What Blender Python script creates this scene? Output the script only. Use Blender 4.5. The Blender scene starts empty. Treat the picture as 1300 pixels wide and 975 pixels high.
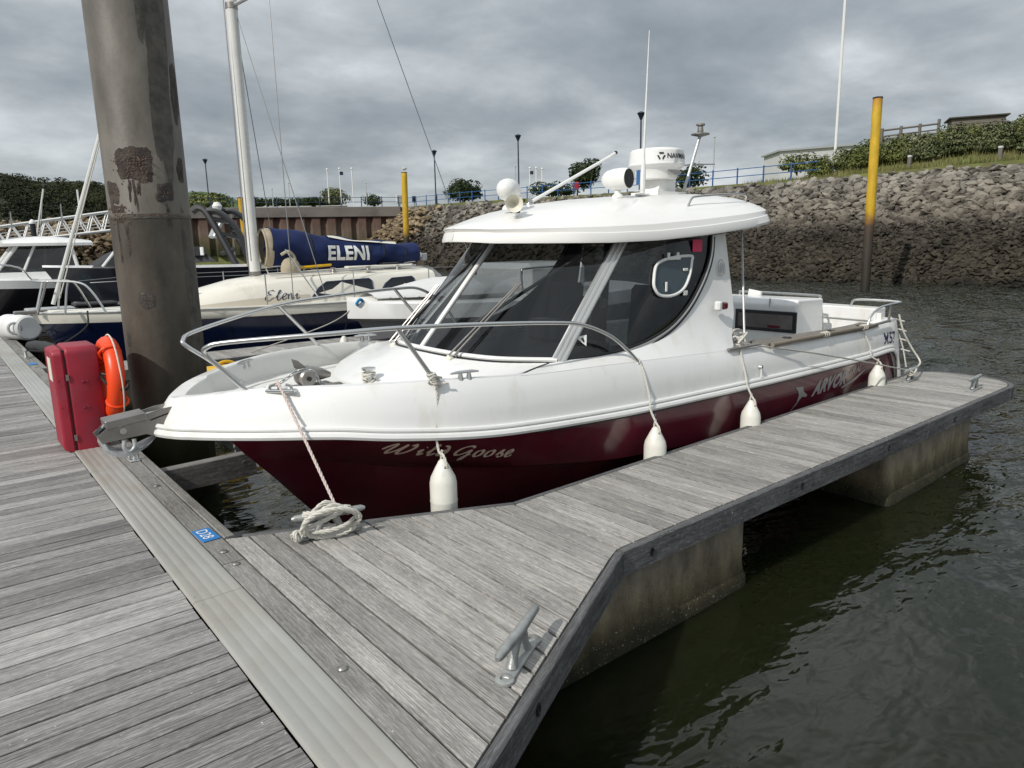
import bpy, bmesh, math, random
import numpy as np
from mathutils import Vector, Matrix

random.seed(11)
S = bpy.context.scene
C = S.collection
PI = math.pi
R = math.radians

# ------------------------------------------------------------------ camera
F_PX, PITCH, ROLL, YAW = 895.3, 0.19485, 0.020454, 2.25477
H = 1.6
WATER = -0.66
_cp, _sp = math.cos(PITCH), math.sin(PITCH)
_r0 = np.array([1, 0, 0.]); _f0 = np.array([0, _cp, -_sp]); _d0 = np.cross(_f0, _r0)
_c, _s = math.cos(ROLL), math.sin(ROLL)
_RC = np.array([_c * _r0 + _s * _d0, -_s * _r0 + _c * _d0, _f0])
_ey = np.array([math.cos(YAW), math.sin(YAW), 0]); _ex = np.array([_ey[1], -_ey[0], 0])
MC = _RC @ np.array([_ex, _ey, [0, 0, 1.]]).T
cam_d = bpy.data.cameras.new('camera')
cam = bpy.data.objects.new('camera', cam_d); C.objects.link(cam)
cam_d.sensor_fit = 'HORIZONTAL'; cam_d.sensor_width = 36; cam_d.lens = F_PX / 1300 * 36
cam_d.clip_start = 0.05; cam_d.clip_end = 6000
cam.matrix_world = Matrix(((MC[0][0], -MC[1][0], -MC[2][0], 0), (MC[0][1], -MC[1][1], -MC[2][1], 0),
                           (MC[0][2], -MC[1][2], -MC[2][2], H), (0, 0, 0, 1)))
S.camera = cam

def far_pt(px, py, D):
    """a far place, from its bearing in the picture and its distance"""
    d = MC.T @ np.array([(px - 650) / F_PX, (py - 487.5) / F_PX, 1])
    k = D / (MC[2] @ d)
    return Vector((k * d[0], k * d[1], H + k * d[2]))

# ------------------------------------------------------------------ light
SUN_DIR = Vector((1.0, 0.16, -0.86)).normalized()      # the way the light travels
sun_d = bpy.data.lights.new('sun', 'SUN'); sun_d.energy = 3.2; sun_d.angle = R(0.5); sun_d.color = (1, 0.955, 0.89)
sun = bpy.data.objects.new('sun', sun_d); C.objects.link(sun)
sun.rotation_euler = SUN_DIR.to_track_quat('-Z', 'Y').to_euler()
SUN_EL = math.asin(-SUN_DIR.z); SUN_AZ = math.atan2(-SUN_DIR.x, -SUN_DIR.y)

W = bpy.data.worlds.new('World'); S.world = W; W.use_nodes = True
def build_world():
    nt = W.node_tree; n = nt.nodes; l = nt.links; n.clear()
    out = n.new('ShaderNodeOutputWorld'); bg = n.new('ShaderNodeBackground'); bg.inputs['Strength'].default_value = 0.107
    l.new(bg.outputs[0], out.inputs[0])
    sky = n.new('ShaderNodeTexSky'); sky.sky_type = 'NISHITA'; sky.sun_disc = False
    sky.sun_elevation = SUN_EL; sky.sun_rotation = SUN_AZ
    tc = n.new('ShaderNodeTexCoord'); sep = n.new('ShaderNodeSeparateXYZ'); l.new(tc.outputs['Generated'], sep.inputs[0])
    def mth(op, a, b=None, c=None):
        m = n.new('ShaderNodeMath'); m.operation = op
        for i, v in enumerate((a, b, c)):
            if v is None: continue
            if isinstance(v, (int, float)): m.inputs[i].default_value = v
            else: l.new(v, m.inputs[i])
        return m.outputs[0]
    z = mth('MAXIMUM', sep.outputs['Z'], 0.0)
    den = mth('ADD', z, 0.24)
    cx = mth('DIVIDE', sep.outputs['X'], den); cy = mth('DIVIDE', sep.outputs['Y'], den)
    cmb = n.new('ShaderNodeCombineXYZ'); l.new(cx, cmb.inputs[0]); l.new(cy, cmb.inputs[1])
    def noise(scale, detail, rough, off, dist=0.0):
        mp = n.new('ShaderNodeMapping'); mp.inputs['Location'].default_value = off
        l.new(cmb.outputs[0], mp.inputs[0])
        t = n.new('ShaderNodeTexNoise'); t.inputs['Scale'].default_value = scale; t.inputs['Detail'].default_value = detail
        t.inputs['Roughness'].default_value = rough; t.inputs['Distortion'].default_value = dist
        l.new(mp.outputs[0], t.inputs['Vector']); return t.outputs['Fac']
    a = noise(0.6, 6, 0.5, (3.1, 1.7, 0), 0.1)
    b = noise(2.2, 8, 0.56, (9.2, 4.4, 2), 0.15)
    mix = mth('ADD', mth('MULTIPLY', a, 0.55), mth('MULTIPLY', b, 0.45))
    ramp = n.new('ShaderNodeValToRGB'); l.new(mix, ramp.inputs[0])
    cr = ramp.color_ramp; cr.elements[0].position = 0.36; cr.elements[1].position = 0.64
    cr.elements[0].color = (2.35, 2.68, 2.98, 1); cr.elements[1].color = (7.6, 7.9, 8.1, 1)
    e = cr.elements.new(0.45); e.color = (3.2, 3.55, 3.85, 1)
    e = cr.elements.new(0.53); e.color = (4.6, 4.95, 5.2, 1)
    # broken gaps low over the horizon where clear sky shows
    gap = noise(1.7, 8, 0.6, (0.3, 7.7, 5), 0.3)
    gr = n.new('ShaderNodeValToRGB'); l.new(gap, gr.inputs[0])
    gr.color_ramp.elements[0].position = 0.52; gr.color_ramp.elements[1].position = 0.66
    low = n.new('ShaderNodeMapRange'); l.new(z, low.inputs[0]); low.inputs[1].default_value = 0.02; low.inputs[2].default_value = 0.20
    low.inputs[3].default_value = 0.75; low.inputs[4].default_value = 0.0
    gf = mth('MULTIPLY', gr.outputs[0], low.outputs[0])
    m2 = n.new('ShaderNodeMixRGB'); l.new(gf, m2.inputs[0]); l.new(ramp.outputs[0], m2.inputs[1])
    sk = n.new('ShaderNodeMixRGB'); sk.blend_type = 'MIX'; sk.inputs[0].default_value = 0.6; l.new(sky.outputs[0], sk.inputs[1]); sk.inputs[2].default_value = (7.6, 7.9, 8.1, 1)
    l.new(sk.outputs[0], m2.inputs[2])
    # thin veil of the daylight sky through the cloud
    m3 = n.new('ShaderNodeMixRGB'); m3.inputs[0].default_value = 0.05; l.new(m2.outputs[0], m3.inputs[1]); l.new(sky.outputs[0], m3.inputs[2])
    lum = mth('MULTIPLY_ADD', z, 0.75, 0.90)
    m5 = n.new('ShaderNodeVectorMath'); m5.operation = 'SCALE'; l.new(m3.outputs[0], m5.inputs[0]); l.new(lum, m5.inputs['Scale'])
    l.new(m5.outputs[0], bg.inputs['Color'])
build_world()
S.view_settings.view_transform = 'Standard'; S.view_settings.look = 'None'
S.view_settings.exposure = 0.0; S.view_settings.gamma = 1.0; S.view_settings.use_curve_mapping = False
S.render.engine = 'CYCLES'
S.cycles.max_bounces = 8; S.cycles.transparent_max_bounces = 12
S.cycles.sample_clamp_indirect = 6

# ------------------------------------------------------------------ materials
MATS = {}
def mat(name, col, rough=0.5, metal=0.0, var=0.0, vscale=4.0, bump=0.0, bscale=30.0, coat=0.0, spec=0.5, stretch=(1, 1, 1), dirt=None, dscale=2.0, dpos=(0.5, 0.7), rvar=0.0):
    m = bpy.data.materials.new(name); m.use_nodes = True; MATS[name] = m
    nt = m.node_tree; n = nt.nodes; l = nt.links
    b = n['Principled BSDF']
    b.inputs['Base Color'].default_value = (*col, 1); b.inputs['Roughness'].default_value = rough
    b.inputs['Metallic'].default_value = metal; b.inputs['Specular IOR Level'].default_value = spec
    if coat: b.inputs['Coat Weight'].default_value = coat; b.inputs['Coat Roughness'].default_value = 0.06
    tc = n.new('ShaderNodeTexCoord'); mp = n.new('ShaderNodeMapping'); mp.inputs['Scale'].default_value = stretch
    l.new(tc.outputs['Object'], mp.inputs[0])
    def noise(sc, det=5, ro=0.55):
        t = n.new('ShaderNodeTexNoise'); t.inputs['Scale'].default_value = sc; t.inputs['Detail'].default_value = det; t.inputs['Roughness'].default_value = ro
        l.new(mp.outputs[0], t.inputs['Vector']); return t.outputs['Fac']
    cur = None
    if var:
        r = n.new('ShaderNodeMapRange'); l.new(noise(vscale), r.inputs[0]); r.inputs[1].default_value = 0.3; r.inputs[2].default_value = 0.7
        r.inputs[3].default_value = 1 - var; r.inputs[4].default_value = 1 + var
        mx = n.new('ShaderNodeVectorMath'); mx.operation = 'SCALE'; mx.inputs[0].default_value = col; l.new(r.outputs[0], mx.inputs['Scale'])
        cur = mx.outputs[0]
    if dirt:
        r = n.new('ShaderNodeMapRange'); l.new(noise(dscale, 8, 0.65), r.inputs[0]); r.inputs[1].default_value = dpos[0]; r.inputs[2].default_value = dpos[1]
        mx = n.new('ShaderNodeMixRGB'); l.new(r.outputs[0], mx.inputs[0])
        if cur is not None: l.new(cur, mx.inputs[1])
        else: mx.inputs[1].default_value = (*col, 1)
        mx.inputs[2].default_value = (*dirt, 1); cur = mx.outputs[0]
    if cur is not None: l.new(cur, b.inputs['Base Color'])
    if rvar:
        r = n.new('ShaderNodeMapRange'); l.new(noise(vscale * 1.7), r.inputs[0]); r.inputs[3].default_value = max(0.02, rough - rvar); r.inputs[4].default_value = min(1, rough + rvar)
        l.new(r.outputs[0], b.inputs['Roughness'])
    if bump:
        bp = n.new('ShaderNodeBump'); bp.inputs['Strength'].default_value = bump; bp.inputs['Distance'].default_value = 0.01
        l.new(noise(bscale), bp.inputs['Height']); l.new(bp.outputs[0], b.inputs['Normal'])
    return m

def plank_mat(name, dark, light, lo=0.62, hi=1.2, groove=0.0095, gstr=0.5):
    """weathered hardwood: grain runs along the object's X, each board its own tone, fine anti-slip reeding"""
    m = bpy.data.materials.new(name); m.use_nodes = True; MATS[name] = m
    nt = m.node_tree; n = nt.nodes; l = nt.links; b = n['Principled BSDF']
    b.inputs['Roughness'].default_value = 0.75; b.inputs['Specular IOR Level'].default_value = 0.3
    tc = n.new('ShaderNodeTexCoord'); oi = n.new('ShaderNodeObjectInfo')
    off = n.new('ShaderNodeVectorMath'); off.operation = 'SCALE'; off.inputs[0].default_value = (37., 53., 11.); l.new(oi.outputs['Random'], off.inputs['Scale'])
    ad = n.new('ShaderNodeVectorMath'); ad.operation = 'ADD'; l.new(tc.outputs['Object'], ad.inputs[0]); l.new(off.outputs[0], ad.inputs[1])
    def noise(st, sc, det, ro=0.6):
        mp = n.new('ShaderNodeMapping'); mp.inputs['Scale'].default_value = st; l.new(ad.outputs[0], mp.inputs[0])
        t = n.new('ShaderNodeTexNoise'); t.inputs['Scale'].default_value = sc; t.inputs['Detail'].default_value = det; t.inputs['Roughness'].default_value = ro
        l.new(mp.outputs[0], t.inputs['Vector']); return t.outputs['Fac']
    g1 = noise((1.5, 60, 20), 1.6, 6, 0.7); g2 = noise((7, 240, 60), 1.2, 3, 0.6); pt = noise((1.2, 3, 1), 1.6, 5)
    def mth(op, a, bb):
        q = n.new('ShaderNodeMath'); q.operation = op
        for i, v in enumerate((a, bb)):
            if isinstance(v, (int, float)): q.inputs[i].default_value = v
            else: l.new(v, q.inputs[i])
        return q.outputs[0]
    sp = n.new('ShaderNodeSeparateXYZ'); l.new(tc.outputs['Object'], sp.inputs[0])
    w = mth('SINE', mth('MULTIPLY', sp.outputs['Y'], 2 * PI / groove), 0)
    fl = noise((26, 300, 60), 1.0, 3, 0.6)
    fr = n.new('ShaderNodeMapRange'); l.new(fl, fr.inputs[0]); fr.inputs[1].default_value = 0.52; fr.inputs[2].default_value = 0.66
    s = mth('ADD', mth('ADD', mth('MULTIPLY', g1, 0.60), mth('MULTIPLY', g2, 0.40)), mth('MULTIPLY', pt, 0.30))
    s = mth('ADD', mth('ADD', s, mth('MULTIPLY', fr.outputs[0], 0.17)), mth('MULTIPLY', w, 0.022 if groove < 1 else 0.0))
    rp = n.new('ShaderNodeValToRGB'); l.new(s, rp.inputs[0]); cr = rp.color_ramp
    cr.elements[0].position = 0.50; cr.elements[1].position = 0.84
    cr.elements[0].color = (*dark, 1); cr.elements[1].color = (*light, 1)
    mid = tuple((a * 0.62 + c * 0.38) for a, c in zip(dark, light)); e = cr.elements.new(0.64); e.color = (*mid, 1)
    tr = n.new('ShaderNodeMapRange'); l.new(oi.outputs['Random'], tr.inputs[0]); tr.inputs[3].default_value = lo; tr.inputs[4].default_value = hi
    mx = n.new('ShaderNodeVectorMath'); mx.operation = 'SCALE'; l.new(rp.outputs[0], mx.inputs[0]); l.new(tr.outputs[0], mx.inputs['Scale'])
    spk = noise((1, 1, 1), 55, 2); sr = n.new('ShaderNodeMapRange'); l.new(spk, sr.inputs[0]); sr.inputs[1].default_value = 0.735; sr.inputs[2].default_value = 0.76
    m6 = n.new('ShaderNodeMixRGB'); l.new(sr.outputs[0], m6.inputs[0]); l.new(mx.outputs[0], m6.inputs[1]); m6.inputs[2].default_value = (0.55, 0.55, 0.52, 1)
    l.new(m6.outputs[0], b.inputs['Base Color'])
    hgt = mth('ADD', mth('MULTIPLY', w, 0.35), mth('MULTIPLY', g2, 1.6))
    bp = n.new('ShaderNodeBump'); bp.inputs['Strength'].default_value = gstr; bp.inputs['Distance'].default_value = 0.002
    l.new(hgt, bp.inputs['Height']); l.new(bp.outputs[0], b.inputs['Normal'])
    return m

def glass_mat(name, tint, refl=1.0):
    m = bpy.data.materials.new(name); m.use_nodes = True; MATS[name] = m
    nt = m.node_tree; n = nt.nodes; l = nt.links; n.clear()
    out = n.new('ShaderNodeOutputMaterial'); mx = n.new('ShaderNodeMixShader'); tr = n.new('ShaderNodeBsdfTransparent'); gl = n.new('ShaderNodeBsdfGlossy')
    geo = n.new('ShaderNodeNewGeometry'); dt = n.new('ShaderNodeVectorMath'); dt.operation = 'DOT_PRODUCT'
    l.new(geo.outputs['Normal'], dt.inputs[0]); l.new(geo.outputs['Incoming'], dt.inputs[1])
    def mth(op, a, b=None):
        q = n.new('ShaderNodeMath'); q.operation = op
        for i, v in enumerate((a, b)):
            if v is None: continue
            if isinstance(v, (int, float)): q.inputs[i].default_value = v
            else: l.new(v, q.inputs[i])
        return q.outputs[0]
    fz = mth('ADD', mth('MULTIPLY', mth('POWER', mth('SUBTRACT', 1.0, mth('ABSOLUTE', dt.outputs['Value'])), 5.0), 0.95), 0.05)
    tr.inputs[0].default_value = (*tint, 1); gl.inputs['Roughness'].default_value = 0.02; gl.inputs[0].default_value = (refl, refl, refl, 1)
    l.new(fz, mx.inputs[0]); l.new(tr.outputs[0], mx.inputs[1]); l.new(gl.outputs[0], mx.inputs[2]); l.new(mx.outputs[0], out.inputs[0])
    return m

def water_mat():
    m = bpy.data.materials.new('harbour_water'); m.use_nodes = True; MATS['water'] = m
    nt = m.node_tree; n = nt.nodes; l = nt.links; b = n['Principled BSDF']
    b.inputs['Base Color'].default_value = (0.0105, 0.0125, 0.0052, 1); b.inputs['Roughness'].default_value = 0.03; b.inputs['IOR'].default_value = 1.333
    b.inputs['Subsurface Weight'].default_value = 1.0; b.inputs['Subsurface Radius'].default_value = (0.9, 1.0, 0.6); b.inputs['Subsurface Scale'].default_value = 0.6
    tc = n.new('ShaderNodeTexCoord')
    def noise(st, rot, sc, det, dist=0.0):
        mp = n.new('ShaderNodeMapping'); mp.inputs['Scale'].default_value = st; mp.inputs['Rotation'].default_value = (0, 0, R(rot)); l.new(tc.outputs['Object'], mp.inputs[0])
        t = n.new('ShaderNodeTexNoise'); t.inputs['Scale'].default_value = sc; t.inputs['Detail'].default_value = det; t.inputs['Distortion'].default_value = dist
        l.new(mp.outputs[0], t.inputs['Vector']); return t.outputs['Fac']
    a = noise((1, 2.1, 1), 28, 1.3, 3, 0.4); c = noise((1, 1.8, 1), 12, 5.0, 2, 0.3)
    def mth(op, x, y):
        q = n.new('ShaderNodeMath'); q.operation = op
        for i, v in enumerate((x, y)):
            if isinstance(v, (int, float)): q.inputs[i].default_value = v
            else: l.new(v, q.inputs[i])
        return q.outputs[0]
    # calm lee near the pontoons, wind ripples out in the basin
    big = noise((1, 1, 1), 0, 0.12, 2)
    sp = n.new('ShaderNodeSeparateXYZ'); l.new(tc.outputs['Object'], sp.inputs[0])
    mr = n.new('ShaderNodeMapRange'); l.new(sp.outputs['X'], mr.inputs[0]); mr.inputs[1].default_value = 4; mr.inputs[2].default_value = 26
    mr.inputs[3].default_value = 0.20; mr.inputs[4].default_value = 2.2
    hgt = mth('MULTIPLY', mth('ADD', mth('MULTIPLY', a, 1.0), mth('MULTIPLY', c, 0.28)), mth('MULTIPLY', mr.outputs[0], mth('ADD', mth('MULTIPLY', big, 0.9), 0.5)))
    bp = n.new('ShaderNodeBump'); bp.inputs['Strength'].default_value = 1.0; bp.inputs['Distance'].default_value = 0.17
    l.new(hgt, bp.inputs['Height']); l.new(bp.outputs[0], b.inputs['Normal'])
    return m
water_mat()

def height_mat(name, stops, rough=0.85, nscale=3.0, namp=0.12, bump=0.5, bscale=40, var=0.3, speck=None, island=False):
    """a weathered surface whose growth and staining follow the tide line (world height)"""
    m = bpy.data.materials.new(name); m.use_nodes = True; MATS[name] = m
    nt = m.node_tree; n = nt.nodes; l = nt.links; b = n['Principled BSDF']; b.inputs['Roughness'].default_value = rough; b.inputs['Specular IOR Level'].default_value = 0.3
    geo = n.new('ShaderNodeNewGeometry'); sp = n.new('ShaderNodeSeparateXYZ'); l.new(geo.outputs['Position'], sp.inputs[0])
    def noise(sc, det=6, st=(1, 1, 1)):
        mp = n.new('ShaderNodeMapping'); mp.inputs['Scale'].default_value = st; l.new(geo.outputs['Position'], mp.inputs[0])
        t = n.new('ShaderNodeTexNoise'); t.inputs['Scale'].default_value = sc; t.inputs['Detail'].default_value = det; t.inputs['Roughness'].default_value = 0.62
        l.new(mp.outputs[0], t.inputs['Vector']); return t.outputs['Fac']
    def mth(op, x, y):
        q = n.new('ShaderNodeMath'); q.operation = op
        for i, v in enumerate((x, y)):
            if isinstance(v, (int, float)): q.inputs[i].default_value = v
            else: l.new(v, q.inputs[i])
        return q.outputs[0]
    zz = mth('ADD', sp.outputs['Z'], mth('MULTIPLY', mth('SUBTRACT', noise(nscale), 0.5), namp * 4))
    z0, z1 = stops[0][0], stops[-1][0]
    mr = n.new('ShaderNodeMapRange'); l.new(zz, mr.inputs[0]); mr.inputs[1].default_value = z0; mr.inputs[2].default_value = z1
    rp = n.new('ShaderNodeValToRGB'); l.new(mr.outputs[0], rp.inputs[0]); cr = rp.color_ramp
    cr.elements[0].position = 0.0; cr.elements[0].color = (*stops[0][1], 1); cr.elements[1].position = 1.0; cr.elements[1].color = (*stops[-1][1], 1)
    for zc, c in stops[1:-1]:
        e = cr.elements.new((zc - z0) / (z1 - z0)); e.color = (*c, 1)
    oi = n.new('ShaderNodeObjectInfo')
    vr = n.new('ShaderNodeMapRange'); l.new(noise(nscale * 2.3, 8, (1, 1, 0.45)), vr.inputs[0]); vr.inputs[1].default_value = 0.3; vr.inputs[2].default_value = 0.7; vr.inputs[3].default_value = 1 - var; vr.inputs[4].default_value = 1 + var
    mx = n.new('ShaderNodeVectorMath'); mx.operation = 'SCALE'; l.new(rp.outputs[0], mx.inputs[0]); l.new(vr.outputs[0], mx.inputs['Scale'])
    cur = mx.outputs[0]
    if speck:
        sr = n.new('ShaderNodeMapRange'); l.new(noise(85, 2), sr.inputs[0]); sr.inputs[1].default_value = 0.66; sr.inputs[2].default_value = 0.72
        lim = n.new('ShaderNodeMapRange'); l.new(sp.outputs['Z'], lim.inputs[0]); lim.inputs[1].default_value = speck[1]; lim.inputs[2].default_value = speck[2]; lim.inputs[3].default_value = 1; lim.inputs[4].default_value = 0
        m2 = n.new('ShaderNodeMixRGB'); l.new(mth('MULTIPLY', sr.outputs[0], lim.outputs[0]), m2.inputs[0]); l.new(cur, m2.inputs[1]); m2.inputs[2].default_value = (*speck[0], 1); cur = m2.outputs[0]
    tn = n.new('ShaderNodeMapRange'); l.new(geo.outputs['Random Per Island'] if island else oi.outputs['Random'], tn.inputs[0]); tn.inputs[3].default_value = 0.55 if island else 0.9; tn.inputs[4].default_value = 1.42 if island else 1.1
    m4 = n.new('ShaderNodeVectorMath'); m4.operation = 'SCALE'; l.new(cur, m4.inputs[0]); l.new(tn.outputs[0], m4.inputs['Scale'])
    l.new(m4.outputs[0], b.inputs['Base Color'])
    bp = n.new('ShaderNodeBump'); bp.inputs['Strength'].default_value = bump; bp.inputs['Distance'].default_value = 0.01
    l.new(noise(bscale, 5), bp.inputs['Height']); l.new(bp.outputs[0], b.inputs['Normal'])
    return m

def foliage_mat(name, c1, c2, scale=1.2):
    m = bpy.data.materials.new(name); m.use_nodes = True; MATS[name] = m
    nt = m.node_tree; n = nt.nodes; l = nt.links; b = n['Principled BSDF']; b.inputs['Roughness'].default_value = 0.75; b.inputs['Specular IOR Level'].default_value = 0.1
    geo = n.new('ShaderNodeNewGeometry'); t = n.new('ShaderNodeTexNoise'); t.inputs['Scale'].default_value = scale; t.inputs['Detail'].default_value = 4
    l.new(geo.outputs['Position'], t.inputs['Vector'])
    rn = n.new('ShaderNodeMath'); rn.operation = 'MULTIPLY_ADD'; l.new(geo.outputs['Random Per Island'], rn.inputs[0]); rn.inputs[1].default_value = 0.45; rn.inputs[2].default_value = -0.22
    ad = n.new('ShaderNodeMath'); l.new(t.outputs['Fac'], ad.inputs[0]); l.new(rn.outputs[0], ad.inputs[1])
    rp = n.new('ShaderNodeValToRGB'); l.new(ad.outputs[0], rp.inputs[0]); cr = rp.color_ramp
    cr.elements[0].position = 0.32; cr.elements[1].position = 0.72; cr.elements[0].color = (*c1, 1); cr.elements[1].color = (*c2, 1)
    l.new(rp.outputs[0], b.inputs['Base Color'])
    return m

GEL = mat('white_gelcoat', (0.80, 0.80, 0.785), 0.30, var=0.03, vscale=1.5, coat=0.35, dirt=(0.60, 0.56, 0.46), dscale=2.6, dpos=(0.54, 0.90), stretch=(1.6, 1.6, .5), rvar=.08)
GELROOF = mat('roof_gelcoat', (0.80, 0.79, 0.76), 0.32, var=0.03, vscale=1.2, coat=0.25, bump=0.05, bscale=3, dirt=(0.64, 0.61, 0.54), dscale=2.4, dpos=(0.56, 0.9))
DECKGEL = mat('deck_gelcoat', (0.74, 0.73, 0.69), 0.55, var=0.05, vscale=3, bump=0.15, bscale=180, dirt=(0.55, 0.5, 0.42), dscale=3, dpos=(0.55, 0.9))
MAROON = mat('maroon_gelcoat', (0.130, 0.017, 0.031), 0.16, var=0.25, vscale=1.4, coat=0.4, dirt=(0.09, 0.045, 0.045), dscale=1.1, dpos=(0.5, 0.85), rvar=0.08)
ANTIFOUL = mat('boot_stripe', (0.55, 0.53, 0.48), 0.6)
STEEL = mat('polished_stainless', (0.62, 0.62, 0.61), 0.30, 1.0, rvar=0.06, vscale=8)
DULLSTEEL = mat('dull_stainless', (0.33, 0.31, 0.29), 0.42, 0.85, var=0.15, vscale=6, bump=0.1, bscale=60, rvar=0.1)
GALV = mat('galvanised_steel', (0.50, 0.51, 0.51), 0.5, 0.55, var=0.18, vscale=12, bump=0.25, bscale=70)
CLEATM = mat('grey_cast_metal', (0.36, 0.37, 0.36), 0.42, 0.5, var=0.2, vscale=14, bump=0.2, bscale=60, dirt=(0.2, 0.19, 0.16), dscale=9, dpos=(0.55, 0.75))
ALU = mat('anodised_aluminium', (0.62, 0.62, 0.60), 0.35, 0.7)
WHITEPAINT = mat('white_paint', (0.78, 0.78, 0.76), 0.35, var=0.04, vscale=8)
CREAMPLASTIC = mat('cream_plastic', (0.74, 0.71, 0.60), 0.4, var=0.05, vscale=8)
BLACKRUB = mat('black_rubber', (0.012, 0.012, 0.013), 0.5)
BLACKPL = mat('black_plastic', (0.018, 0.018, 0.02), 0.35)
DARKINT = mat('dark_interior', (0.014, 0.014, 0.016), 0.7, var=0.2)
GREYINT = mat('grey_upholstery', (0.045, 0.045, 0.048), 0.8, var=0.15, bump=0.3, bscale=120)
LININT = mat('cabin_lining', (0.05, 0.048, 0.046), 0.8)
TINT = glass_mat('tinted_glass', (0.50, 0.52, 0.53))
CLEARG = glass_mat('clear_glass', (0.75, 0.78, 0.78))
ROPE = mat('white_rope', (0.62, 0.60, 0.54), 0.85, var=0.12, vscale=60, bump=0.4, bscale=300)
ROPEGREY = mat('grey_rope', (0.36, 0.35, 0.32), 0.9, var=0.15, vscale=60)
ROPEPINK = mat('pinkish_rope', (0.66, 0.55, 0.51), 0.85, var=0.1, vscale=50, bump=0.4, bscale=300)
ROPEBLK = mat('black_rope', (0.015, 0.015, 0.015), 0.8)
ROPETEAL = mat('teal_rope', (0.25, 0.5, 0.5), 0.8)
ROPEBLUE = mat('blue_rope', (0.03, 0.25, 0.5), 0.8)
FENDER = mat('fender_vinyl', (0.74, 0.73, 0.66), 0.38, var=0.05, vscale=9, dirt=(0.45, 0.42, 0.34), dscale=7, dpos=(0.58, 0.8), bump=0.05, bscale=8)
TEAK = mat('weathered_teak', (0.175, 0.158, 0.138), 0.75, var=0.35, vscale=3, stretch=(1.5, 40, 40), bump=0.3, bscale=6)
BAMBOO = mat('wooden_pole', (0.22, 0.185, 0.145), 0.7, var=0.3, vscale=3, stretch=(2, 30, 30))
WALKWOOD = plank_mat('walkway_hardwood', (0.108, 0.103, 0.100), (0.46, 0.445, 0.43), 0.64, 1.18)
FINGWOOD = plank_mat('finger_hardwood', (0.135, 0.128, 0.117), (0.50, 0.48, 0.45), 0.74, 1.12)
EDGEWOOD = plank_mat('edge_timber', (0.10, 0.095, 0.085), (0.33, 0.32, 0.30), 0.85, 1.1, groove=9.0, gstr=0.3)
FASCIA = plank_mat('fascia_timber', (0.035, 0.035, 0.036), (0.17, 0.17, 0.172), 0.9, 1.1, groove=9.0, gstr=0.3)
CONC = height_mat('float_concrete', [(-0.75, (0.012, 0.014, 0.008)), (-0.58, (0.035, 0.032, 0.018)), (-0.50, (0.115, 0.095, 0.055)), (-0.40, (0.21, 0.175, 0.115)), (-0.30, (0.235, 0.20, 0.15)), (-0.1, (0.25, 0.225, 0.18))], nscale=4, namp=0.05, bump=0.8, bscale=45, var=0.42, speck=((0.42, 0.38, 0.28), -0.36, -0.22))
PILEM = height_mat('pile_paint', [(-0.7, (0.018, 0.02, 0.008)), (-0.3, (0.035, 0.036, 0.014)), (0.0, (0.05, 0.047, 0.03)), (0.25, (0.07, 0.063, 0.048)), (0.9, (0.115, 0.103, 0.085)), (4.5, (0.120, 0.110, 0.096))], rough=0.55, nscale=1.6, namp=0.10, bump=0.25, bscale=25, var=0.38)
RUST = mat('rust_patch', (0.078, 0.060, 0.048), 0.9, var=0.5, vscale=14, bump=0.9, bscale=50, dirt=(0.04, 0.03, 0.028), dscale=9, dpos=(0.42, 0.6))
RUSTFLAKE = mat('flaking_paint', (0.055, 0.048, 0.042), 0.85, var=0.35, vscale=18, bump=0.9, bscale=60, dirt=(0.15, 0.14, 0.125), dscale=22, dpos=(0.6, 0.68))
PEEL = mat('blistered_rust', (0.14, 0.09, 0.065), 0.9, var=0.4, vscale=30, bump=1.0, bscale=70, dirt=(0.42, 0.40, 0.36), dscale=36, dpos=(0.6, 0.68))
PILEDARK = mat('pile_dark_tone', (0.086, 0.078, 0.067), 0.75, var=0.4, vscale=12, bump=0.4, bscale=40)  # darker tone for the pile's upright streaks and its band
PLATE = mat('walkway_cover_plate', (0.375, 0.375, 0.35), 0.5, 0.15, var=0.10, vscale=2.0, stretch=(1, 0.4, 1), bump=0.1, bscale=250, dirt=(0.29, 0.25, 0.20), dscale=1.3, dpos=(0.5, 0.75))
REDPL = mat('red_cabinet_plastic', (0.30, 0.012, 0.030), 0.5, var=0.12, vscale=6, bump=0.1, bscale=200, dirt=(0.26, 0.03, 0.05), dscale=4, dpos=(0.5, 0.75))
REDDARK = mat('dark_red_bolt', (0.20, 0.012, 0.03), 0.5)
ORANGE = mat('orange_lifebuoy', (0.86, 0.065, 0.008), 0.38, var=0.05)
YELLOW = mat('yellow_plastic', (0.72, 0.43, 0.01), 0.5, var=0.12, vscale=8)
BLUESIGN = mat('blue_sign_plate', (0.03, 0.20, 0.52), 0.4)
WHITETXT = mat('white_print', (0.8, 0.8, 0.78), 0.5)
GREYTXT = mat('grey_print', (0.36, 0.34, 0.335), 0.4)
GOLDTXT = mat('tan_print', (0.78, 0.60, 0.48), 0.4)
BLACKTXT = mat('black_print', (0.015, 0.015, 0.02), 0.5)
NAVYTXT = mat('navy_print', (0.02, 0.03, 0.08), 0.5)
PINKPAPER = mat('pink_paper', (0.75, 0.07, 0.16), 0.7)
REDLENS = mat('dark_red_lens', (0.10, 0.012, 0.018), 0.15)
BLUELENS = mat('blue_lens', (0.05, 0.14, 0.3), 0.2)
NAVY = mat('navy_gelcoat', (0.004, 0.008, 0.030), 0.18, var=0.2, vscale=1.2, coat=0.4)
BLACKHULL = mat('black_gelcoat', (0.008, 0.008, 0.011), 0.18, coat=0.4)
DARKHULL = mat('dark_grey_gelcoat', (0.016, 0.018, 0.026), 0.2, coat=0.4)
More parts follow.
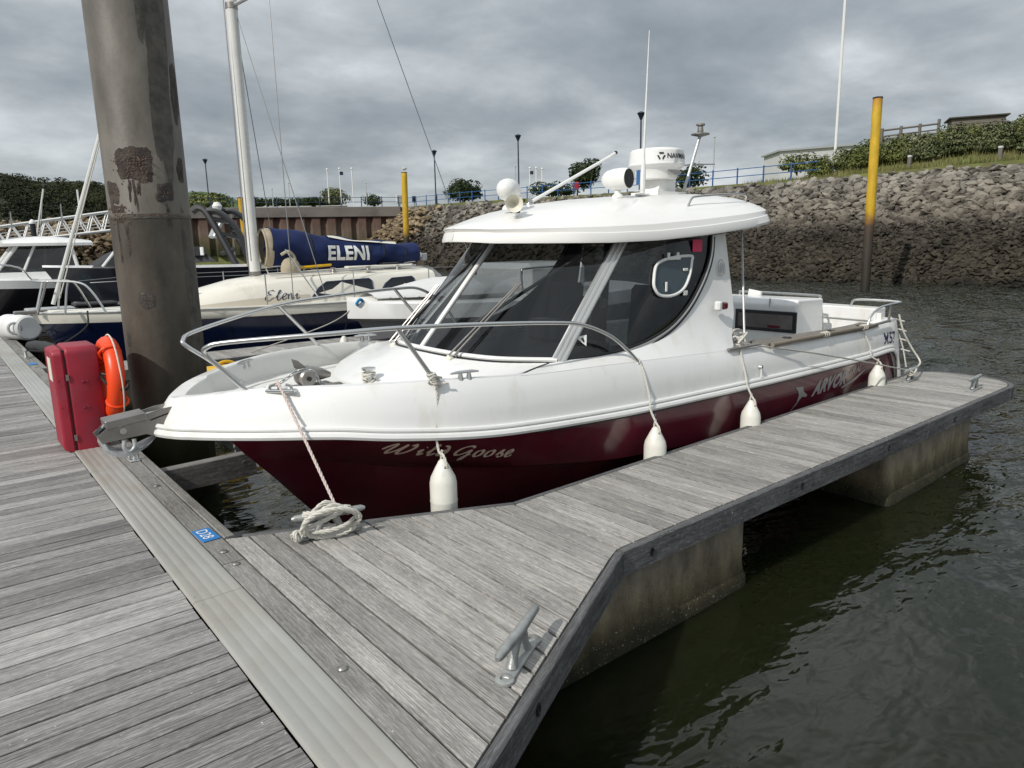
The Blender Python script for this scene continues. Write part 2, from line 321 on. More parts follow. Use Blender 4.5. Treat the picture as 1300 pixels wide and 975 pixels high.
GREYHULL = mat('grey_gelcoat', (0.24, 0.24, 0.26), 0.35, coat=0.2)
CREAM = mat('cream_gelcoat', (0.75, 0.72, 0.63), 0.35, var=0.05, vscale=1.5, coat=0.2, dirt=(0.52, 0.47, 0.37), dscale=1.6, dpos=(0.56, 0.85))
BEIGE = mat('beige_gelcoat', (0.55, 0.50, 0.41), 0.5, var=0.05)
BLUECANVAS = mat('blue_canvas', (0.005, 0.017, 0.085), 0.85, var=0.25, vscale=3, bump=0.5, bscale=5)
TANCANVAS = mat('tan_canvas', (0.42, 0.36, 0.26), 0.9, var=0.2, vscale=6, bump=0.5, bscale=12)
BLACKCANVAS = mat('black_canvas', (0.013, 0.014, 0.018), 0.6, var=0.3, vscale=2)
MASTM = mat('mast_white', (0.68, 0.68, 0.65), 0.4, var=0.05)
WIRE = mat('rigging_wire', (0.30, 0.30, 0.30), 0.4, 0.8)
LAMPBLUE = mat('lamp_post_paint', (0.018, 0.028, 0.05), 0.4)
RAILBLUE = mat('railing_blue', (0.02, 0.10, 0.28), 0.45, var=0.15, vscale=3)
YPILE = height_mat('yellow_pile_paint', [(-0.7, (0.02, 0.017, 0.012)), (1.2, (0.04, 0.034, 0.026)), (2.1, (0.065, 0.045, 0.03)), (2.35, (0.22, 0.11, 0.02)), (2.7, (0.52, 0.325, 0.02)), (6.8, (0.56, 0.36, 0.03)), (7.4, (0.40, 0.17, 0.03))], rough=0.6, nscale=1.5, namp=0.16, bump=0.3, bscale=12, var=0.22)
YPILE2 = height_mat('yellow_marker_paint', [(-0.7, (0.02, 0.017, 0.012)), (2.4, (0.035, 0.028, 0.02)), (3.2, (0.45, 0.27, 0.02)), (12.0, (0.60, 0.40, 0.03))], rough=0.6, nscale=1.5, namp=0.16, bump=0.3, bscale=12, var=0.2)
SHEETP = height_mat('rusty_sheet_pile', [(-1.0, (0.02, 0.024, 0.01)), (1.6, (0.045, 0.046, 0.018)), (2.6, (0.11, 0.09, 0.05)), (3.4, (0.15, 0.11, 0.085)), (5.2, (0.115, 0.062, 0.050))], nscale=0.5, namp=0.25, bump=0.4, bscale=4, var=0.35)
QUAYC = mat('quay_concrete', (0.17, 0.15, 0.135), 0.9, var=0.2, vscale=0.5, bump=0.3, bscale=4, dirt=(0.09, 0.08, 0.07), dscale=0.4, dpos=(0.5, 0.75))
ROCKM = height_mat('rock_armour_stone', [(-0.7, (0.018, 0.015, 0.011)), (-0.35, (0.040, 0.034, 0.024)), (0.4, (0.042, 0.035, 0.024)), (1.9, (0.038, 0.033, 0.025)), (2.45, (0.085, 0.074, 0.060)), (3.0, (0.150, 0.132, 0.106)), (6.0, (0.20, 0.187, 0.163))], rough=0.9, nscale=0.35, namp=0.22, bump=0.8, bscale=6, var=0.40, island=True)
BANKM = height_mat('rock_bank_bed', [(-0.7, (0.016, 0.014, 0.01)), (0.0, (0.045, 0.038, 0.028)), (2.0, (0.05, 0.042, 0.032)), (3.0, (0.075, 0.064, 0.052)), (6.0, (0.09, 0.08, 0.066))], nscale=1.4, namp=0.12, bump=1.0, bscale=5, var=0.6)
ROCKTAN = height_mat('lichened_rock', [(-0.7, (0.03, 0.025, 0.018)), (3.0, (0.19, 0.14, 0.085)), (6.5, (0.25, 0.20, 0.13))], nscale=0.4, namp=0.2, bump=0.8, bscale=5, var=0.4, island=True)
GRASSM = mat('grassland', (0.14, 0.16, 0.045), 0.9, var=0.4, vscale=0.5, bump=0.5, bscale=6, dirt=(0.13, 0.115, 0.06), dscale=0.6, dpos=(0.45, 0.65))
TARMAC = mat('promenade_tarmac', (0.10, 0.098, 0.092), 0.9, var=0.15, vscale=0.5)
BLADE = foliage_mat('grass_blades', (0.09, 0.105, 0.03), (0.23, 0.21, 0.09), 0.6)
SHRUBM = foliage_mat('shrub_leaves', (0.050, 0.068, 0.020), (0.20, 0.215, 0.07), 0.7)
SHRUBP = foliage_mat('pale_shrub_leaves', (0.05, 0.068, 0.026), (0.20, 0.21, 0.11), 0.9)
TREEM = foliage_mat('tree_leaves', (0.014, 0.024, 0.011), (0.055, 0.075, 0.03), 0.5)
HILLM = mat('wooded_hill_ground', (0.03, 0.038, 0.018), 0.95, var=0.4, vscale=0.05)
HILLLEAF = foliage_mat('hill_woodland_leaves', (0.007, 0.010, 0.006), (0.046, 0.052, 0.022), 0.03)
GREENHILL = mat('green_hill_grass', (0.05, 0.085, 0.022), 0.95, var=0.3, vscale=0.04)
BARK = mat('bark', (0.07, 0.055, 0.04), 0.9)
GREYWOOD = mat('greyed_boards', (0.15, 0.135, 0.115), 0.85, var=0.3, vscale=2, stretch=(1, 1, 12))
SHEDROOF = mat('shed_roof', (0.055, 0.05, 0.045), 0.8)
BLDWHITE = mat('far_white_cladding', (0.55, 0.56, 0.56), 0.6, var=0.05)
CARDARK = mat('car_glass', (0.015, 0.018, 0.022), 0.1)
CARBLUE = mat('dark_blue_car_paint', (0.012, 0.02, 0.05), 0.25, coat=0.5)
SEABED = mat('dark_mud', (0.02, 0.018, 0.014), 0.9)
DRUMM = mat('white_drum_plastic', (0.72, 0.72, 0.71), 0.4)

# ------------------------------------------------------------------ mesh helpers
OFF = {}
def V(*a): return Vector(a if len(a) == 3 else a[0])

class MB:
    def __init__(s): s.v = []; s.f = []
    def add(s, vs, fs):
        o = len(s.v); s.v += [tuple(x) for x in vs]; s.f += [tuple(i + o for i in f) for f in fs]; return s
    def box(s, c, size, rot=None, ch=0.0):
        a, b, d = (x / 2 for x in size); vs = []; 
        if ch <= 0:
            vs = [V(x, y, z) for z in (-d, d) for y in (-b, b) for x in (-a, a)]
            fs = [(0, 2, 3, 1), (4, 5, 7, 6), (0, 1, 5, 4), (2, 6, 7, 3), (0, 4, 6, 2), (1, 3, 7, 5)]
        else:
            for (sx, sy, sz) in [(x, y, z) for z in (-1, 1) for y in (-1, 1) for x in (-1, 1)]:
                vs += [V(sx * (a - ch), sy * (b - ch), sz * d), V(sx * (a - ch), sy * b, sz * (d - ch)), V(sx * a, sy * (b - ch), sz * (d - ch))]
            q = lambda i, k: i * 3 + k
            fs = [(q(0, 0), q(2, 0), q(3, 0), q(1, 0)), (q(4, 0), q(5, 0), q(7, 0), q(6, 0)), (q(0, 1), q(1, 1), q(5, 1), q(4, 1)), (q(2, 1), q(6, 1), q(7, 1), q(3, 1)),
                  (q(0, 2), q(4, 2), q(6, 2), q(2, 2)), (q(1, 2), q(3, 2), q(7, 2), q(5, 2))]
            fs += [(q(0, 0), q(1, 0), q(1, 1), q(0, 1)), (q(3, 0), q(2, 0), q(2, 1), q(3, 1)), (q(5, 0), q(4, 0), q(4, 1), q(5, 1)), (q(6, 0), q(7, 0), q(7, 1), q(6, 1)),
                   (q(2, 0), q(0, 0), q(0, 2), q(2, 2)), (q(1, 0), q(3, 0), q(3, 2), q(1, 2)), (q(4, 0), q(6, 0), q(6, 2), q(4, 2)), (q(7, 0), q(5, 0), q(5, 2), q(7, 2)),
                   (q(0, 1), q(4, 1), q(4, 2), q(0, 2)), (q(5, 1), q(1, 1), q(1, 2), q(5, 2)), (q(6, 1), q(2, 1), q(2, 2), q(6, 2)), (q(3, 1), q(7, 1), q(7, 2), q(3, 2))]
            fs += [(q(0, 0), q(0, 1), q(0, 2)), (q(1, 0), q(1, 2), q(1, 1)), (q(2, 0), q(2, 2), q(2, 1)), (q(3, 0), q(3, 1), q(3, 2)), (q(4, 0), q(4, 2), q(4, 1)), (q(5, 0), q(5, 1), q(5, 2)), (q(6, 0), q(6, 1), q(6, 2)), (q(7, 0), q(7, 2), q(7, 1))]
        if rot is not None: vs = [rot @ v for v in vs]
        c = V(c); return s.add([v + c for v in vs], fs)
    def grid(s, rows, closed=False, flip=False):
        n = len(rows[0]); vs = [p for r in rows for p in r]; fs = []
        for i in range(len(rows) - 1):
            for j in range(n if closed else n - 1):
                a, b = i * n + j, i * n + (j + 1) % n; c, d = (i + 1) * n + (j + 1) % n, (i + 1) * n + j
                fs.append((a, d, c, b) if flip else (a, b, c, d))
        return s.add(vs, fs)
    def poly(s, pts, flip=False):
        f = tuple(range(len(pts))); return s.add(pts, [f[::-1] if flip else f])
    def tube(s, pts, r, n=8, caps=True, closed=False):
        pts = [V(p) for p in pts]; m = len(pts); rs = r if isinstance(r, (list, tuple)) else [r] * m
        t = []
        for i in range(m):
            a = pts[i - 1] if (i > 0 or closed) else pts[i]; b = pts[(i + 1) % m] if (i < m - 1 or closed) else pts[i]
            d = (b - a); t.append(d.normalized() if d.length > 1e-9 else V(0, 0, 1))
        u = t[0].orthogonal().normalized(); rows = []
        for i in range(m):
            u = (u - t[i] * u.dot(t[i])); u = u.normalized() if u.length > 1e-6 else t[i].orthogonal().normalized()
            w = t[i].cross(u); rows.append([pts[i] + (u * math.cos(2 * PI * k / n) + w * math.sin(2 * PI * k / n)) * rs[i] for k in range(n)])
        if closed: rows.append(rows[0])
        s.grid(rows, closed=True)
        if caps and not closed: s.poly(rows[0], True); s.poly(rows[-1])
        return s
    def lathe(s, prof, n=16, o=(0, 0, 0), M=None):
        M = M or Matrix.Identity(3); o = V(o)
        rows = [[o + M @ V(r * math.cos(2 * PI * k / n), r * math.sin(2 * PI * k / n), z) for k in range(n)] for r, z in prof]
        s.grid(rows, closed=True)
        if prof[0][0] > 1e-5: s.poly(rows[0], True)
        if prof[-1][0] > 1e-5: s.poly(rows[-1])
        return s
    def ell(s, c, rad, n=10, m=7, rot=None):
        rows = []
        for i in range(m + 1):
            a = -PI / 2 + PI * i / m; r = max(math.cos(a), 0.001)
            row = [V(rad[0] * r * math.cos(2 * PI * k / n), rad[1] * r * math.sin(2 * PI * k / n), rad[2] * math.sin(a)) for k in range(n)]
            rows.append([(rot @ p if rot else p) + V(c) for p in row])
        return s.grid(rows, closed=True)
    def prism(s, pts, h):
        """closed outline pts (3D, planar), extruded by vector h"""
        h = V(h); a = [V(p) for p in pts]; b = [p + h for p in a]; n = len(a)
        s.add(a + b, [tuple(range(n))[::-1], tuple(range(n, 2 * n))] + [(i, (i + 1) % n, n + (i + 1) % n, n + i) for i in range(n)]); return s
    def mesh(s, name, mt, off=(0, 0, 0), smooth=True, ang=38):
        me = bpy.data.meshes.new(name); ox, oy, oz = off
        me.from_pydata([(x - ox, y - oy, z - oz) for x, y, z in s.v], [], s.f); me.validate(); me.update()
        me.materials.append(mt)
        if len(s.f) < 25000:
            bm = bmesh.new(); bm.from_mesh(me); bmesh.ops.recalc_face_normals(bm, faces=bm.faces)
            nz = sum(f.normal.z * f.calc_area() for f in bm.faces); ar = sum(f.calc_area() for f in bm.faces)
            if nz < -0.4 * ar: bmesh.ops.reverse_faces(bm, faces=bm.faces)
            bm.to_mesh(me); bm.free()
        if smooth:
            me.polygons.foreach_set('use_smooth', [True] * len(me.polygons)); me.set_sharp_from_angle(angle=R(ang))
        return me
    def build(s, name, mt, parent=None, smooth=True, ang=38, bevel=0.0, label=None, fixn=False):
        if parent is None:
            a = np.array(s.v); off = (float((a[:, 0].min() + a[:, 0].max()) / 2), float((a[:, 1].min() + a[:, 1].max()) / 2), float(a[:, 2].min()))
        else: off = OFF[parent.name]
        me = s.mesh(name, mt, off, smooth, ang)
        o = bpy.data.objects.new(name, me); C.objects.link(o)
        if parent is None: o.location = off
        else: o.parent = parent
        OFF[o.name] = off
        if bevel:
            md = o.modifiers.new('bevel', 'BEVEL'); md.width = bevel; md.segments = 2; md.limit_method = 'ANGLE'
        if label: o['label'] = label
        return o

def tag(o, label=None, cat=None, group=None, kind=None):
    if label: o['label'] = label
    if cat: o['category'] = cat
    if group: o['group'] = group
    if kind: o['kind'] = kind
    return o
def thing(name, label, cat, loc, group=None):
    o = bpy.data.objects.new(name, None); C.objects.link(o); o.location = loc; o.empty_display_size = 0.2
    OFF[o.name] = tuple(loc); return tag(o, label, cat, group)
def place(me, name, parent, loc, rotz=0.0, rot=None, sc=None):
    """another copy of a part, sharing its mesh"""
    o = bpy.data.objects.new(name, me); C.objects.link(o); o.parent = parent
    off = OFF[parent.name] if parent else (0, 0, 0)
    o.location = (loc[0] - off[0], loc[1] - off[1], loc[2] - off[2]); o.rotation_euler = rot if rot else (0, 0, rotz)
    if sc: o.scale = sc
    return o
def kids(o): return list(o.children)
def dup(root, loc, rotz=0.0, label=None, scale=None):
    r = root.copy(); C.objects.link(r); r.location = loc; r.rotation_euler = (0, 0, rotz)
    if scale: r.scale = scale
    if label: r['label'] = label
    for ch in kids(root):
        c = ch.copy(); C.objects.link(c); c.parent = r
        for g in kids(ch):
            d = g.copy(); C.objects.link(d); d.parent = c
    OFF[r.name] = tuple(loc)
    return r

def cat(pts, n=6, closed=False):
    """smooth curve through points"""
    P = [np.array(p, float) for p in pts]; m = len(P); out = []
    segs = m if closed else m - 1
    for i in range(segs):
        p1, p2 = P[i], P[(i + 1) % m]
        p0 = P[i - 1] if (i > 0 or closed) else 2 * p1 - p2
        p3 = P[(i + 2) % m] if (i + 2 < m or closed) else 2 * p2 - p1
        for k in range(n):
            t = k / n; t2 = t * t; t3 = t2 * t
            out.append(0.5 * ((2 * p1) + (-p0 + p2) * t + (2 * p0 - 5 * p1 + 4 * p2 - p3) * t2 + (-p0 + 3 * p1 - 3 * p2 + p3) * t3))
    if not closed: out.append(P[-1])
    return [tuple(float(c) for c in q) for q in out]

def smooth(t): t = max(0.0, min(1.0, t)); return t * t * (3 - 2 * t)
def lerp(a, b, t): return tuple(x + (y - x) * t for x, y in zip(a, b))

def rope_mb(mb, pts, r, twist=9.0, n=5, strands=3):
    """laid rope: strands wound round a centre line; twist = pitch in rope radii"""
    P = [V(p) for p in pts]
    L = [0.0]
    for a, b in zip(P, P[1:]): L.append(L[-1] + (b - a).length)
    step = r * twist / 7.0; cnt = max(2, min(900, int(L[-1] / step))); Q = []
    j = 0
    for i in range(cnt + 1):
        d = L[-1] * i / cnt
        while j < len(L) - 2 and L[j + 1] < d: j += 1
        t = (d - L[j]) / max(L[j + 1] - L[j], 1e-9); Q.append(P[j].lerp(P[j + 1], t))
    u = None; fr = []
    for i in range(len(Q)):
        d = (Q[min(i + 1, len(Q) - 1)] - Q[max(i - 1, 0)]); d = d.normalized() if d.length > 1e-9 else V(0, 0, 1)
        if u is None: u = d.orthogonal().normalized()
        u = (u - d * u.dot(d)); u = u.normalized() if u.length > 1e-6 else d.orthogonal().normalized()
        fr.append((u.copy(), d.cross(u)))
    for s in range(strands):
        pts2 = []
        for i, q in enumerate(Q):
            a = 2 * PI * (i / 7.0 + s / strands); a = 2 * PI * s / strands + i * 2 * PI / 7.0 / 1.0
            pts2.append(q + (fr[i][0] * math.cos(a) + fr[i][1] * math.sin(a)) * r * 0.52)
        mb.tube(pts2, r * 0.54, n)
    return mb

def text_mb(mb, body, size, fn, shear=0.0, space=1.0, bold=0.0, ang=0.0, sub=0):
    """flat lettering: fn maps (u, v) on the lettering's own plane to a point of the surface it is printed on"""
    cu = bpy.data.curves.new('t', 'FONT'); cu.body = body; cu.size = size; cu.shear = shear; cu.space_character = space; cu.resolution_u = 3; cu.offset = bold
    o = bpy.data.objects.new('t', cu); C.objects.link(o)
    me = bpy.data.meshes.new_from_object(o.evaluated_get(bpy.context.evaluated_depsgraph_get()))
    if sub:
        bm = bmesh.new(); bm.from_mesh(me); bmesh.ops.triangulate(bm, faces=bm.faces)
        for _ in range(4):
            long_ = [e for e in bm.edges if e.calc_length() > sub]
            if long_: bmesh.ops.subdivide_edges(bm, edges=long_, cuts=1, use_grid_fill=False); bmesh.ops.triangulate(bm, faces=bm.faces)
        bm.to_mesh(me); bm.free()
    ca, sa = math.cos(ang), math.sin(ang)
    mb.add([fn(v.co.x * ca - v.co.y * sa, v.co.x * sa + v.co.y * ca) for v in me.vertices], [tuple(p.vertices) for p in me.polygons])
    bpy.data.objects.remove(o); bpy.data.curves.remove(cu); bpy.data.meshes.remove(me)
    return mb

def stroke_mb(mb, strokes, fn, w=0.02, slant=0.0, nib=0.6):
    """pen lettering: each stroke a ribbon, broad on down strokes and thin on up strokes"""
    for st in strokes:
        pts = cat(st, 5); n = len(pts); rows = []
        for i, p in enumerate(pts):
            a = pts[max(i - 1, 0)]; b = pts[min(i + 1, n - 1)]; dx, dy = b[0] - a[0], b[1] - a[1]; l = math.hypot(dx, dy) or 1
            nx, ny = -dy / l, dx / l
            k = w * (0.35 + nib * abs(nx * 0.9 + ny * 0.35)) * (0.55 if i in (0, n - 1) else 1)
            rows.append([fn(p[0] + p[1] * slant + nx * k, p[1] + ny * k), fn(p[0] + p[1] * slant - nx * k, p[1] - ny * k)])
        mb.grid(rows)
    return mb

# ================================================================== SETTING: water and seabed
def wave_set(seed, n):
    r_ = random.Random(seed); out = []
    for _ in range(n):
        lam = math.exp(r_.uniform(math.log(.45), math.log(2.6))); a = R(35) + r_.gauss(0, .65); out.append((math.cos(a) * 2 * PI / lam, math.sin(a) * 2 * PI / lam, r_.uniform(0, 6.28), .0105 * lam ** .9, lam))
    return out
WV = wave_set(3, 26)
ang_ = np.radians(np.concatenate([np.arange(-180, -12, 12), np.arange(-12, 108, .36), np.arange(108, 181, 12)]))      # bearings
rad_ = np.concatenate([[.3, .8, 1.4], 1.9 * 1.0135 ** np.arange(0, 285), [110, 150, 220, 340, 520, 800, 1500]])
AA, RR = np.meshgrid(ang_, rad_); XX, YY = RR * np.cos(AA), RR * np.sin(AA); ZZ = np.zeros_like(XX)
calm = np.clip((XX - 3.5) / 13, .13, 1.0) * np.clip((95 - RR) / 30, 0, 1)
calm = calm * np.clip((np.abs(YY - 4.6) - 0.0) / 4 + (XX > 9.5) * np.clip((XX - 9.5) / 4, 0, 1), .25, 1)
spacing = np.maximum(RR * .0135, .02)
for kx, ky, ph, am, lam in WV: ZZ += am * np.sin(kx * XX + ky * YY + ph + .6 * np.sin(.31 * XX - .23 * YY + ph)) * np.clip((lam / spacing - 2.2) / 2, 0, 1)
ZZ = ZZ * calm + WATER
mb = MB(); nr, na = XX.shape
mb.v = [(0.0, 0.0, WATER)] + list(zip(XX.ravel().tolist(), YY.ravel().tolist(), ZZ.ravel().tolist()))
mb.f = [(0, 1 + k, 1 + (k + 1)) for k in range(na - 1)] + [(1 + a * na + b, 1 + (a + 1) * na + b, 1 + (a + 1) * na + b + 1, 1 + a * na + b + 1) for a in range(nr - 1) for b in range(na - 1)]
wo = tag(mb.build('water', MATS['water'], ang=180), kind='structure')
mb = MB(); mb.grid([[(x, y, -6.0) for x in (-1800, 1800)] for y in (-1800, 1800)], flip=True)
tag(mb.build('seabed', SEABED, smooth=False), kind='structure')

# ================================================================== WALKWAY PONTOON
def plank_mesh(L, w, h, ch=0.0022):
    """board along local X, top at z=0, worn top edges"""
    a, b = L / 2, w / 2; m = MB()
    sec = [(-b, -h), (b, -h), (b, -ch), (b - ch, 0), (-b + ch, 0), (-b, -ch)]
    m.grid([[(x, y, z) for y, z in sec] for x in (-a, a)], closed=True, flip=True); m.poly([(-a, y, z) for y, z in sec]); m.poly([(a, y, z) for y, z in sec], True)
    return m
walk = thing('walkway_pontoon', 'long grey walkway of crosswise hardwood planks with a metal cover strip along its right edge', 'pontoon walkway', (-0.3, 8, 0))
pm = plank_mesh(2.03, 0.1095, 0.045).mesh('plank', WALKWOOD, smooth=False)
for i in range(258):
    y = 0.9 + i * 0.12
    place(pm, 'plank', walk, (-0.283 + random.uniform(-.004, .004), y, random.uniform(-.0025, .0005)), rot=(random.uniform(-.006, .006), random.uniform(-.0008, .0008), random.uniform(-.0012, .0012)))
# ribbed cover plates, butted end to end
def cover_plate(y0, y1):
    m = MB(); sec = [(0.737, 0.0), (0.742, 0.008)]
    ws = (0.968 - 0.742) / 5
    for k in range(5):
        x = 0.742 + k * ws
        for t, z in ((0.08, 0.0105), (0.18, 0.0118), (0.82, 0.0118), (0.92, 0.0105)): sec.append((x + t * ws, z))
    sec += [(0.968, 0.008), (0.972, 0.0)]
    m.grid([[(x, y, z) for x, z in sec] for y in (y0, y1)], flip=True)
    m.poly([(x, y0, z) for x, z in sec], True); m.poly([(x, y1, z) for x, z in sec])
    return m
yb = [0.65, 3.262, 5.856, 8.99, 11.6, 14.2, 16.8, 19.4, 22, 24.6, 27.2, 30, 31.9]
for a, b in zip(yb, yb[1:]):
    p = cover_plate(a + .0015, b - .0015).build('cover_plate', PLATE, walk, ang=25)
    for (dx, dy) in ((0.757, a + .05), (0.765, b - .05)):
        MB().lathe([(0.007, 0), (0.007, 0.003), (0.004, 0.005), (0.0001, 0.005)], 8, (dx, dy, 0.010)).build('screw', CLEATM, p)
# edge timbers, their bolts, and the fascia under them
def timber(x0, x1, y0, y1, z1=0.0, h=0.045, mt=EDGEWOOD, name='edge_timber'):
    m = plank_mesh(abs(y1 - y0), abs(x1 - x0), h, 0.005).mesh(name, mt, smooth=False)
    return place(m, name, walk, ((x0 + x1) / 2, (y0 + y1) / 2, z1), PI / 2)
for a, b in ((0.65, 3.6), (3.606, 6.9), (6.906, 10.2), (10.206, 13.9), (13.906, 17.5), (17.506, 22), (22.006, 27), (27.006, 31.9)):
    timber(0.976, 1.092, a, b, 0.002)
for a, b in ((3.96, 6.4), (6.406, 10.4), (11.95, 15), (15.006, 19), (19.006, 24), (24.006, 31.9)):
    timber(1.098, 1.158, a, b, 0.004, 0.10)
timber(1.10, 1.14, 0.65, 31.9, -0.106, 0.16, FASCIA, 'fascia_board')
boltm = MB().lathe([(0.021, 0), (0.021, 0.006), (0.015, 0.012), (0.0001, 0.014)], 10).mesh('bolt', DULLSTEEL)
for y in (1.1, 2.34, 3.562, 3.759, 5.2, 6.2, 7.6, 8.9, 10.2, 12.1, 13.2, 14.6, 16): place(boltm, 'bolt', walk, (1.032, y, 0.002))
for a, b in ((0.7, 2.9), (5.0, 8.0), (11, 14), (17, 20), (23, 26)):
    MB().box((-0.28, (a + b) / 2, -0.56), (2.1, b - a, 0.84), ch=0.03).build('float', CONC, walk, smooth=False)
MB().box((-0.28, 16.3, -0.14), (2.5, 31.0, 0.10)).build('underframe', BLACKPL, walk, smooth=False)

# ================================================================== FINGER PONTOON
finger = thing('finger_pontoon', 'weathered finger pontoon on concrete floats beside the maroon and white fishing boat', 'finger pontoon', (5, 2.8, 0))
def f_hi(x):                                   # boat side edge of the deck
    e = 3.94 - (x - 1.107) * 0.443 if x < 2.667 else 3.249 + (x - 2.667) * 0.0205
    if x > 8.93: e -= 0.0 if x <= 8.93 else 0.30 - math.sqrt(max(0, 0.30 ** 2 - (x - 8.93) ** 2))
    return e
def f_lo(x):                                   # open water side edge of the deck
    e = 1.588 + (x - 1.104) * 0.5226 if x < 2.631 else 2.386
    if x > 8.78: e += 0.45 - math.sqrt(max(0, 0.45 ** 2 - (x - 8.78) ** 2))
    return e
x = 1.101; k = 0
while x < 9.2:
    x1 = min(x + 0.1085, 9.225); cy = 2.8; cxp = (x + x1) / 2
    a0, b0, a1, b1 = f_lo(x), f_hi(x), f_lo(x1), f_hi(x1); m = MB(); h, c = 0.045, 0.0022
    # local X = world y, local Y = -world x
    P = lambda wx, wy, z: (wy - cy, -(wx - cxp), z)
    def sec(wx0, wx1, f0, f1): return [P(wx0, f0, -h), P(wx0, f0, -c), P(wx0 + c, f0, 0), P(wx1 - c, f1, 0), P(wx1, f1, -c), P(wx1, f1, -h)]
    r0, r1 = sec(x, x1, a0, a1), sec(x, x1, b0, b1)
    m.grid([r0, r1], closed=True, flip=True); m.poly(r0); m.poly(r1, True)
    place(m.mesh('plank', FINGWOOD, smooth=False), 'plank', finger, (cxp, cy, random.uniform(-.002, .0005)), PI / 2 + random.uniform(-.001, .001))
    x += 0.12; k += 1
def fascia(pts, gap=0.007, th=0.045, h=0.145, z=0.0, name='fascia_board', mt=FASCIA):
    """board standing on edge along pts (deck edge, outside on the right hand)"""
    n = len(pts); m = MB(); rows = []
    for i, p in enumerate(pts):
        a = pts[max(i - 1, 0)]; b = pts[min(i + 1, n - 1)]; d = V(b[0] - a[0], b[1] - a[1], 0).normalized(); nn = V(d.y, -d.x, 0)
        o = V(p[0], p[1], 0); i0, i1 = o + nn * gap, o + nn * (gap + th); c = .006
        rows.append([V(i0.x, i0.y, z - h), V(i0.x, i0.y, z - c), i0 + nn * c + V(0, 0, z), i1 - nn * c + V(0, 0, z), V(i1.x, i1.y, z - c), V(i1.x, i1.y, z - h)])
    # mesh in board-local axes so the grain runs along it
    d = V(pts[-1][0] - pts[0][0], pts[-1][1] - pts[0][1], 0); ang = math.atan2(d.y, d.x); c0 = V(pts[0][0], pts[0][1], 0); M = Matrix.Rotation(-ang, 3, 'Z')
    rows = [[M @ (p - c0) for p in r] for r in rows]
    m.grid(rows, closed=True); m.poly(rows[0], True); m.poly(rows[-1])
    return place(m.mesh(name, mt, smooth=len(pts) > 2, ang=30), name, finger, (c0.x, c0.y, 0), ang)
fascia([(0.985, 1.526), (2.605, 2.372)])
fascia([(2.640, 2.386), (4.6, 2.386)], z=0.002); fascia([(4.606, 2.386), (6.60, 2.386)], z=-0.001); fascia([(6.606, 2.386), (8.75, 2.386)], th=0.047, z=0.002)
arc = [(8.75, 2.386)] + [(8.78 + .45 * math.sin(t), 2.836 - .45 * math.cos(t)) for t in np.linspace(0.07, PI / 2, 8)] + [(9.23, 3.07)] + [(8.93 + .30 * math.cos(t), 3.077 + .30 * math.sin(t)) for t in np.linspace(0.05, PI / 2, 7)]
fascia(arc, th=0.05, z=0.001, name='end_board')
fascia([(8.9, 3.376), (2.68, 3.249)], z=-0.002); fascia([(2.66, 3.256), (1.18, 3.91)], z=-0.003)
holem = MB().lathe([(0.018, 0), (0.018, 0.004), (0.011, 0.004), (0.010, -0.004), (0.0001, -0.004)], 10).mesh('bolt_recess', BLACKPL)
for X, Y, rz in ((2.87, 2.334, 0), (4.467, 2.334, 0), (5.823, 2.334, 0), (7.2, 2.324, 0)):
    place(holem, 'bolt', finger, (X, Y - 0.0005, -0.07), rot=(PI / 2, 0, rz), sc=(1, 1.5, 1))
place(holem, 'bolt', finger, (1.51, 1.737, -0.07), rot=(PI / 2, 0, 0.4815), sc=(1, 1.5, 1))
def float_block(x0, x1, y0, y1):
    m = MB(); r = 0.07
    def ring(z, g):
        pts = []
        for (cxx, cyy, a0) in ((x1 - r, y0 + r, -PI / 2), (x1 - r, y1 - r, 0), (x0 + r, y1 - r, PI / 2), (x0 + r, y0 + r, PI)):
            for k in range(5): t = a0 + k * PI / 8; pts.append((cxx + (r + g) * math.cos(t), cyy + (r + g) * math.sin(t), z))
        return pts
    m.grid([ring(-1.1, .03), ring(-0.60, .03), ring(-0.56, .012), ring(-0.50, 0.0), ring(-0.16, 0), ring(-0.15, -.03)], closed=True); m.poly(ring(-0.15, -.03))
    return m.build('float', CONC, finger, ang=50)
MB().prism([(1.15, 1.72, -.12), (2.63, 2.45, -.12), (8.6, 2.45, -.12), (8.6, 3.25, -.12), (2.67, 3.18, -.12), (1.15, 3.82, -.12)], (0, 0, -.02)).build('underside', BLACKPL, finger, smooth=False)
float_block(1.55, 3.96, 2.425, 3.15); float_block(6.08, 8.0, 2.425, 3.25)
for xx in (2.3, 4.4, 5.2, 7.0): MB().box((xx, 2.83, -0.09), (0.1, 0.8, 0.10)).build('crossbeam', FASCIA, finger, smooth=False)
MB().box((1.5, 2.75, -0.10), (0.1, 1.85, 0.10)).build('crossbeam', FASCIA, finger, smooth=False)

# ---- berth number plates
def berth_plate(c, rz, txt, label, sz=(0.20, 0.105)):
    t = thing('berth_plate', label, 'sign', c)
    Mr = Matrix.Rotation(rz, 3, 'Z')
    MB().box(c, (sz[0], sz[1], 0.006), Mr, ch=0.002).build('plate', BLUESIGN, t, smooth=False)
    if txt:
        fn = lambda u, v: V(c) + Mr @ V(u - sz[0] * .40, v - 0.033, 0.0045)
        text_mb(MB(), txt, 0.088, fn).build('lettering', WHITETXT, t, smooth=False)
    return t
berth_plate((1.029, 4.062, 0.0075), PI / 2 + 0.05 + PI, 'D28', 'blue berth plate D28 screwed to the edge timber near the finger pontoon', (0.20, 0.098))
berth_plate((1.036, 12.55, 0.0085), -PI / 2, '', 'small blue plate on the edge timber beyond the red cabinet', (0.22, 0.10))

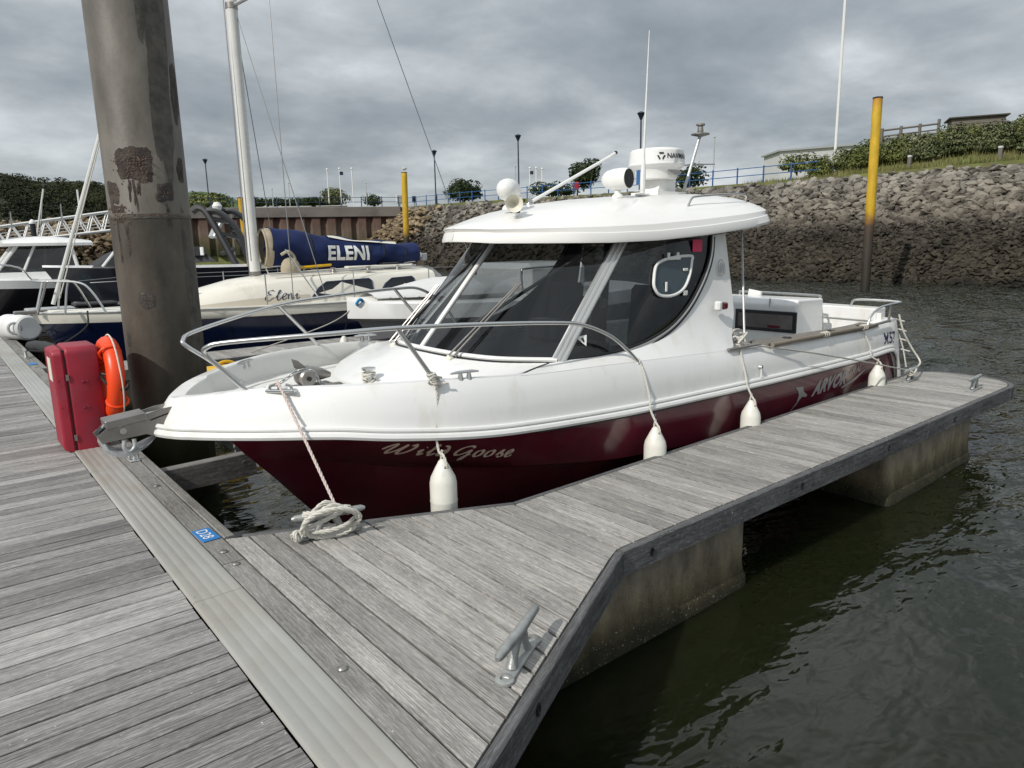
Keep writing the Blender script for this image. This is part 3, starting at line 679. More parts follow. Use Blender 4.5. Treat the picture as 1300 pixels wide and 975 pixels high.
# ---- cleats
def cleat_parts(t):
    m = MB()
    for s in (-1, 1):
        m.tube([(s * 0.075, 0, 0.012), (s * 0.055, 0, 0.055), (s * 0.03, 0, 0.112)], [0.026, 0.019, 0.024], 10)
        m.lathe([(0.037, 0), (0.037, 0.012), (0.027, 0.017), (0.018, 0.017), (0.016, 0.008), (0.0001, 0.008)], 14, (s * 0.145, 0, 0.001))
    m.box((0, 0, 0.008), (0.27, 0.062, 0.014), ch=0.005)
    b = m.build('base', CLEATM, t, ang=45)
    h = MB().tube([(-0.205, 0, 0.126), (-0.185, 0, 0.129), (-0.09, 0, 0.126), (0, 0, 0.121), (0.09, 0, 0.126), (0.185, 0, 0.129), (0.205, 0, 0.126)], [0.010, 0.0185, 0.021, 0.023, 0.021, 0.0185, 0.010], 12)
    h.build('horn', CLEATM, t)
cl = thing('mooring_cleat', 'grey two horned cleat standing bare near the front corner of the finger pontoon', 'cleat', (0, 0, 0), 'cleats on the pontoons')
cleat_parts(cl); cl.location = (1.585, 1.935, 0.0); cl.rotation_euler.z = R(28); OFF[cl.name] = (1.585, 1.935, 0)
dup(cl, (1.575, 3.60, 0.0), R(-15), 'grey cleat wound with thick white bow line beside the maroon bow')
dup(cl, (8.44, 3.215, 0.0), R(3), 'grey cleat with stern line made fast at the far end of the finger pontoon')
dup(cl, (8.385, 2.56, 0.0), R(3), 'bare grey cleat on the outer far corner of the finger pontoon')
dup(cl, (1.03, 13.4, 0.0), R(90), 'distant cleat on the walkway edge by the bow of the navy yacht')

# ---- galvanised eye with bolt on the walkway edge, just under the anchor
t = thing('deck_eye', 'small galvanised eye bolted to the walkway edge under the anchor', 'eye bolt', (1.055, 6.0, 0.004))
MB().box((1.055, 6.0, 0.009), (0.075, 0.11, 0.008), ch=0.003).build('plate', GALV, t, smooth=False)
MB().tube([(1.055 + .03 * math.cos(a), 6.0, 0.03 + .034 * math.sin(a)) for a in np.linspace(-0.5, PI + 0.5, 12)], 0.011, 8).build('eye', GALV, t)
MB().lathe([(0.014, 0), (0.014, 0.016), (0.008, 0.03), (0.0001, 0.03)], 6, (1.055, 5.96, 0.012)).build('bolt', GALV, t)

# ================================================================== BIG MOORING PILE
PC, PR = (1.62, 7.05), 0.328
pile = thing('mooring_pile', 'tall thick brown steel pile with rusty patches rising beside the red lifebuoy cabinet', 'pile', (PC[0], PC[1], WATER))
MB().lathe([(PR, -5), (PR, 1.885), (PR + .004, 1.89), (PR + .004, 1.93), (PR, 1.935), (PR, 6.0)], 64, (PC[0], PC[1], 0)).build('shaft', PILEM, pile, ang=80)
CA = math.atan2(-PC[1], -PC[0])               # bearing from pile back to the walkway viewpoint
def patch(da, z, w, h, mt, name, seed, proud=0.0018, jag=0.18):
    rnd = random.Random(seed); n = 72; fz = [1 + rnd.uniform(-.05, .05) for _ in range(72)]; ph = [rnd.uniform(0, 6.28) for _ in range(6)]
    def rim(k):
        a = 2 * PI * k / n
        return 1 + jag * sum(math.sin((j + 2) * a + ph[j]) / (j + 2) for j in range(5))
    rows = []
    for f, pr in ((0.001, 1.0), (0.5, 1.0), (0.9, 0.8), (1.0, 0.0)):
        row = []
        for k in range(n):
            a = 2 * PI * k / n; r = rim(k) * f * (1 if f < .8 else fz[k]); sq = 1 / max(abs(math.cos(a)), abs(math.sin(a))) ** 0.5
            u = r * sq * math.cos(a) * w / 2; v = r * sq * math.sin(a) * h / 2
            th = CA + da + u / PR; rr = PR + 0.0008 + proud * pr * rnd.uniform(0.6, 1.3); row.append((PC[0] + rr * math.cos(th), PC[1] + rr * math.sin(th), z + v))
        rows.append(row)
    MB().grid(rows, closed=True, flip=True).build(name, mt, pile, ang=60)
patch(-0.25, 2.33, 0.28, 0.30, RUST, 'rust_patch', 3)
def crumbs(da, z, w, h, n, seed):
    rnd = random.Random(seed); m = MB()
    for _ in range(n):
        u, v = rnd.gauss(0, .28) * w, rnd.gauss(0, .28) * h; th = CA + da + u / PR; r = rnd.uniform(.003, .009)
        m.ell((PC[0] + (PR + .001) * math.cos(th), PC[1] + (PR + .001) * math.sin(th), z + v), (r, r, r * rnd.uniform(.5, 1.3)), 5, 3)
    o = m.build('rust_scabs', PEEL, pile, smooth=False); o['kind'] = 'stuff'
crumbs(-.27, 2.36, .24, .07, 90, 1); crumbs(-.20, 2.29, .2, .08, 60, 2); crumbs(-.84, 1.93, .2, .14, 120, 3); crumbs(-.3, 1.91, .7, .02, 70, 4); crumbs(-.30, 1.19, .07, .05, 24, 5); crumbs(.42, 2.10, .08, .1, 24, 6); crumbs(-.25, 2.24, .22, .1, 40, 7)
patch(-0.33, 2.37, 0.11, 0.06, RUSTFLAKE, 'flaking_patch', 4, 0.004)
for k_, (da_, z_, h_) in enumerate(((-.42, 2.12, .16), (-.30, 2.08, .22), (-.20, 2.13, .12), (-.62, 1.70, .3), (-.9, 1.7, .35), (.45, 1.9, .2))): patch(da_, z_, .028, h_, RUST, 'rust_streak', 50 + k_, 0.0012, .5)
patch(0.62, 3.0, .20, 1.5, PILEDARK, 'dark_streak', 60, .001, .3); patch(0.95, 1.25, .17, 1.0, PILEDARK, 'dark_streak', 61, .001, .4); patch(0.35, 4.0, .12, 1.1, PILEDARK, 'dark_streak', 62, .001, .4)  # long upright streaks, darker, on the right of the pile
patch(0.42, 2.10, 0.15, 0.16, RUSTFLAKE, 'flaking_patch', 6, 0.004)
patch(-0.85, 1.93, 0.17, 0.13, RUST, 'rust_patch', 7, 0.002, 0.3)
patch(-0.95, 2.10, 0.14, 0.20, RUST, 'rust_patch', 8, 0.002)
patch(-0.32, 1.19, 0.15, 0.13, RUSTFLAKE, 'flaking_patch', 9, 0.003)
patch(1.15, 2.95, 0.14, 0.48, RUSTFLAKE, 'flaking_patch', 12, 0.003)
patch(1.0, 2.30, 0.10, 0.2, RUST, 'rust_patch', 13, 0.003)
patch(-0.35, 3.78, 0.24, 0.32, RUSTFLAKE, 'flaking_patch', 14, 0.003, 0.25)
patch(0.0, 1.905, 1.0, 0.05, PILEDARK, 'rust_band', 15, 0.005, 0.1)
patch(-1.05, 0.85, 0.06, 0.15, RUSTFLAKE, 'flaking_patch', 16, 0.003)
# timber of the pile guide
t = thing('pile_guide', 'grey timber beam reaching out from the walkway around the big pile', 'pile guide', (1.55, 5.9, -0.3))
m = plank_mesh(0.80, 0.10, 0.20, 0.006).mesh('beam', EDGEWOOD, smooth=False); place(m, 'beam', t, (1.56, 5.93, -0.09), R(3))
m = plank_mesh(2.0, 0.10, 0.20, 0.006).mesh('beam', EDGEWOOD, smooth=False); place(m, 'beam', t, (2.10, 7.1, -0.10), PI / 2)
place(m, 'beam', t, (1.56, 8.1, -0.09), 0)
MB().box((1.93, 5.99, -0.06), (0.04, 0.06, 0.10), ch=0.005).build('bracket', GALV, t, smooth=False)
MB().tube([(1.86, 5.873, -0.16), (1.86, 5.862, -0.16)], 0.022, 10).build('bolt', DULLSTEEL, t)
MB().tube(cat([(2.02, 5.86, -0.12), (1.99, 5.8, -0.2), (2.03, 5.76, -0.22), (2.07, 5.78, -0.15), (2.07, 5.80, -0.11)], 5), 0.008, 7).build('hook', STEEL, t)

# ================================================================== LIFEBUOY CABINET AND RING
t = thing('lifebuoy_cabinet', 'red plastic lifebuoy cabinet standing on the walkway edge in front of the big pile', 'lifebuoy cabinet', (0.83, 6.9, 0))
def cab(x0, x1, y0, y1, z0, z1, r, taper=0.0):
    m = MB(); rows = []
    def outline(x, g):
        pts = []
        for (cy, cz, a0, rr) in ((y0 + r, z1 - r, PI, r), (y1 - r, z1 - r, PI / 2, r)):
            for k in range(6):
                a = a0 - k * PI / 10; pts.append((x, cy + (rr - g) * math.cos(a), cz + (rr - g) * math.sin(a)))
        pts += [(x, y1 - g, z0 + g), (x, y0 + g, z0 + g)]
        return pts
    c = 0.018
    for x, g in ((x0, c + taper), (x0 + c * .4, c * .3 + taper), (x0 + c, taper), (x1 - c, 0), (x1 - c * .4, c * .3), (x1, c)): rows.append(outline(x, g))
    m.grid(rows, closed=True); m.poly(rows[0], True); m.poly(rows[-1]); return m
shell = cab(0.765, 1.0, 6.60, 7.06, 0.002, 0.865, 0.06).build('shell', REDPL, t, ang=35, fixn=True)
door = cab(0.675, 0.758, 6.605, 7.055, 0.004, 0.855, 0.06, 0.012).build('door', REDPL, t, ang=35, fixn=True)
MB().box((0.7615, 6.83, 0.43), (0.010, 0.42, 0.82)).build('seal', BLACKRUB, t, smooth=False)
lb = MB().box((0.6725, 6.79, 0.68), (0.004, 0.18, 0.19), ch=0.001).build('label_plate', CREAMPLASTIC, door, smooth=False)
for (X, Z, rr) in ((0.87, 0.575, 0.016), (0.90, 0.575, 0.010), (0.855, 0.36, 0.012), (0.885, 0.36, 0.008), (0.70, 0.60, 0.009), (0.71, 0.56, 0.006), (0.70, 0.38, 0.007)):
    MB().lathe([(rr, 0), (rr * .8, rr * .5), (0.0001, rr * .7)], 10, (X, 6.601, Z), Matrix.Rotation(PI / 2, 3, 'X')).build('bolt', REDDARK, shell)
for Z in (0.12, 0.62): MB().box((0.762, 6.598, Z), (0.022, 0.006, 0.05), ch=0.001).build('hinge', DULLSTEEL, t, smooth=False)
t = thing('lifebuoy', 'orange lifebuoy ring hanging on the back of the red cabinet', 'lifebuoy', (1.09, 6.80, 0.2))
m = MB(); RM = Matrix.Rotation(PI / 2, 3, 'Y'); RC0 = V(1.085, 6.78, 0.545)
pts = [RC0 + V(0.02 * math.sin(a), 0.295 * math.cos(a), 0.295 * math.sin(a)) for a in np.linspace(0, 2 * PI, 40, endpoint=False)]
ring = m.tube(pts, 0.070, 14, closed=True).build('ring', ORANGE, t)
for a in (0.6, 2.2, 3.7, 5.3):
    MB().tube([RC0 + V(.08 * math.cos(b) , (0.295 + .075 * math.sin(b)) * math.cos(a), (0.295 + .075 * math.sin(b)) * math.sin(a)) for b in np.linspace(0, 2 * PI, 14)], 0.012, 6).build('band', ORANGE, ring)
lp = []
for k in range(49):
    a = 2 * PI * k / 48; sag = abs(math.sin(2 * a + 0.9)); lp.append(RC0 + V(0.03, (0.358 + .025 * sag) * math.cos(a), (0.358 + .025 * sag) * math.sin(a)))
MB().tube(lp, 0.007, 6).build('grab_line', ROPE, t)
MB().tube(cat([(1.01, 6.70, 0.62), (1.0, 6.52, 0.58), (1.06, 6.46, 0.52), (1.13, 6.42, 0.5), (1.16, 6.45, 0.55), (1.08, 6.5, 0.60), (1.01, 6.60, 0.62)], 6), 0.012, 7).build('strap', BLACKRUB, t)

# ================================================================== THE FISHING BOAT
YC = 4.72
boat = thing('fishing_boat', 'white and maroon pilothouse fishing boat with radar on its roof moored along the finger pontoon', 'fishing boat', (5, YC, WATER))
heel = lambda y: 0.018 * (y - 3.5)
def sp(p, s=1): y = YC - s * p[1]; return (p[0], y, p[2] + heel(y))
NS = 5
RUB = cat([(0.97, 0, .49), (0.98, .09, .49), (1.05, .22, .49), (1.18, .37, .49), (1.42, .58, .488), (1.78, .83, .48), (2.1, .98, .442), (2.6, 1.12, .392), (3.1, 1.19, .365), (4, 1.24, .335), (5, 1.26, .322), (6.2, 1.26, .308), (7.8, 1.24, .302), (8.5, 1.21, .31), (8.68, 1.20, .275), (8.80, 1.19, .16), (8.90, 1.18, -.02), (8.97, 1.17, -.2)], NS)
GUN = cat([(1.07, 0, .67), (1.08, .07, .672), (1.14, .18, .685), (1.26, .31, .71), (1.5, .50, .735), (1.85, .75, .745), (2.15, .90, .745), (2.62, 1.05, .735), (3.1, 1.12, .71), (4, 1.17, .69), (5, 1.19, .655), (6.2, 1.20, .618), (7.8, 1.19, .595), (8.42, 1.17, .612), (8.55, 1.165, .622), (8.68, 1.16, .632), (8.76, 1.155, .637), (8.82, 1.15, .64)], NS)
MTOP = cat([(1.30, 0, .475), (1.31, .05, .475), (1.36, .13, .475), (1.46, .27, .472), (1.62, .45, .47), (1.9, .74, .455), (2.18, .91, .42), (2.65, 1.07, .372), (3.12, 1.15, .345), (4, 1.21, .315), (5, 1.23, .302), (6.2, 1.23, .288), (7.8, 1.21, .282), (8.5, 1.18, .288), (8.66, 1.17, .255), (8.78, 1.16, .14), (8.88, 1.15, -.04), (8.95, 1.14, -.22)], NS)
CHN = cat([(1.50, 0, .22), (1.51, .03, .22), (1.58, .09, .21), (1.69, .18, .20), (1.85, .30, .185), (2.1, .50, .155), (2.35, .67, .125), (2.8, .87, .07), (3.2, .98, .02), (4, 1.10, -.07), (5, 1.15, -.12), (6.2, 1.16, -.16), (7.8, 1.14, -.18), (8.5, 1.12, -.18), (8.64, 1.11, -.18), (8.74, 1.10, -.19), (8.84, 1.09, -.22), (8.92, 1.08, -.28)], NS)
KEEL = cat([(1.84, 0, -.18), (1.85, 0, -.19), (1.90, 0, -.25), (1.98, 0, -.34), (2.1, 0, -.46), (2.28, 0, -.65), (2.5, 0, -.85), (2.9, 0, -1.0), (3.3, 0, -1.08), (4, 0, -1.1), (5, 0, -1.1), (6.2, 0, -1.08), (7.8, 0, -1.04), (8.5, 0, -1.0), (8.64, 0, -1.0), (8.74, 0, -1.0), (8.84, 0, -1.0), (8.92, 0, -1.0)], NS)
CHL = [(a[0] + .03, a[1] * .93, a[2] - .03) for a in CHN]        # step under the spray knuckle
MIDB = [(a[0] * .5 + b[0] * .5, a[1] * .62 + b[1] * .5, a[2] * .52 + b[2] * .48) for a, b in zip(CHL, KEEL)]
def blend(a, b, t, bulge=0.0):
    return [(p[0] + (q[0] - p[0]) * t, (p[1] + (q[1] - p[1]) * t + bulge * math.sin(PI * t)) if max(p[1], q[1]) > 1e-6 else 0.0, p[2] + (q[2] - p[2]) * t) for p, q in zip(a, b)]
HROWS = [MTOP, blend(MTOP, CHN, .33, .012), blend(MTOP, CHN, .66, .012), CHN, CHL, MIDB, KEEL]
m = MB()
for s in (1, -1): m.grid([[sp(p, s) for p in row] for row in HROWS], flip=(s < 0))
m.poly([sp(r[-1], 1) for r in HROWS] + [sp(r[-1], -1) for r in HROWS[::-1][1:]])
m.build('hull', MAROON, boat, ang=32, fixn=False)
def hull_b(x, z, rows=HROWS[:5]):
    zs, bs = [], []
    for r in rows:
        xs = [p[0] for p in r]; zs.append(np.interp(x, xs, [p[2] for p in r])); bs.append(np.interp(x, xs, [p[1] for p in r]))
    return float(np.interp(z, zs[::-1], bs[::-1]))
# underside lip of the white moulding + topsides
TROWS = [MTOP, [(p[0] + .012, max(p[1] - .012, 0), p[2] - .022) for p in RUB], RUB, blend(RUB, GUN, .12, .0), blend(RUB, GUN, .4, .022), blend(RUB, GUN, .75, .022), blend(RUB, GUN, .95, .006), [(p[0] + .012, max(p[1] - .014, 0), p[2] + .010) for p in GUN]]
CAPW = lambda i: 0.075 if GUN[i][0] < 5.4 else 0.075 + min(1, (GUN[i][0] - 5.4) / .3) * 0.10
CAP = [(p[0] + (.085 if p[0] < 1.3 else .05 * max(0, (2.2 - p[0]) / .9)), max(p[1] - CAPW(i), 0), p[2] + .012) for i, p in enumerate(GUN)]
m = MB()
for s in (1, -1): m.grid([[sp(p, s) for p in row] for row in TROWS + [CAP]], flip=(s > 0))
m.build('topsides', GEL, boat, ang=40)
TS = TROWS[2:7]
def top_b(x, z): return hull_b(x, z, TS[::-1])
# rub rail: a double bead all round
m = MB()
for dz, db, r in ((0.0, 0.010, 0.026), (0.042, 0.004, 0.016)):
    line = [sp((p[0] - (.008 if i < 12 else 0), p[1] + db, p[2] + dz), 1) for i, p in enumerate(RUB)][::-1] + [sp((p[0] - (.008 if i < 12 else 0), p[1] + db, p[2] + dz), -1) for i, p in enumerate(RUB)][1:]
    m.tube(line, r, 8)
m.build('rub_rail', GEL, boat)
m = MB()
m.tube([sp((p[0], p[1] + .008, p[2] - .030), 1) for p in RUB[40:]], 0.008, 6)
m.build('rub_seal', BLACKRUB, boat)
# foredeck well: bulwark lining and deck
iF = [i for i, p in enumerate(GUN) if p[0] <= 3.6]
DECKZ = lambda x: 0.575 + 0.02 * max(0, 2.6 - x)
m = MB()
BW = [(CAP[i][0] + .03, max(CAP[i][1] - .02, 0), DECKZ(CAP[i][0])) for i in iF]
for s in (1, -1): m.grid([[sp(CAP[i], s) for i in iF], [sp((CAP[i][0] + .012, max(CAP[i][1] - .012, 0), CAP[i][2] - .02), s) for i in iF], [sp(p, s) for p in BW]], flip=(s > 0))
m.build('bulwark', DECKGEL, boat, ang=45)
m = MB(); m.grid([[sp((p[0], p[1] * f, p[2] + .012 * (1 - f * f)), 1) for p in BW] for f in (1, .66, .33, 0, -.33, -.66, -1)], flip=True)
m.build('foredeck', DECKGEL, boat)
# cabin front moulding up to the windscreen sill
SILL = cat([(2.93, 0, .795), (2.955, .24, .79), (3.02, .45, .78), (3.18, .70, .765), (3.50, .955, .752)], 6)
OUTR = cat([(2.30, 0, .585), (2.32, .26, .585), (2.44, .55, .59), (2.66, .85, .62), (3.02, 1.075, .706)], 6)
MIDR = [(a[0] * .45 + b[0] * .55, a[1] * .45 + b[1] * .55 + .02 * min(1, a[1] / .2), max(a[2], b[2]) - .075 * (b[2] - a[2]) / .2 - .012) for a, b in zip(OUTR, SILL)]
m = MB()
for s in (1, -1): m.grid([[sp(p, s) for p in r] for r in (OUTR, blend(OUTR, MIDR, .5, .012), MIDR, blend(MIDR, SILL, .5, .0), SILL)], flip=(s > 0))
m.build('cabin_front', GEL, boat, ang=70)
# cabin sides, each with its big curved window opening
def side_b(x, z):
    zf = (z - .75) / .85; xr = x - .85 * zf
    return 1.06 - .15 * zf - .10 * max(0, min(1.2, (4.15 - xr) / .62)) ** 2
WC = cat([(3.54, .752), (3.9, .762), (4.17, .787), (4.45, .833), (4.72, .915), (4.95, 1.04), (5.12, 1.175), (5.27, 1.33), (5.37, 1.48), (5.42, 1.64)], 5)
def wpt(x, z, s=1, o=0.0): return sp((x, side_b(x, z) + o, z), s)
for s in (1, -1):
    m = MB(); rows = []
    L = len(WC)
    outer = []
    for k, (x, z) in enumerate(WC):
        t = k / (L - 1)
        if t < 0.66:
            X = 3.02 + (5.455 - 3.02) * (t / .66); i = np.interp(X, [p[0] for p in GUN], range(len(GUN)))
            outer.append((X, float(np.interp(X, [p[0] for p in GUN], [p[1] for p in GUN])) - .012, float(np.interp(X, [p[0] for p in GUN], [p[2] for p in GUN])) + .010))
        else:
            Z = .665 + (1.66 - .665) * ((t - .66) / .34); outer.append((5.455 + .19 * smooth((Z - .66) / .32), min(1.18, side_b(5.455, Z) + .10 * max(0, (0.95 - Z) / .3) ** 1.6), Z))
    for f in (0, .12, .3, .5, .7, .88, 1):
        row = []
        for (x, z), o in zip(WC, outer):
            X = x + (o[0] - x) * f; Z = z + (o[2] - z) * f
            bl = side_b(x, z) + (o[1] - side_b(x, z)) * (f ** 1.5)
            row.append(sp((X, bl, Z), s))
        rows.append(row)
    m.grid(rows, flip=(s < 0)); m.build('cabin_side', GEL, boat, ang=60)
    m = MB(); m.grid([[(p[0], p[1] + s * .03, p[2]) for p in r] for r in rows[:6]]); m.build('side_lining', DARKINT, boat, ang=60)
    # glazing
    top = [(4.38 + (5.42 - 4.38) * k / (L - 1), 1.64) for k in range(L)]
    m = MB(); m.grid([[wpt(a[0] + (b[0] - a[0]) * f, a[1] + (b[1] - a[1]) * f, s, -.008) for a, b in zip(WC, top)] for f in (0, .33, .66, 1)], flip=(s > 0))
    m.build('side_window', TINT, boat)
    fr = MB(); fr.tube([wpt(x, z, s, .006) for x, z in WC], 0.011, 7); fr.build('window_seal', BLACKRUB, boat)
    dn = []
    for k in range(L):
        a_, b_ = WC[max(k - 1, 0)], WC[min(k + 1, L - 1)]; dl = math.hypot(b_[0] - a_[0], b_[1] - a_[1]); dn.append(((b_[1] - a_[1]) / dl, -(b_[0] - a_[0]) / dl))
    fr = MB(); fr.tube([wpt(x + n_[0] * .020, z + n_[1] * .020, s, .004) for (x, z), n_ in zip(WC, dn)], 0.014, 7); fr.build('window_band', ALU, boat)
    fr = MB(); fr.tube([wpt(x + n_[0] * .042, z + n_[1] * .042, s, .007) for (x, z), n_ in zip(WC, dn)], 0.009, 7); fr.build('window_trim', BLACKRUB, boat)
# windscreen
TOPW = cat([(3.72, 0, 1.64), (3.735, .22, 1.64), (3.80, .40, 1.64), (3.98, .61, 1.64), (4.38, .80, 1.64)], 6)
nW = len(SILL)
for s in (1, -1):
    m = MB(); m.grid([[sp(p, s) for p in blend(SILL, TOPW, f, .0)] for f in (0, .25, .5, .75, 1)], flip=(s < 0)); m.build('windscreen_pane', TINT, boat)
m = MB(); m.tube([sp((p[0] - .008, p[1] + .006, p[2] + .004), 1) for p in SILL][::-1] + [sp((p[0] - .008, p[1] + .006, p[2] + .004), -1) for p in SILL][1:], 0.020, 8); m.build('windscreen_sill', WHITEPAINT, boat)
m = MB(); m.tube([sp((p[0] - .034, p[1] + .022, p[2] - .014), 1) for p in SILL][::-1] + [sp((p[0] - .034, p[1] + .022, p[2] - .014), -1) for p in SILL][1:], 0.012, 6); m.build('windscreen_seal', BLACKRUB, boat)
def bar_between(a, b, w, d, nrm, name, mt, ridges=0):
    a, b = V(a), V(b); t = (b - a).normalized(); n = V(nrm); n = (n - t * n.dot(t)).normalized(); u = t.cross(n); m = MB()
    M = Matrix((t, u, n)).transposed()
    m.box((a + b) / 2, ((b - a).length, w, d), M, ch=d * .2)
    for k in range(ridges): m.tube([a + u * (w * ((k + .5) / ridges - .5)) + n * d * .5, b + u * (w * ((k + .5) / ridges - .5)) + n * d * .5], w / ridges * .30, 6)
    return m.build(name, mt, boat, ang=40)
bar_between(sp((2.935, 0, .80)), sp((3.70, 0, 1.62)), 0.045, 0.03, (-1, 0, .8), 'windscreen_bar', WHITEPAINT)
for s in (1, -1):
    bar_between(sp((3.50, .965, .745), s), sp((4.37, .81, 1.63), s), 0.105, 0.03, (-.75, -s, .3), 'corner_post', ALU, 3)
# aft bulkhead with a door opening
def bulk(b0, b1, z0, z1, name='aft_bulkhead', mt=DARKINT, o=0.0):
    X = lambda z: 5.45 + .16 * max(0, min(1, (z - .66) / .9)) + o
    MB().prism([sp((X(z0), b0, z0)), sp((X(z0), b1, z0)), sp((X(z1), b1, z1)), sp((X(z1), b0, z1))], (.03, 0, 0)).build(name, mt, boat, smooth=False)
bulk(.885, .62, 1.2, 1.62); bulk(.885, .62, .66, .86); bulk(.62, .27, .0, 1.62); bulk(1.02, .27, .0, .655)
bulk(-.47, -.56, .0, 1.62); bulk(-.56, -.88, 1.55, 1.62); bulk(-.56, -.88, .0, 1.0)
bulk(.88, .63, .87, 1.19, 'aft_window', TINT, .01); bulk(-.57, -.87, 1.01, 1.54, 'aft_window', TINT, .01)
bulk(1.03, .27, .0, .655, 'cabin_back', GEL, .035); bulk(-.47, -.88, .0, .99, 'cabin_back', GEL, .035); bulk(.88, .27, 1.21, 1.62, 'cabin_back', GEL, .035)
dr = MB().prism([sp((5.61, .27, 1.6)), sp((5.61, -.47, 1.6)), sp((5.47, -.47, -.05)), sp((5.47, .27, -.05))], (0.02, 0, 0)).build('cabin_door', TINT, boat, smooth=False)
# interior
m = MB(); m.prism([sp((3.05, .55, .70)), sp((3.05, -.55, .70)), sp((3.6, -.92, .78)), sp((4.1, -.92, .82)), sp((4.1, .92, .82)), sp((3.6, .92, .72))], (0, 0, -.12)); m.build('dashboard', DARKINT, boat, smooth=False)
MB().box((3.95, 4.35, .90), (.22, .34, .18), ch=.03).build('instrument_panel', BLACKPL, boat, smooth=False)
MB().box((3.72, 5.05, .89), (.12, .2, .16), ch=.02).build('instrument_panel', GREYINT, boat, smooth=False)
MB().tube([(4.22 + .05 * math.cos(a), 4.3 + .17 * math.sin(a), .93 + .17 * math.cos(a)) for a in np.linspace(0, 2 * PI, 24, endpoint=False)], 0.013, 6, closed=True).build('steering_wheel', BLACKPL, boat)
for yy in (4.15, 5.25):
    st = MB().box((4.78, yy, .62), (.42, .44, .12), ch=.04).build('helm_seat', GREYINT, boat, smooth=False)
    MB().box((5.0, yy, .93), (.12, .44, .58), Matrix.Rotation(.12, 3, 'Y'), ch=.04).build('backrest', GREYINT, st, smooth=False)
MB().box((4.7, YC, .0), (1.5, 1.8, .04)).build('cabin_sole', DARKINT, boat, smooth=False)
for s in (1, -1): MB().grid([[sp((x, .88, z), s) for x in (3.8, 4.2, 4.7, 5.43)] for z in (.0, .66)], flip=(s < 0)).build('cabin_lining', LININT, boat, smooth=False)
# roof
RO = cat([(3.27, 0), (3.34, .24), (3.50, .48), (3.72, .72), (3.98, .88), (4.45, .99), (5.3, 1.05), (6.0, 1.03), (6.32, .93), (6.50, .70), (6.53, .35), (6.54, 0)], 6)
ZB = lambda x: float(np.interp(x, [3.15, 3.4, 4.1, 4.6, 5.2, 5.8, 6.3, 6.54], [1.625, 1.598, 1.595, 1.608, 1.648, 1.70, 1.755, 1.775]))
ZC = lambda x: float(np.interp(x, [3.15, 3.5, 3.8, 4.25, 4.73, 5.3, 5.97, 6.35, 6.54], [1.73, 1.79, 1.845, 1.925, 1.98, 2.02, 2.045, 2.03, 1.96]))
def roof_pt(x, b, f, s):
    """f: 0 at the rim, 1 on the centre line"""
    xs = max(3.95, min(6.25, x)); X = x + (xs - x) * smooth(f) ; B = b * (1 - f)
    zb = ZB(x) + .095
    z = zb + (max(ZC(X), zb) - zb) * (1 - (1 - f) ** 3.0)
    return sp((X, B, z), s)
m = MB()
for s in (1, -1):
    rows = [[sp((4.8 + (x - 4.8) * .93, b * .90, ZB(x) + .035), s) for x, b in RO], [sp((4.8 + (x - 4.8) * .985, b * .975, ZB(x) + .004), s) for x, b in RO], [sp((x, b, ZB(x)), s) for x, b in RO], [sp((x, b + .003, ZB(x) + .02), s) for x, b in RO],
            [sp((4.8 + (x - 4.8) * .988, b * .985, ZB(x) + .074), s) for x, b in RO], [sp((4.8 + (x - 4.8) * .978, b * .975, ZB(x) + .079), s) for x, b in RO]]
    rows += [[roof_pt(x, b, f, s) for x, b in RO] for f in (.045, .1, .18, .28, .4, .55, .7, .85, 1)]
    m.grid(rows, flip=(s > 0))
roof = m.build('roof', GELROOF, boat, ang=28)
m = MB(); m.grid([[sp((4.8 + (x - 4.8) * .94, b * .91 * f, ZB(x) + .03), 1) for x, b in RO] for f in (1, 0, -1)]); m.build('headlining', LININT, boat)
def roof_z(x, y):
    b = abs(YC - y); best = 2.0
    for k in range(0, 101):
        f = k / 100; e = float(np.interp(x, [p[0] for p in RO[:40]], [p[1] for p in RO[:40]])) * (1 - f)
        if e <= b: return roof_pt(x, float(np.interp(x, [p[0] for p in RO[:40]], [p[1] for p in RO[:40]])), f, 1)[2]
    return best
# struts under the roof overhang
for s in (1, -1): MB().tube([sp((6.05, .80, 1.74), s), sp((5.72, 1.10, .64), s)], 0.011, 7).build('roof_strut', GALV, boat)
# roof rails
for s in (1, -1):
    zz = lambda x: roof_z(x, YC - .80)
    MB().tube(cat([sp((5.22, .80, zz(5.22) - .01), s), sp((5.27, .80, zz(5.22) + .055), s), sp((5.36, .80, zz(5.3) + .07), s), sp((5.8, .80, zz(5.8) + .07), s), sp((6.15, .76, zz(6.1) + .06), s), sp((6.2, .74, zz(6.1) - .02), s)], 5), 0.010, 7).build('roof_rail', STEEL, roof)
# search lights
def search_light(x, y, ang, sc, name='search_light'):
    z = roof_z(x, y); M = Matrix.Rotation(ang, 3, 'Z') @ Matrix.Rotation(PI / 2, 3, 'Y'); c = V(x, y, z + .155 * sc)
    b = MB().lathe([(.010, -.155), (.045, -.145), (.078, -.10), (.092, -.03), (.095, .04), (.090, .095), (.086, .115), (.079, .115), (.05, .09), (.0001, .07)], 20, c, M)
    b.v = [tuple(c + (V(p) - c) * sc) for p in b.v]; o = b.build(name, WHITEPAINT, roof)
    l = MB().lathe([(.081 * sc, .1165 * sc), (.077 * sc, .1165 * sc), (.048 * sc, .092 * sc), (.0001, .0735 * sc)], 20, c, M).build('reflector', BLACKPL, boat)
    l.name = 'search_light_lens'
    p = MB().lathe([(.055, 0), (.05, .02), (.028, .04), (.026, .09)], 14, (x, y, z - .006)); p.build('search_light_foot', WHITEPAINT, boat)
    g = MB().ell(c + M @ V(0, 0, .088 * sc), (.03 * sc,) * 3, 8, 6).build('search_light_bulb', STEEL, boat)
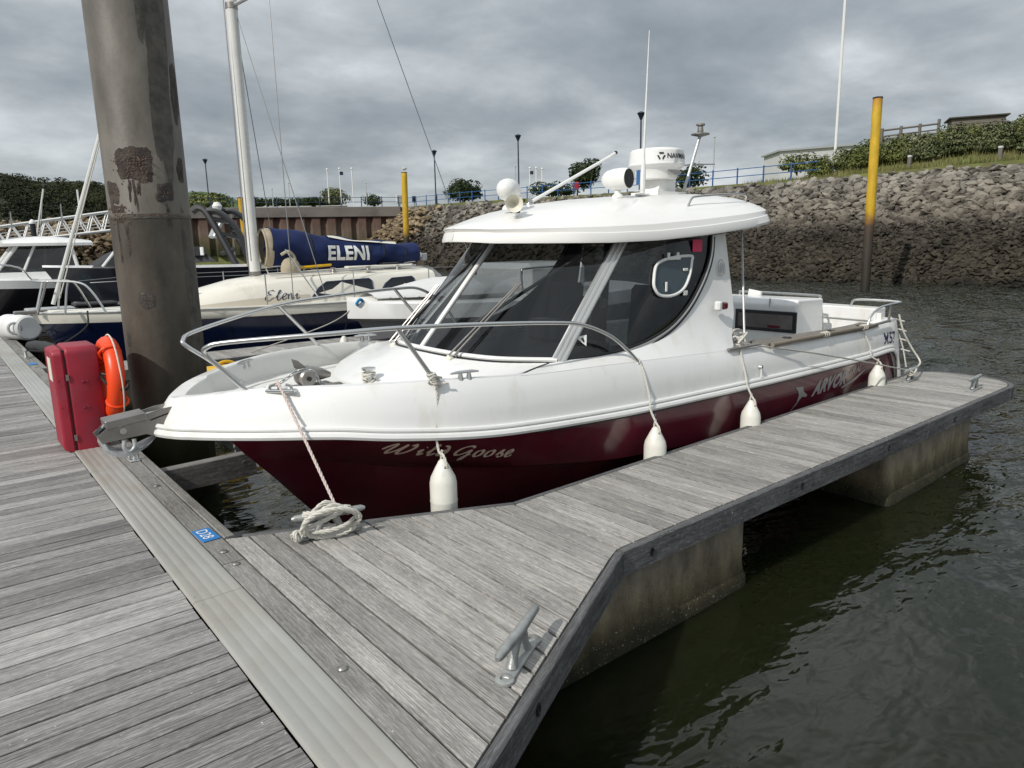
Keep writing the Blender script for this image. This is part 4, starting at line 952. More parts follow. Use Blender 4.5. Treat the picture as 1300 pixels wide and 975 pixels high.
search_light(3.80, 4.66, R(38), .98)
search_light(4.82, 4.38, R(-80), 1.0)
# horn
z = roof_z(3.66, 4.42); M = Matrix.Rotation(R(-128), 3, 'Z') @ Matrix.Rotation(R(95), 3, 'Y')
hn = MB().lathe([(.03, -.10), (.045, -.09), (.046, -.05), (.03, -.03), (.034, .02), (.05, .05), (.068, .075), (.070, .082), (.062, .078), (.035, .03), (.0001, .0)], 18, (3.66, 4.42, z + .07), M); hn.build('horn', CREAMPLASTIC, boat)
MB().box((3.69, 4.44, z + .015), (.07, .05, .04), ch=.006).build('horn_bracket', BLACKPL, boat, smooth=False)
# radar
RX, RY = 5.76, 4.72; rz = roof_z(RX, RY)
MB().prism([(RX - .18, RY - .17, rz - .01), (RX + .26, RY - .17, rz - .01), (RX + .26, RY + .17, rz - .01), (RX - .18, RY + .17, rz - .01)], (0, 0, .035)).build('radar_plate', WHITEPAINT, boat, smooth=False)
m = MB(); m.grid([[(RX - .12 + .0, RY - .11, rz), (RX + .16, RY - .11, rz), (RX + .16, RY + .11, rz), (RX - .12, RY + .11, rz)], [(RX - .04, RY - .10, rz + .16), (RX + .18, RY - .10, rz + .16), (RX + .18, RY + .10, rz + .16), (RX - .04, RY + .10, rz + .16)]], closed=True); m.build('radar_bracket', WHITEPAINT, boat, smooth=False)
rr = 0.278; r0 = rz + .145
rad = MB().lathe([(.18, 0), (.20, .006), (.215, .06), (.235, .095), (.242, .105), (rr - .005, .125), (rr, .132), (rr, .142), (rr - .004, .147), (rr - .008, .20), (rr - .014, .262), (rr - .03, .282), (rr - .07, .290), (.0001, .292)], 40, (RX, RY, r0)).build('radar', WHITEPAINT, boat, ang=30)
fn = lambda u, v: (RX + (rr - .003) * math.cos(u / rr + R(-153)), RY + (rr - .003) * math.sin(u / rr + R(-153)), r0 + .182 + v)
m = MB(); text_mb(m, 'NAVMAN', 0.066, lambda u, v: fn(u + .16, v), bold=.0012); m.build('lettering', BLACKTXT, rad, smooth=False)
m = MB()
for a0 in (90, 210, 330):
    cxx, cyy = .033 * math.cos(R(a0)), .033 * math.sin(R(a0)); d = [(-.026, .006), (.026, .006), (.018, -.009), (-.018, -.009)]; ca, sa = math.cos(R(a0 - 90)), math.sin(R(a0 - 90))
    m.poly([fn(.105 + cxx * .85 + px * ca - py * sa, .02 + cyy * .85 + px * sa + py * ca) for px, py in d])
m.build('emblem', BLACKTXT, rad, smooth=False)
m = MB(); m.poly([(RX + .232 * math.cos(a), RY + .232 * math.sin(a), r0 + z) for a, z in [(R(-112 + k * 8), .035) for k in range(7)] + [(R(-64 - k * 8), .075) for k in range(7)]]); m.build('rating_label', GREYTXT, rad, smooth=False)
# whip aerial on its ratchet foot, folded pole, all-round light mast
MB().tube([(5.13, 4.36, roof_z(5.13, 4.36) - .01), (5.13, 4.36, roof_z(5.13, 4.36) + .07)], .022, 8).build('aerial_foot', WHITEPAINT, boat)
MB().box((5.13, 4.36, roof_z(5.13, 4.36) + .01), (.12, .08, .02), ch=.005).build('aerial_base', WHITEPAINT, boat, smooth=False)
az = roof_z(5.13, 4.36)
MB().tube([(5.13, 4.36, az + .05), (5.135, 4.36, az + .2), (5.14, 4.36, az + .32)], [.024, .024, .014], 8).build('aerial_ferrule', WHITEPAINT, boat)
MB().tube([(5.14, 4.36, az + .30), (5.16, 4.36, az + .8), (5.19, 4.36, 3.42)], [.011, .008, .004], 7).build('whip_aerial', WHITEPAINT, boat)
MB().box((5.17, 4.44, az + .17), (.02, .05, .13), ch=.004).build('blue_lamp', BLUELENS, boat, smooth=False)
MB().tube([(4.30, 4.95, roof_z(4.3, 4.95) + .03), (5.35, 5.0, 2.42), (5.46, 5.0, 2.475)], [.016, .016, .013], 8).build('folded_aerial', WHITEPAINT, boat)
MB().ell((5.47, 5.0, 2.48), (.022, .018, .018), 8, 6).build('aerial_tip', BLACKPL, boat)
MB().lathe([(.05, 0), (.045, .02), (.02, .03), (.02, .07)], 12, (4.28, 4.95, roof_z(4.28, 4.95) - .005)).build('aerial_foot', STEEL, boat)
mb0, mt0 = V(6.18, 4.72, 2.05), V(6.46, 4.72, 2.69)
MB().tube([mb0, mt0], .016, 8).build('light_mast', GALV, boat)
MB().box(mb0 + V(0, 0, -.01), (.14, .09, .035), ch=.008).build('mast_foot', BLACKPL, boat, smooth=False)
MB().lathe([(.02, -.02), (.095, .0), (.095, .010), (.03, .022), (.032, .035), (.026, .085), (.046, .092), (.046, .108), (.0001, .112)], 20, mt0).build('mast_light', DULLSTEEL, boat)
MB().tube([mb0.lerp(mt0, .52) + V(-.19, .13, -.02), mb0.lerp(mt0, .52), mb0.lerp(mt0, .52) + V(.18, -.16, .0)], .009, 6).build('crosstree', STEEL, boat)
# bow rails
nr = cat([(1.44, 4.36, .735), (1.30, 4.37, .90), (1.21, 4.36, 1.0), (1.215, 4.32, 1.045), (1.32, 4.24, 1.072), (1.8, 3.9, 1.105), (2.15, 3.755, 1.117), (2.7, 3.66, 1.10), (3.35, 3.625, 1.058), (3.62, 3.61, 1.02), (3.88, 3.595, .92), (4.05, 3.575, .80), (4.17, 3.56, .69)], 6)
MB().tube(nr, .0145, 10).build('bow_rail', STEEL, boat)
MB().tube([(2.42, 3.715, .73), (2.17, 3.752, 1.112)], .0145, 10).build('rail_post', STEEL, boat)
fr = cat([(1.60, 4.96, .69), (1.42, 4.98, .86), (1.28, 4.99, .975), (1.265, 5.02, 1.02), (1.40, 5.14, 1.065), (2.1, 5.50, 1.165), (2.7, 5.75, 1.195), (3.4, 5.90, 1.215), (3.72, 5.94, 1.19), (4.0, 5.94, 1.0), (4.16, 5.93, .72)], 6)
MB().tube(fr, .0145, 10).build('bow_rail', STEEL, boat)
for a, b in (((2.52, 5.70, .78), (2.12, 5.52, 1.168)), ((3.75, 5.88, .78), (3.40, 5.90, 1.213))): MB().tube([a, b], .0145, 10).build('rail_post', STEEL, boat)
flm = MB().lathe([(.028, 0), (.026, .007), (.016, .012), (.016, .02)], 12).mesh('rail_foot', STEEL)
for p in ((1.44, 4.36, .728), (2.42, 3.715, .735), (4.17, 3.56, .68), (1.60, 4.96, .695), (2.52, 5.70, .765), (3.75, 5.88, .74)): place(flm, 'rail_foot', boat, p)
# anchor roller
m = MB()
for yy in (4.635, 4.765):
    m.prism([(1.13, yy, .665), (.99, yy, .655), (.70, yy, .590), (.64, yy, .545), (.66, yy, .50), (.90, yy, .515), (.98, yy, .48), (1.06, yy, .50)], (0, .008, 0))
m.prism([(1.25, 4.635, .68), (.93, 4.635, .60), (.93, 4.773, .60), (1.25, 4.773, .68)], (0, 0, -.008))
m.build('bow_roller', DULLSTEEL, boat, smooth=False)
MB().box((.80, 4.70, .615), (.22, .155, .05), Matrix.Rotation(-.1, 3, 'Y'), ch=.004).build('roller_guard', DULLSTEEL, boat, smooth=False)
MB().tube([(.775, 4.615, .56), (.775, 4.79, .56)], .019, 10).build('roller_bolt', STEEL, boat)
MB().tube([(.69, 4.66, .545), (.69, 4.74, .545)], .04, 12).build('roller', BLACKRUB, boat)
# anchor: curved palm below the roller, shank lying in the channel
anc = []
prof = [(.70, .60), (.660, .555), (.655, .50), (.672, .455), (.715, .425), (.775, .415), (.84, .425), (.90, .450), (.945, .475)]
wid = [.03, .045, .06, .075, .085, .09, .085, .07, .03]
m = MB(); rows = []
for (px, pz), w in zip(prof, wid):
    rows.append([(px + .010 * (1 - (t * t)), 4.70 + w * t, pz - .012 * t * t) for t in np.linspace(-1, 1, 9)])
m.grid(rows); inner = [[(p[0] + .016, p[1], p[2] + .018) for p in r] for r in rows]; m.grid(inner, flip=True)
for r0_, r1_ in ((rows[0], inner[0]), (rows[-1], inner[-1])): m.grid([r0_, r1_])
m.grid([[r[0] for r in rows], [r[0] for r in inner]]); m.grid([[r[-1] for r in rows], [r[-1] for r in inner]])
anchor = m.build('anchor', GALV, boat, ang=50, fixn=True)
m = MB(); m.prism([(.70, 4.685, .61), (.66, 4.685, .56), (.80, 4.685, .52), (1.2, 4.685, .62), (1.2, 4.685, .655)], (0, .03, 0)); m.build('shank', GALV, anchor, smooth=False)
MB().tube(cat([(.775, 4.625, .50), (.770, 4.62, .455), (.795, 4.62, .43), (.825, 4.62, .455), (.828, 4.625, .50)], 5), .012, 8).build('shackle', GALV, anchor)
# windlass, chain, samson post
wl = MB(); wl.box((1.98, 4.70, .635), (.34, .16, .05), ch=.01); wl.build('windlass_base', DULLSTEEL, boat, smooth=False)
M = Matrix.Rotation(PI / 2, 3, 'X'); WD = (1.93, 4.64, .725)
MB().lathe([(.0001, -.07), (.03, -.07), (.057, -.06), (.060, -.03), (.036, -.018), (.034, .018), (.058, .03), (.060, .055), (.05, .07), (.0001, .07)], 22, WD, M).build('windlass_drum', DULLSTEEL, boat, ang=30)
MB().lathe([(.0001, .07), (.016, .07), (.016, .082), (.0001, .082)], 10, WD, M).build('windlass_hub', BLACKPL, boat)
MB().tube([(1.93, 4.76, .735), (2.0, 4.76, .735), (2.10, 4.76, .715), (2.17, 4.76, .70)], [.05, .055, .045, .02], 12).build('windlass_motor', DULLSTEEL, boat)
MB().prism([(1.885, 4.70, .79), (1.87, 4.70, .855), (1.91, 4.70, .84), (1.97, 4.70, .785), (1.96, 4.70, .76)], (0, .010, 0)).build('windlass_lever', DULLSTEEL, boat, smooth=False)
MB().box((2.10, 4.56, .655), (.12, .05, .04), ch=.006).build('windlass_switch', TEAK, boat, smooth=False)
lk = MB().tube([(.017 * math.cos(a) + (.010 if math.cos(a) > 0 else -.010), .012 * math.sin(a), 0) for a in np.linspace(0, 2 * PI, 12, endpoint=False)], .0052, 5, closed=True).mesh('chain_link', GALV)
ch = cat([(1.18, 4.70, .67), (1.40, 4.70, .665), (1.62, 4.69, .67), (1.76, 4.66, .71), (1.86, 4.65, .765), (1.93, 4.645, .775), (1.99, 4.64, .755), (2.03, 4.60, .68), (2.12, 4.5, .62), (2.2, 4.45, .61)], 6)
d = 0; acc = []
for a, b in zip(ch, ch[1:]):
    a, b = V(a), V(b)
    while d < (b - a).length: acc.append((a + (b - a).normalized() * d, (b - a).normalized())); d += .040
    d -= (b - a).length
for i, (p, t_) in enumerate(acc):
    e = (t_.to_track_quat('X', 'Z').to_matrix() @ Matrix.Rotation(PI / 2 * (i % 2) + .5, 3, 'X')).to_euler(); place(lk, 'chain_link', boat, p, rot=e)
MB().lathe([(.034, 0), (.032, .13), (.05, .135), (.052, .15), (.0001, .152)], 14, (2.40, 4.60, .59)).build('samson_post', STEEL, boat)
MB().tube([(2.40, 4.51, .685), (2.40, 4.69, .685)], .012, 8).build('post_pin', STEEL, boat)
pr_ = MB(); pp = []
for k in range(70): a = k * .42; pp.append((2.40 + .045 * math.cos(a), 4.60 + .045 * math.sin(a), .625 + .075 * abs(math.sin(k * .13))))
rope_mb(pr_, pp, .0085); rope_mb(pr_, cat([(2.36, 4.58, .64), (2.25, 4.52, .61), (2.15, 4.42, .60), (2.05, 4.3, .61)], 6), .0085); pr_.build('post_rope', ROPE, boat)
MB().box((1.57, 4.155, .755), (.19, .045, .018), Matrix.Rotation(R(-50), 3, 'Z'), ch=.005).build('bow_chock', STEEL, boat, smooth=False)
for dx in (-.05, .05): MB().tube(cat([(1.57 + dx, 4.155 - dx, .76), (1.57 + dx * .9, 4.155 - dx * .9, .785), (1.57 + dx * .5, 4.155 - dx * .5, .795)], 4), .009, 7).build('chock_horn', STEEL, boat)
cl2 = MB().tube([(-.10, 0, .045), (-.05, 0, .05), (.05, 0, .05), (.10, 0, .045)], [.006, .011, .011, .006], 8); cl2.lathe([(.022, 0), (.012, .045)], 8, (-.03, 0, 0)).lathe([(.022, 0), (.012, .045)], 8, (.03, 0, 0)); c2 = cl2.mesh('deck_cleat', STEEL)
for p, rz_ in (((3.0, 5.77, .775), R(-15)), ((2.62, 3.70, .745), R(-12)), ((1.75, 5.30, .74), R(40))): place(c2, 'deck_cleat', boat, p, rz_)
# wipers
def wiper(s, foot, tip, bl0, bl1):
    f = V(foot); tp = V(tip); b0, b1 = V(bl0), V(bl1); o = V(-.03, -.02 * s, .03)
    MB().tube([f, f + o * 1.2, tp + o * 1.3], .0075, 6).build('wiper_arm', DULLSTEEL, boat)
    MB().tube([f + V(.03, -.03, 0), f + V(.03, -.03, 0) + o * 1.2, tp + o * 1.3 + V(.012, -.012, 0)], .0075, 6).build('wiper_arm', DULLSTEEL, boat)
    MB().tube([b0 + o * .5, b1 + o * .5], .015, 6).build('wiper_blade', BLACKRUB, boat)
    MB().box(f + V(-.01, 0, .0), (.05, .06, .04), Matrix.Rotation(.7, 3, 'Y'), ch=.006).build('wiper_spindle', CREAMPLASTIC, boat, smooth=False)
def scr(u, f, s=1): i = u * (nW - 1); a = [np.interp(i, range(nW), [p[k] for p in SILL]) for k in range(3)]; b = [np.interp(i, range(nW), [p[k] for p in TOPW]) for k in range(3)]; return sp(tuple(a[k] + (b[k] - a[k]) * f for k in range(3)), s)
wiper(1, V(scr(.42, 0)) + V(-.05, -.02, -.025), scr(.62, .56), scr(.42, .22), scr(.88, .86))
wiper(-1, V(scr(.52, 0, -1)) + V(-.05, .02, -.025), scr(.35, .5, -1), scr(.62, .15, -1), scr(.08, .80, -1))
# side window hatch, sticker, paper notice, maker's badge, navigation light
HO = [(4.56, 1.23), (4.57, 1.30), (4.62, 1.40), (4.70, 1.44), (4.86, 1.465), (5.09, 1.47), (5.09, 1.43), (5.03, 1.30), (4.93, 1.20), (4.78, 1.155), (4.62, 1.165)]
hp = cat([wpt(x, z, 1, .012) for x, z in HO], 4, closed=True)
hat = MB().tube(hp, .013, 7, closed=True).build('hatch_frame', WHITEPAINT, boat)
m = MB(); m.poly(cat([wpt(x, z, 1, .009) for x, z in HO], 4, closed=True)); m.build('hatch_pane', mat('hatch_acrylic', (.035, .06, .075), .12), hat, smooth=False)
def on_side(x, z, w, h, o, name, mt, par=boat, th=.014): MB().box(wpt(x, z, 1, o), (w, th, h), ch=.004).build(name, mt, par, smooth=False)
on_side(4.84, 1.455, .17, .022, .022, 'hatch_handle', WHITEPAINT, hat); on_side(4.78, 1.478, .03, .055, .02, 'handle_post', WHITEPAINT, hat); on_side(4.90, 1.478, .03, .055, .02, 'handle_post', WHITEPAINT, hat)
on_side(4.70, 1.23, .022, .08, .02, 'hatch_catch', WHITEPAINT, hat); on_side(4.98, 1.36, .06, .022, .02, 'hatch_catch', WHITEPAINT, hat); on_side(4.95, 1.165, .055, .04, .012, 'hatch_clip', WHITEPAINT, hat)
m = MB(); m.poly([wpt(3.70, .905, 1, .004), wpt(3.80, .915, 1, .004), wpt(3.77, .835, 1, .004)]); st = m.build('window_sticker', WHITETXT, boat, smooth=False)
m = MB(); m.poly([wpt(3.745, .895, 1, .006), wpt(3.765, .895, 1, .006), wpt(3.765, .865, 1, .006), wpt(3.75, .865, 1, .006)]); m.build('sticker_mark', BLACKTXT, st, smooth=False)
on_side(5.20, 1.555, .13, .105, .006, 'pink_notice', PINKPAPER, boat, .003)
bx, bz = 5.385, 1.30
m = MB()
for a0, a1, r_ in ((0, 2 * PI, .072),): 
    m.grid([[wpt(5.50 + r_ * .75 * math.cos(a), 1.36 + r_ * math.sin(a), 1, .020) for a in np.linspace(a0, a1, 30)], [wpt(5.50 + (r_ - .011) * .75 * math.cos(a), 1.36 + (r_ - .008) * math.sin(a), 1, .020) for a in np.linspace(a0, a1, 30)]])
for k in range(3):
    m.grid([[wpt(5.465 + .022 * k + .028 * t, 1.315 + .09 * t - .02 * (t - .5) ** 2 * k, 1, .022) for t in np.linspace(0, 1, 6)], [wpt(5.476 + .022 * k + .028 * t, 1.308 + .09 * t, 1, .022) for t in np.linspace(0, 1, 6)]])
m.build('badge', GREYTXT, boat, smooth=False)
MB().box(wpt(5.315, 1.035, 1, .070), (.06, .06, .085), ch=.015).build('nav_light', WHITEPAINT, boat, smooth=False)
MB().box(wpt(5.372, 1.035, 1, .082), (.066, .066, .062), ch=.012).build('nav_light_lens', REDLENS, boat, smooth=False)
# cockpit
ck = [i for i, p in enumerate(GUN) if p[0] >= 5.45]
m = MB()
for s in (1, -1):
    m.grid([[sp(CAP[i], s) for i in ck], [sp((CAP[i][0], CAP[i][1] - .01, CAP[i][2] - .03), s) for i in ck], [sp((CAP[i][0], CAP[i][1] + .03, -.12), s) for i in ck]], flip=(s > 0))
m.build('cockpit_lining', GEL, boat, ang=45)
MB().box((7.1, YC, -.10), (3.4, 2.1, .04)).build('cockpit_sole', DECKGEL, boat, smooth=False)
# transom: raked, with rounded corners
m = MB(); rows = []
for r in (TROWS[0], TROWS[2], TROWS[4], TROWS[6], TROWS[7], CAP):
    p = r[-1]; rows.append([sp((p[0] + .05 * (1 - t * t), p[1] * t, p[2]), 1) for t in np.linspace(1, -1, 13)])
m.grid(rows, flip=True); m.build('transom', GEL, boat, ang=50)
m = MB(); m.prism([sp((8.60, 1.0, .62)), sp((8.60, -1.0, .62)), sp((8.86, -1.0, .62)), sp((8.86, 1.0, .62))], (0, 0, .15)); m.build('transom_cap', GEL, boat, smooth=False, bevel=.012)
MB().box((8.66, YC, .30), (.06, 2.1, .84)).build('transom_lining', GEL, boat, smooth=False)
# locker with a dark framed window across the stern
x0 = 7.62
lk_ = MB(); lk_.prism([(x0, 4.19, .30), (x0, 4.19, .85), (x0 + .06, 4.19, .915), (8.25, 4.19, .90), (8.30, 4.19, .30)], (0, 1.55, 0)); locker = lk_.build('stern_locker', GEL, boat, smooth=False, bevel=.02)
MB().box((x0 + .30, 4.97, .07), (.60, 1.45, .50)).build('locker_base', GEL, boat, smooth=False)
MB().box((x0 - .004, 4.565, .655), (.02, .80, .245), ch=.006).build('locker_window_frame', BLACKPL, locker, smooth=False)
MB().box((x0 - .015, 4.565, .655), (.008, .71, .165)).build('locker_window', mat('smoked_pane', (.13, .115, .11), .12, var=.2, vscale=5), locker, smooth=False)
MB().box((x0 - .0205, 4.44, .595), (.004, .16, .03), ch=.001).build('red_contents', REDLENS, locker, smooth=False)  # red objects inside the locker, as one small red piece
MB().box((x0 + .01, 4.52, .87), (.03, .006, .10)).build('lid_joint', GREYTXT, locker, smooth=False)
# stern rails
MB().tube(cat([(8.30, 5.35, .66), (8.30, 5.36, .90), (8.30, 5.26, .935), (8.30, 4.35, .925), (8.30, 4.26, .90), (8.31, 4.24, .80), (8.33, 4.20, .40)], 6), .013, 8).build('stern_rail', STEEL, boat)
rb = MB().box((8.28, 5.13, .86), (.012, .20, .20), Matrix.Rotation(.15, 3, 'X'), ch=.003).build('bracket_plate', WHITEPAINT, boat, smooth=False)
MB().tube(cat([(8.12, 3.60, .60), (8.20, 3.60, .72), (8.32, 3.58, .80), (8.5, 3.56, .83), (8.82, 3.54, .845)], 5), .013, 8).build('stern_rail', STEEL, boat)
MB().tube(cat([(8.70, 4.08, .70), (8.70, 4.06, .82), (8.71, 4.0, .86), (8.78, 3.75, .86), (8.82, 3.54, .845)], 5), .013, 8).build('stern_rail', STEEL, boat)
MB().tube([(8.60, 3.57, .63), (8.60, 3.555, .84)], .016, 8).build('rail_post', DULLSTEEL, boat)
# teak cap on the near gunwale with rod holders, grab bar
ii = [i for i, p in enumerate(GUN) if 5.85 <= p[0] <= 8.3]
m = MB(); rows = []
for i in ii:
    p = GUN[i]; rows.append([sp((p[0], p[1] + .012, p[2] + .004)), sp((p[0], p[1] + .012, p[2] + .030)), sp((p[0], p[1] - .20, p[2] + .034)), sp((p[0], p[1] - .20, p[2] + .008))])
m.grid(rows, closed=True); m.poly(rows[0], True); m.poly(rows[-1]); cap = m.build('gunwale_cap', TEAK, boat, ang=40, fixn=True)
for X in (6.45, 7.35, 8.0):
    z_ = float(np.interp(X, [p[0] for p in GUN], [p[2] for p in GUN])); y_ = YC - 1.10
    MB().lathe([(.045, .0), (.045, .006), (.028, .007), (.024, -.0005), (.0001, -.001)], 14, (X, y_, z_ + .036 + heel(y_))).build('rod_holder', BLACKPL, cap)
MB().box((5.55, 3.515, .665), (.50, .035, .022), ch=.006).build('fairlead_strip', DULLSTEEL, boat, smooth=False)
MB().tube([(5.72, 3.463, .47), (5.72, 3.43, .47)], .016, 8).build('skin_fitting', STEEL, boat); MB().tube([(5.72, 3.44, .46), (5.722, 3.44, .38)], .006, 6).build('drain_pipe', WHITEPAINT, boat)
# lettering
def on_hull(x, z, o=.004): return sp((x, hull_b(x, z) + o, z))
def on_top(x, z, o=.004): return sp((x, top_b(x, z) + o, z))
W_ = [[(0, .03), (.02, .062), (.05, .085), (.058, .075), (.04, .03), (.038, .006), (.05, .0), (.085, .03), (.118, .078), (.125, .085)], [(.125, .085), (.105, .04), (.10, .008), (.115, .0), (.15, .02), (.178, .06), (.172, .088), (.15, .075)]]
I_ = [[(0, .025), (.02, .045), (.016, .012), (.024, .0), (.045, .015)], [(.034, .066), (.038, .07)]]
L_ = [[(0, .02), (.03, .06), (.042, .088), (.03, .085), (.018, .03), (.02, .004), (.034, .0), (.055, .02)]]
D_ = [[(.045, .035), (.025, .046), (.005, .03), (.004, .008), (.02, .0), (.045, .02), (.05, .05), (.035, .08), (.01, .086)]]
G_ = [[(.105, .075), (.08, .09), (.03, .075), (.0, .035), (.012, .008), (.05, .02), (.095, .06)], [(.095, .06), (.085, .01), (.07, -.03), (.06, -.032), (.075, .0), (.11, .02)]]
O_ = [[(.03, .047), (.008, .036), (.0, .012), (.012, .0), (.034, .01), (.042, .034), (.03, .047), (.05, .036)]]
S_ = [[(0, .01), (.03, .05), (.026, .03), (.04, .012), (.028, .0), (.008, .004)]]
E_ = [[(0, .012), (.025, .024), (.038, .04), (.028, .05), (.010, .034), (.008, .01), (.022, .0), (.046, .014)]]
m = MB(); u0 = 0.0
XL = lambda g, k=1.22: [[(p[0] * k, p[1] * k) for p in st] for st in g]
for g, adv in ((W_, .215), (I_, .062), (L_, .072), (D_, .115), (G_, .135), (XL(O_), .080), (XL(O_), .080), (XL(S_), .066), (XL(E_), .06)):
    stroke_mb(m, [[(p[0] + u0, p[1]) for p in st] for st in g], lambda u, v: on_hull(2.13 + u * .98, .272 - .135 * u / .87 + v), w=.0118, slant=.15); u0 += adv
m.build('name_lettering', GOLDTXT, boat, smooth=False)
m = MB(); text_mb(m, 'ARVOR', .20, lambda u, v: on_hull(6.83 + u, .025 + v + u * .045), shear=.35, bold=.011, space=1.08); m.build('maker_lettering', GREYTXT, boat, smooth=False)
m = MB(); text_mb(m, '230 AS', .085, lambda u, v: on_hull(7.60 + u, .155 + v), shear=.35, bold=.003); m.build('model_lettering', GREYTXT, boat, smooth=False)
m = MB(); m.poly([on_hull(*q) for q in ((6.45, .17), (6.60, .155), (6.63, .10), (6.72, .05), (6.70, .03), (6.62, .045), (6.58, .02), (6.53, -.03), (6.42, -.10), (6.53, .0), (6.545, .07), (6.51, .12))]); m.build('bird_emblem', GREYTXT, boat, smooth=False)
m = MB(); m.poly([on_hull(*q) for q in ((7.45, .02), (7.75, .09), (8.0, .165), (8.02, .16), (7.8, .06), (7.5, 0.0))]); m.build('swoosh', GREYTXT, boat, smooth=False)
m = MB(); text_mb(m, 'M57', .185, lambda u, v: on_top(8.36 + u * 1.05, .395 + v - u * .03), bold=.003); m.build('registration_lettering', NAVYTXT, boat, smooth=False)
m = MB(); m.poly([on_hull(4.28, .262), on_hull(4.33, .262), on_hull(4.33, .236), on_hull(4.28, .236)]); m.build('hull_mark', GREYTXT, boat, smooth=False)

# ================================================================== FENDERS, LINES, LOOSE GEAR
def fender(x, y, ztop, label, hang, scale=1.0):
    t = thing('fender', label, 'fender', (x, y, ztop - .56), 'white fenders hung over the side of the fishing boat')
    b = MB().lathe([(.0001, -.56), (.025, -.555), (.03, -.53), (.05, -.50), (.080, -.44), (.086, -.38), (.086, -.272), (.088, -.262), (.088, -.255), (.086, -.245), (.086, -.14), (.078, -.10), (.045, -.035), (.032, -.012), (.026, 0), (.012, .012), (.0001, .014)], 22, (x, y, ztop)); b.build('body', FENDER, t)
    MB().lathe([(.0001, 0), (.013, 0), (.016, .003), (.013, .006), (.0001, .006)], 10, (x, y - .040, ztop - .035), Matrix.Rotation(PI / 2, 3, 'X')).build('eyelet', BLACKPL, t)
    m = MB(); rope_mb(m, cat([(x, y - .045, ztop - .035), (x, y - .035, ztop + .01), (x, y - .005, ztop + .045)] + hang, 6), .0085); rope_mb(m, cat([(x, y + .02, ztop - .02), (x, y + .01, ztop + .03), (x, y, ztop + .07)], 5), .0085)
    m.build('lanyard', ROPE, t)
    return t
fender(2.345, 3.585, .275, 'white fender hanging over the name lettering near the bow', [(2.35, 3.63, .33), (2.36, 3.67, .46), (2.39, 3.69, .62), (2.40, 3.70, .735), (2.41, 3.70, .76)])
fender(4.165, 3.375, .195, 'white fender hanging amidships below the foot of the bow rail', [(4.165, 3.425, .33), (4.17, 3.44, .42), (4.17, 3.50, .60), (4.17, 3.55, .70), (4.17, 3.56, .72)])
fender(5.475, 3.375, .20, 'white fender hanging below the knotted lines at the cabin back', [(5.475, 3.42, .33), (5.475, 3.435, .40), (5.48, 3.50, .60), (5.49, 3.52, .68)])
fender(7.98, 3.385, .215, 'white fender nearest the stern beside the maker lettering', [(7.90, 3.43, .32), (7.90, 3.45, .42), (7.86, 3.50, .56), (7.83, 3.53, .66)])
t = thing('rail_lashing', 'knotted white rope round the foot of the near bow rail post', 'rope', (2.41, 3.70, .72)); m = MB()
pp = [(2.415 - .010 * k / 12 + .028 * math.cos(k * .55), 3.715 + .028 * math.sin(k * .55), .745 + .0012 * k) for k in range(60)]; rope_mb(m, pp, .008); rope_mb(m, cat([(2.44, 3.70, .78), (2.36, 3.67, .80), (2.33, 3.68, .77), (2.37, 3.70, .745), (2.46, 3.66, .75)], 6), .008); m.build('coil', ROPE, t)
# bow line and its turns on the cleat
t = thing('bow_line', 'white mooring line from the bow down to a heavy coil on the pontoon cleat', 'mooring line', (1.57, 3.62, 0)); m = MB()
cc = V(1.575, 3.60, 0); cr_ = Matrix.Rotation(R(-15), 3, 'Z'); lc = lambda x, y, z: tuple(cc + cr_ @ V(x, y, z))
rope_mb(m, cat([(1.60, 4.30, .72), (1.575, 4.20, .765), (1.565, 4.13, .765), lc(.045, .05, .16)], 8), .0095); m.build('standing_part', ROPEPINK, t)
m = MB()
coil = []
for k in range(3):
    coil += [(-.135, -.02, .13 + .014 * k), (-.06, -.055 - .01 * k, .165), (.03, -.035, .185 - .01 * k), (.115, -.02, .13 + .012 * k), (.10, .045, .10), (.0, .05, .155 + .012 * k), (-.10, .04, .12)]
rope_mb(m, cat([lc(*p) for p in coil], 6), .0125)
big = []
for k in range(2):
    for a in np.linspace(0, 2 * PI, 13)[:-1]: big.append((.0 + (.145 + .012 * k) * math.cos(a), -.075 - .012 * k - .04 * math.sin(a), .100 + (.085 + .01 * k) * math.sin(a)))
rope_mb(m, cat([lc(*p) for p in big], 4), .0135)
rope_mb(m, cat([lc(*p) for p in ((-.12, -.06, .09), (-.05, -.09, .12), (.05, -.085, .155), (.09, -.06, .17))], 6), .0125)
rope_mb(m, cat([lc(*p) for p in ((-.11, -.07, .06), (-.02, -.10, .065), (.07, -.10, .08), (.13, -.06, .10))], 6), .0125)
m.build('turns', ROPE, t)
m = MB(); kn = [(-.19 + .026 * math.cos(a * 2.1) * math.cos(a), -.06 + .026 * math.cos(a * 2.1) * math.sin(a), .05 + .026 * math.sin(a * 2.1)) for a in np.linspace(0, 9, 50)]
rope_mb(m, [lc(*p) for p in kn], .011); rope_mb(m, cat([lc(*p) for p in ((-.17, -.05, .06), (-.14, -.02, .10), (-.13, .0, .13))], 5), .0125); m.build('end_knot', ROPE, t)
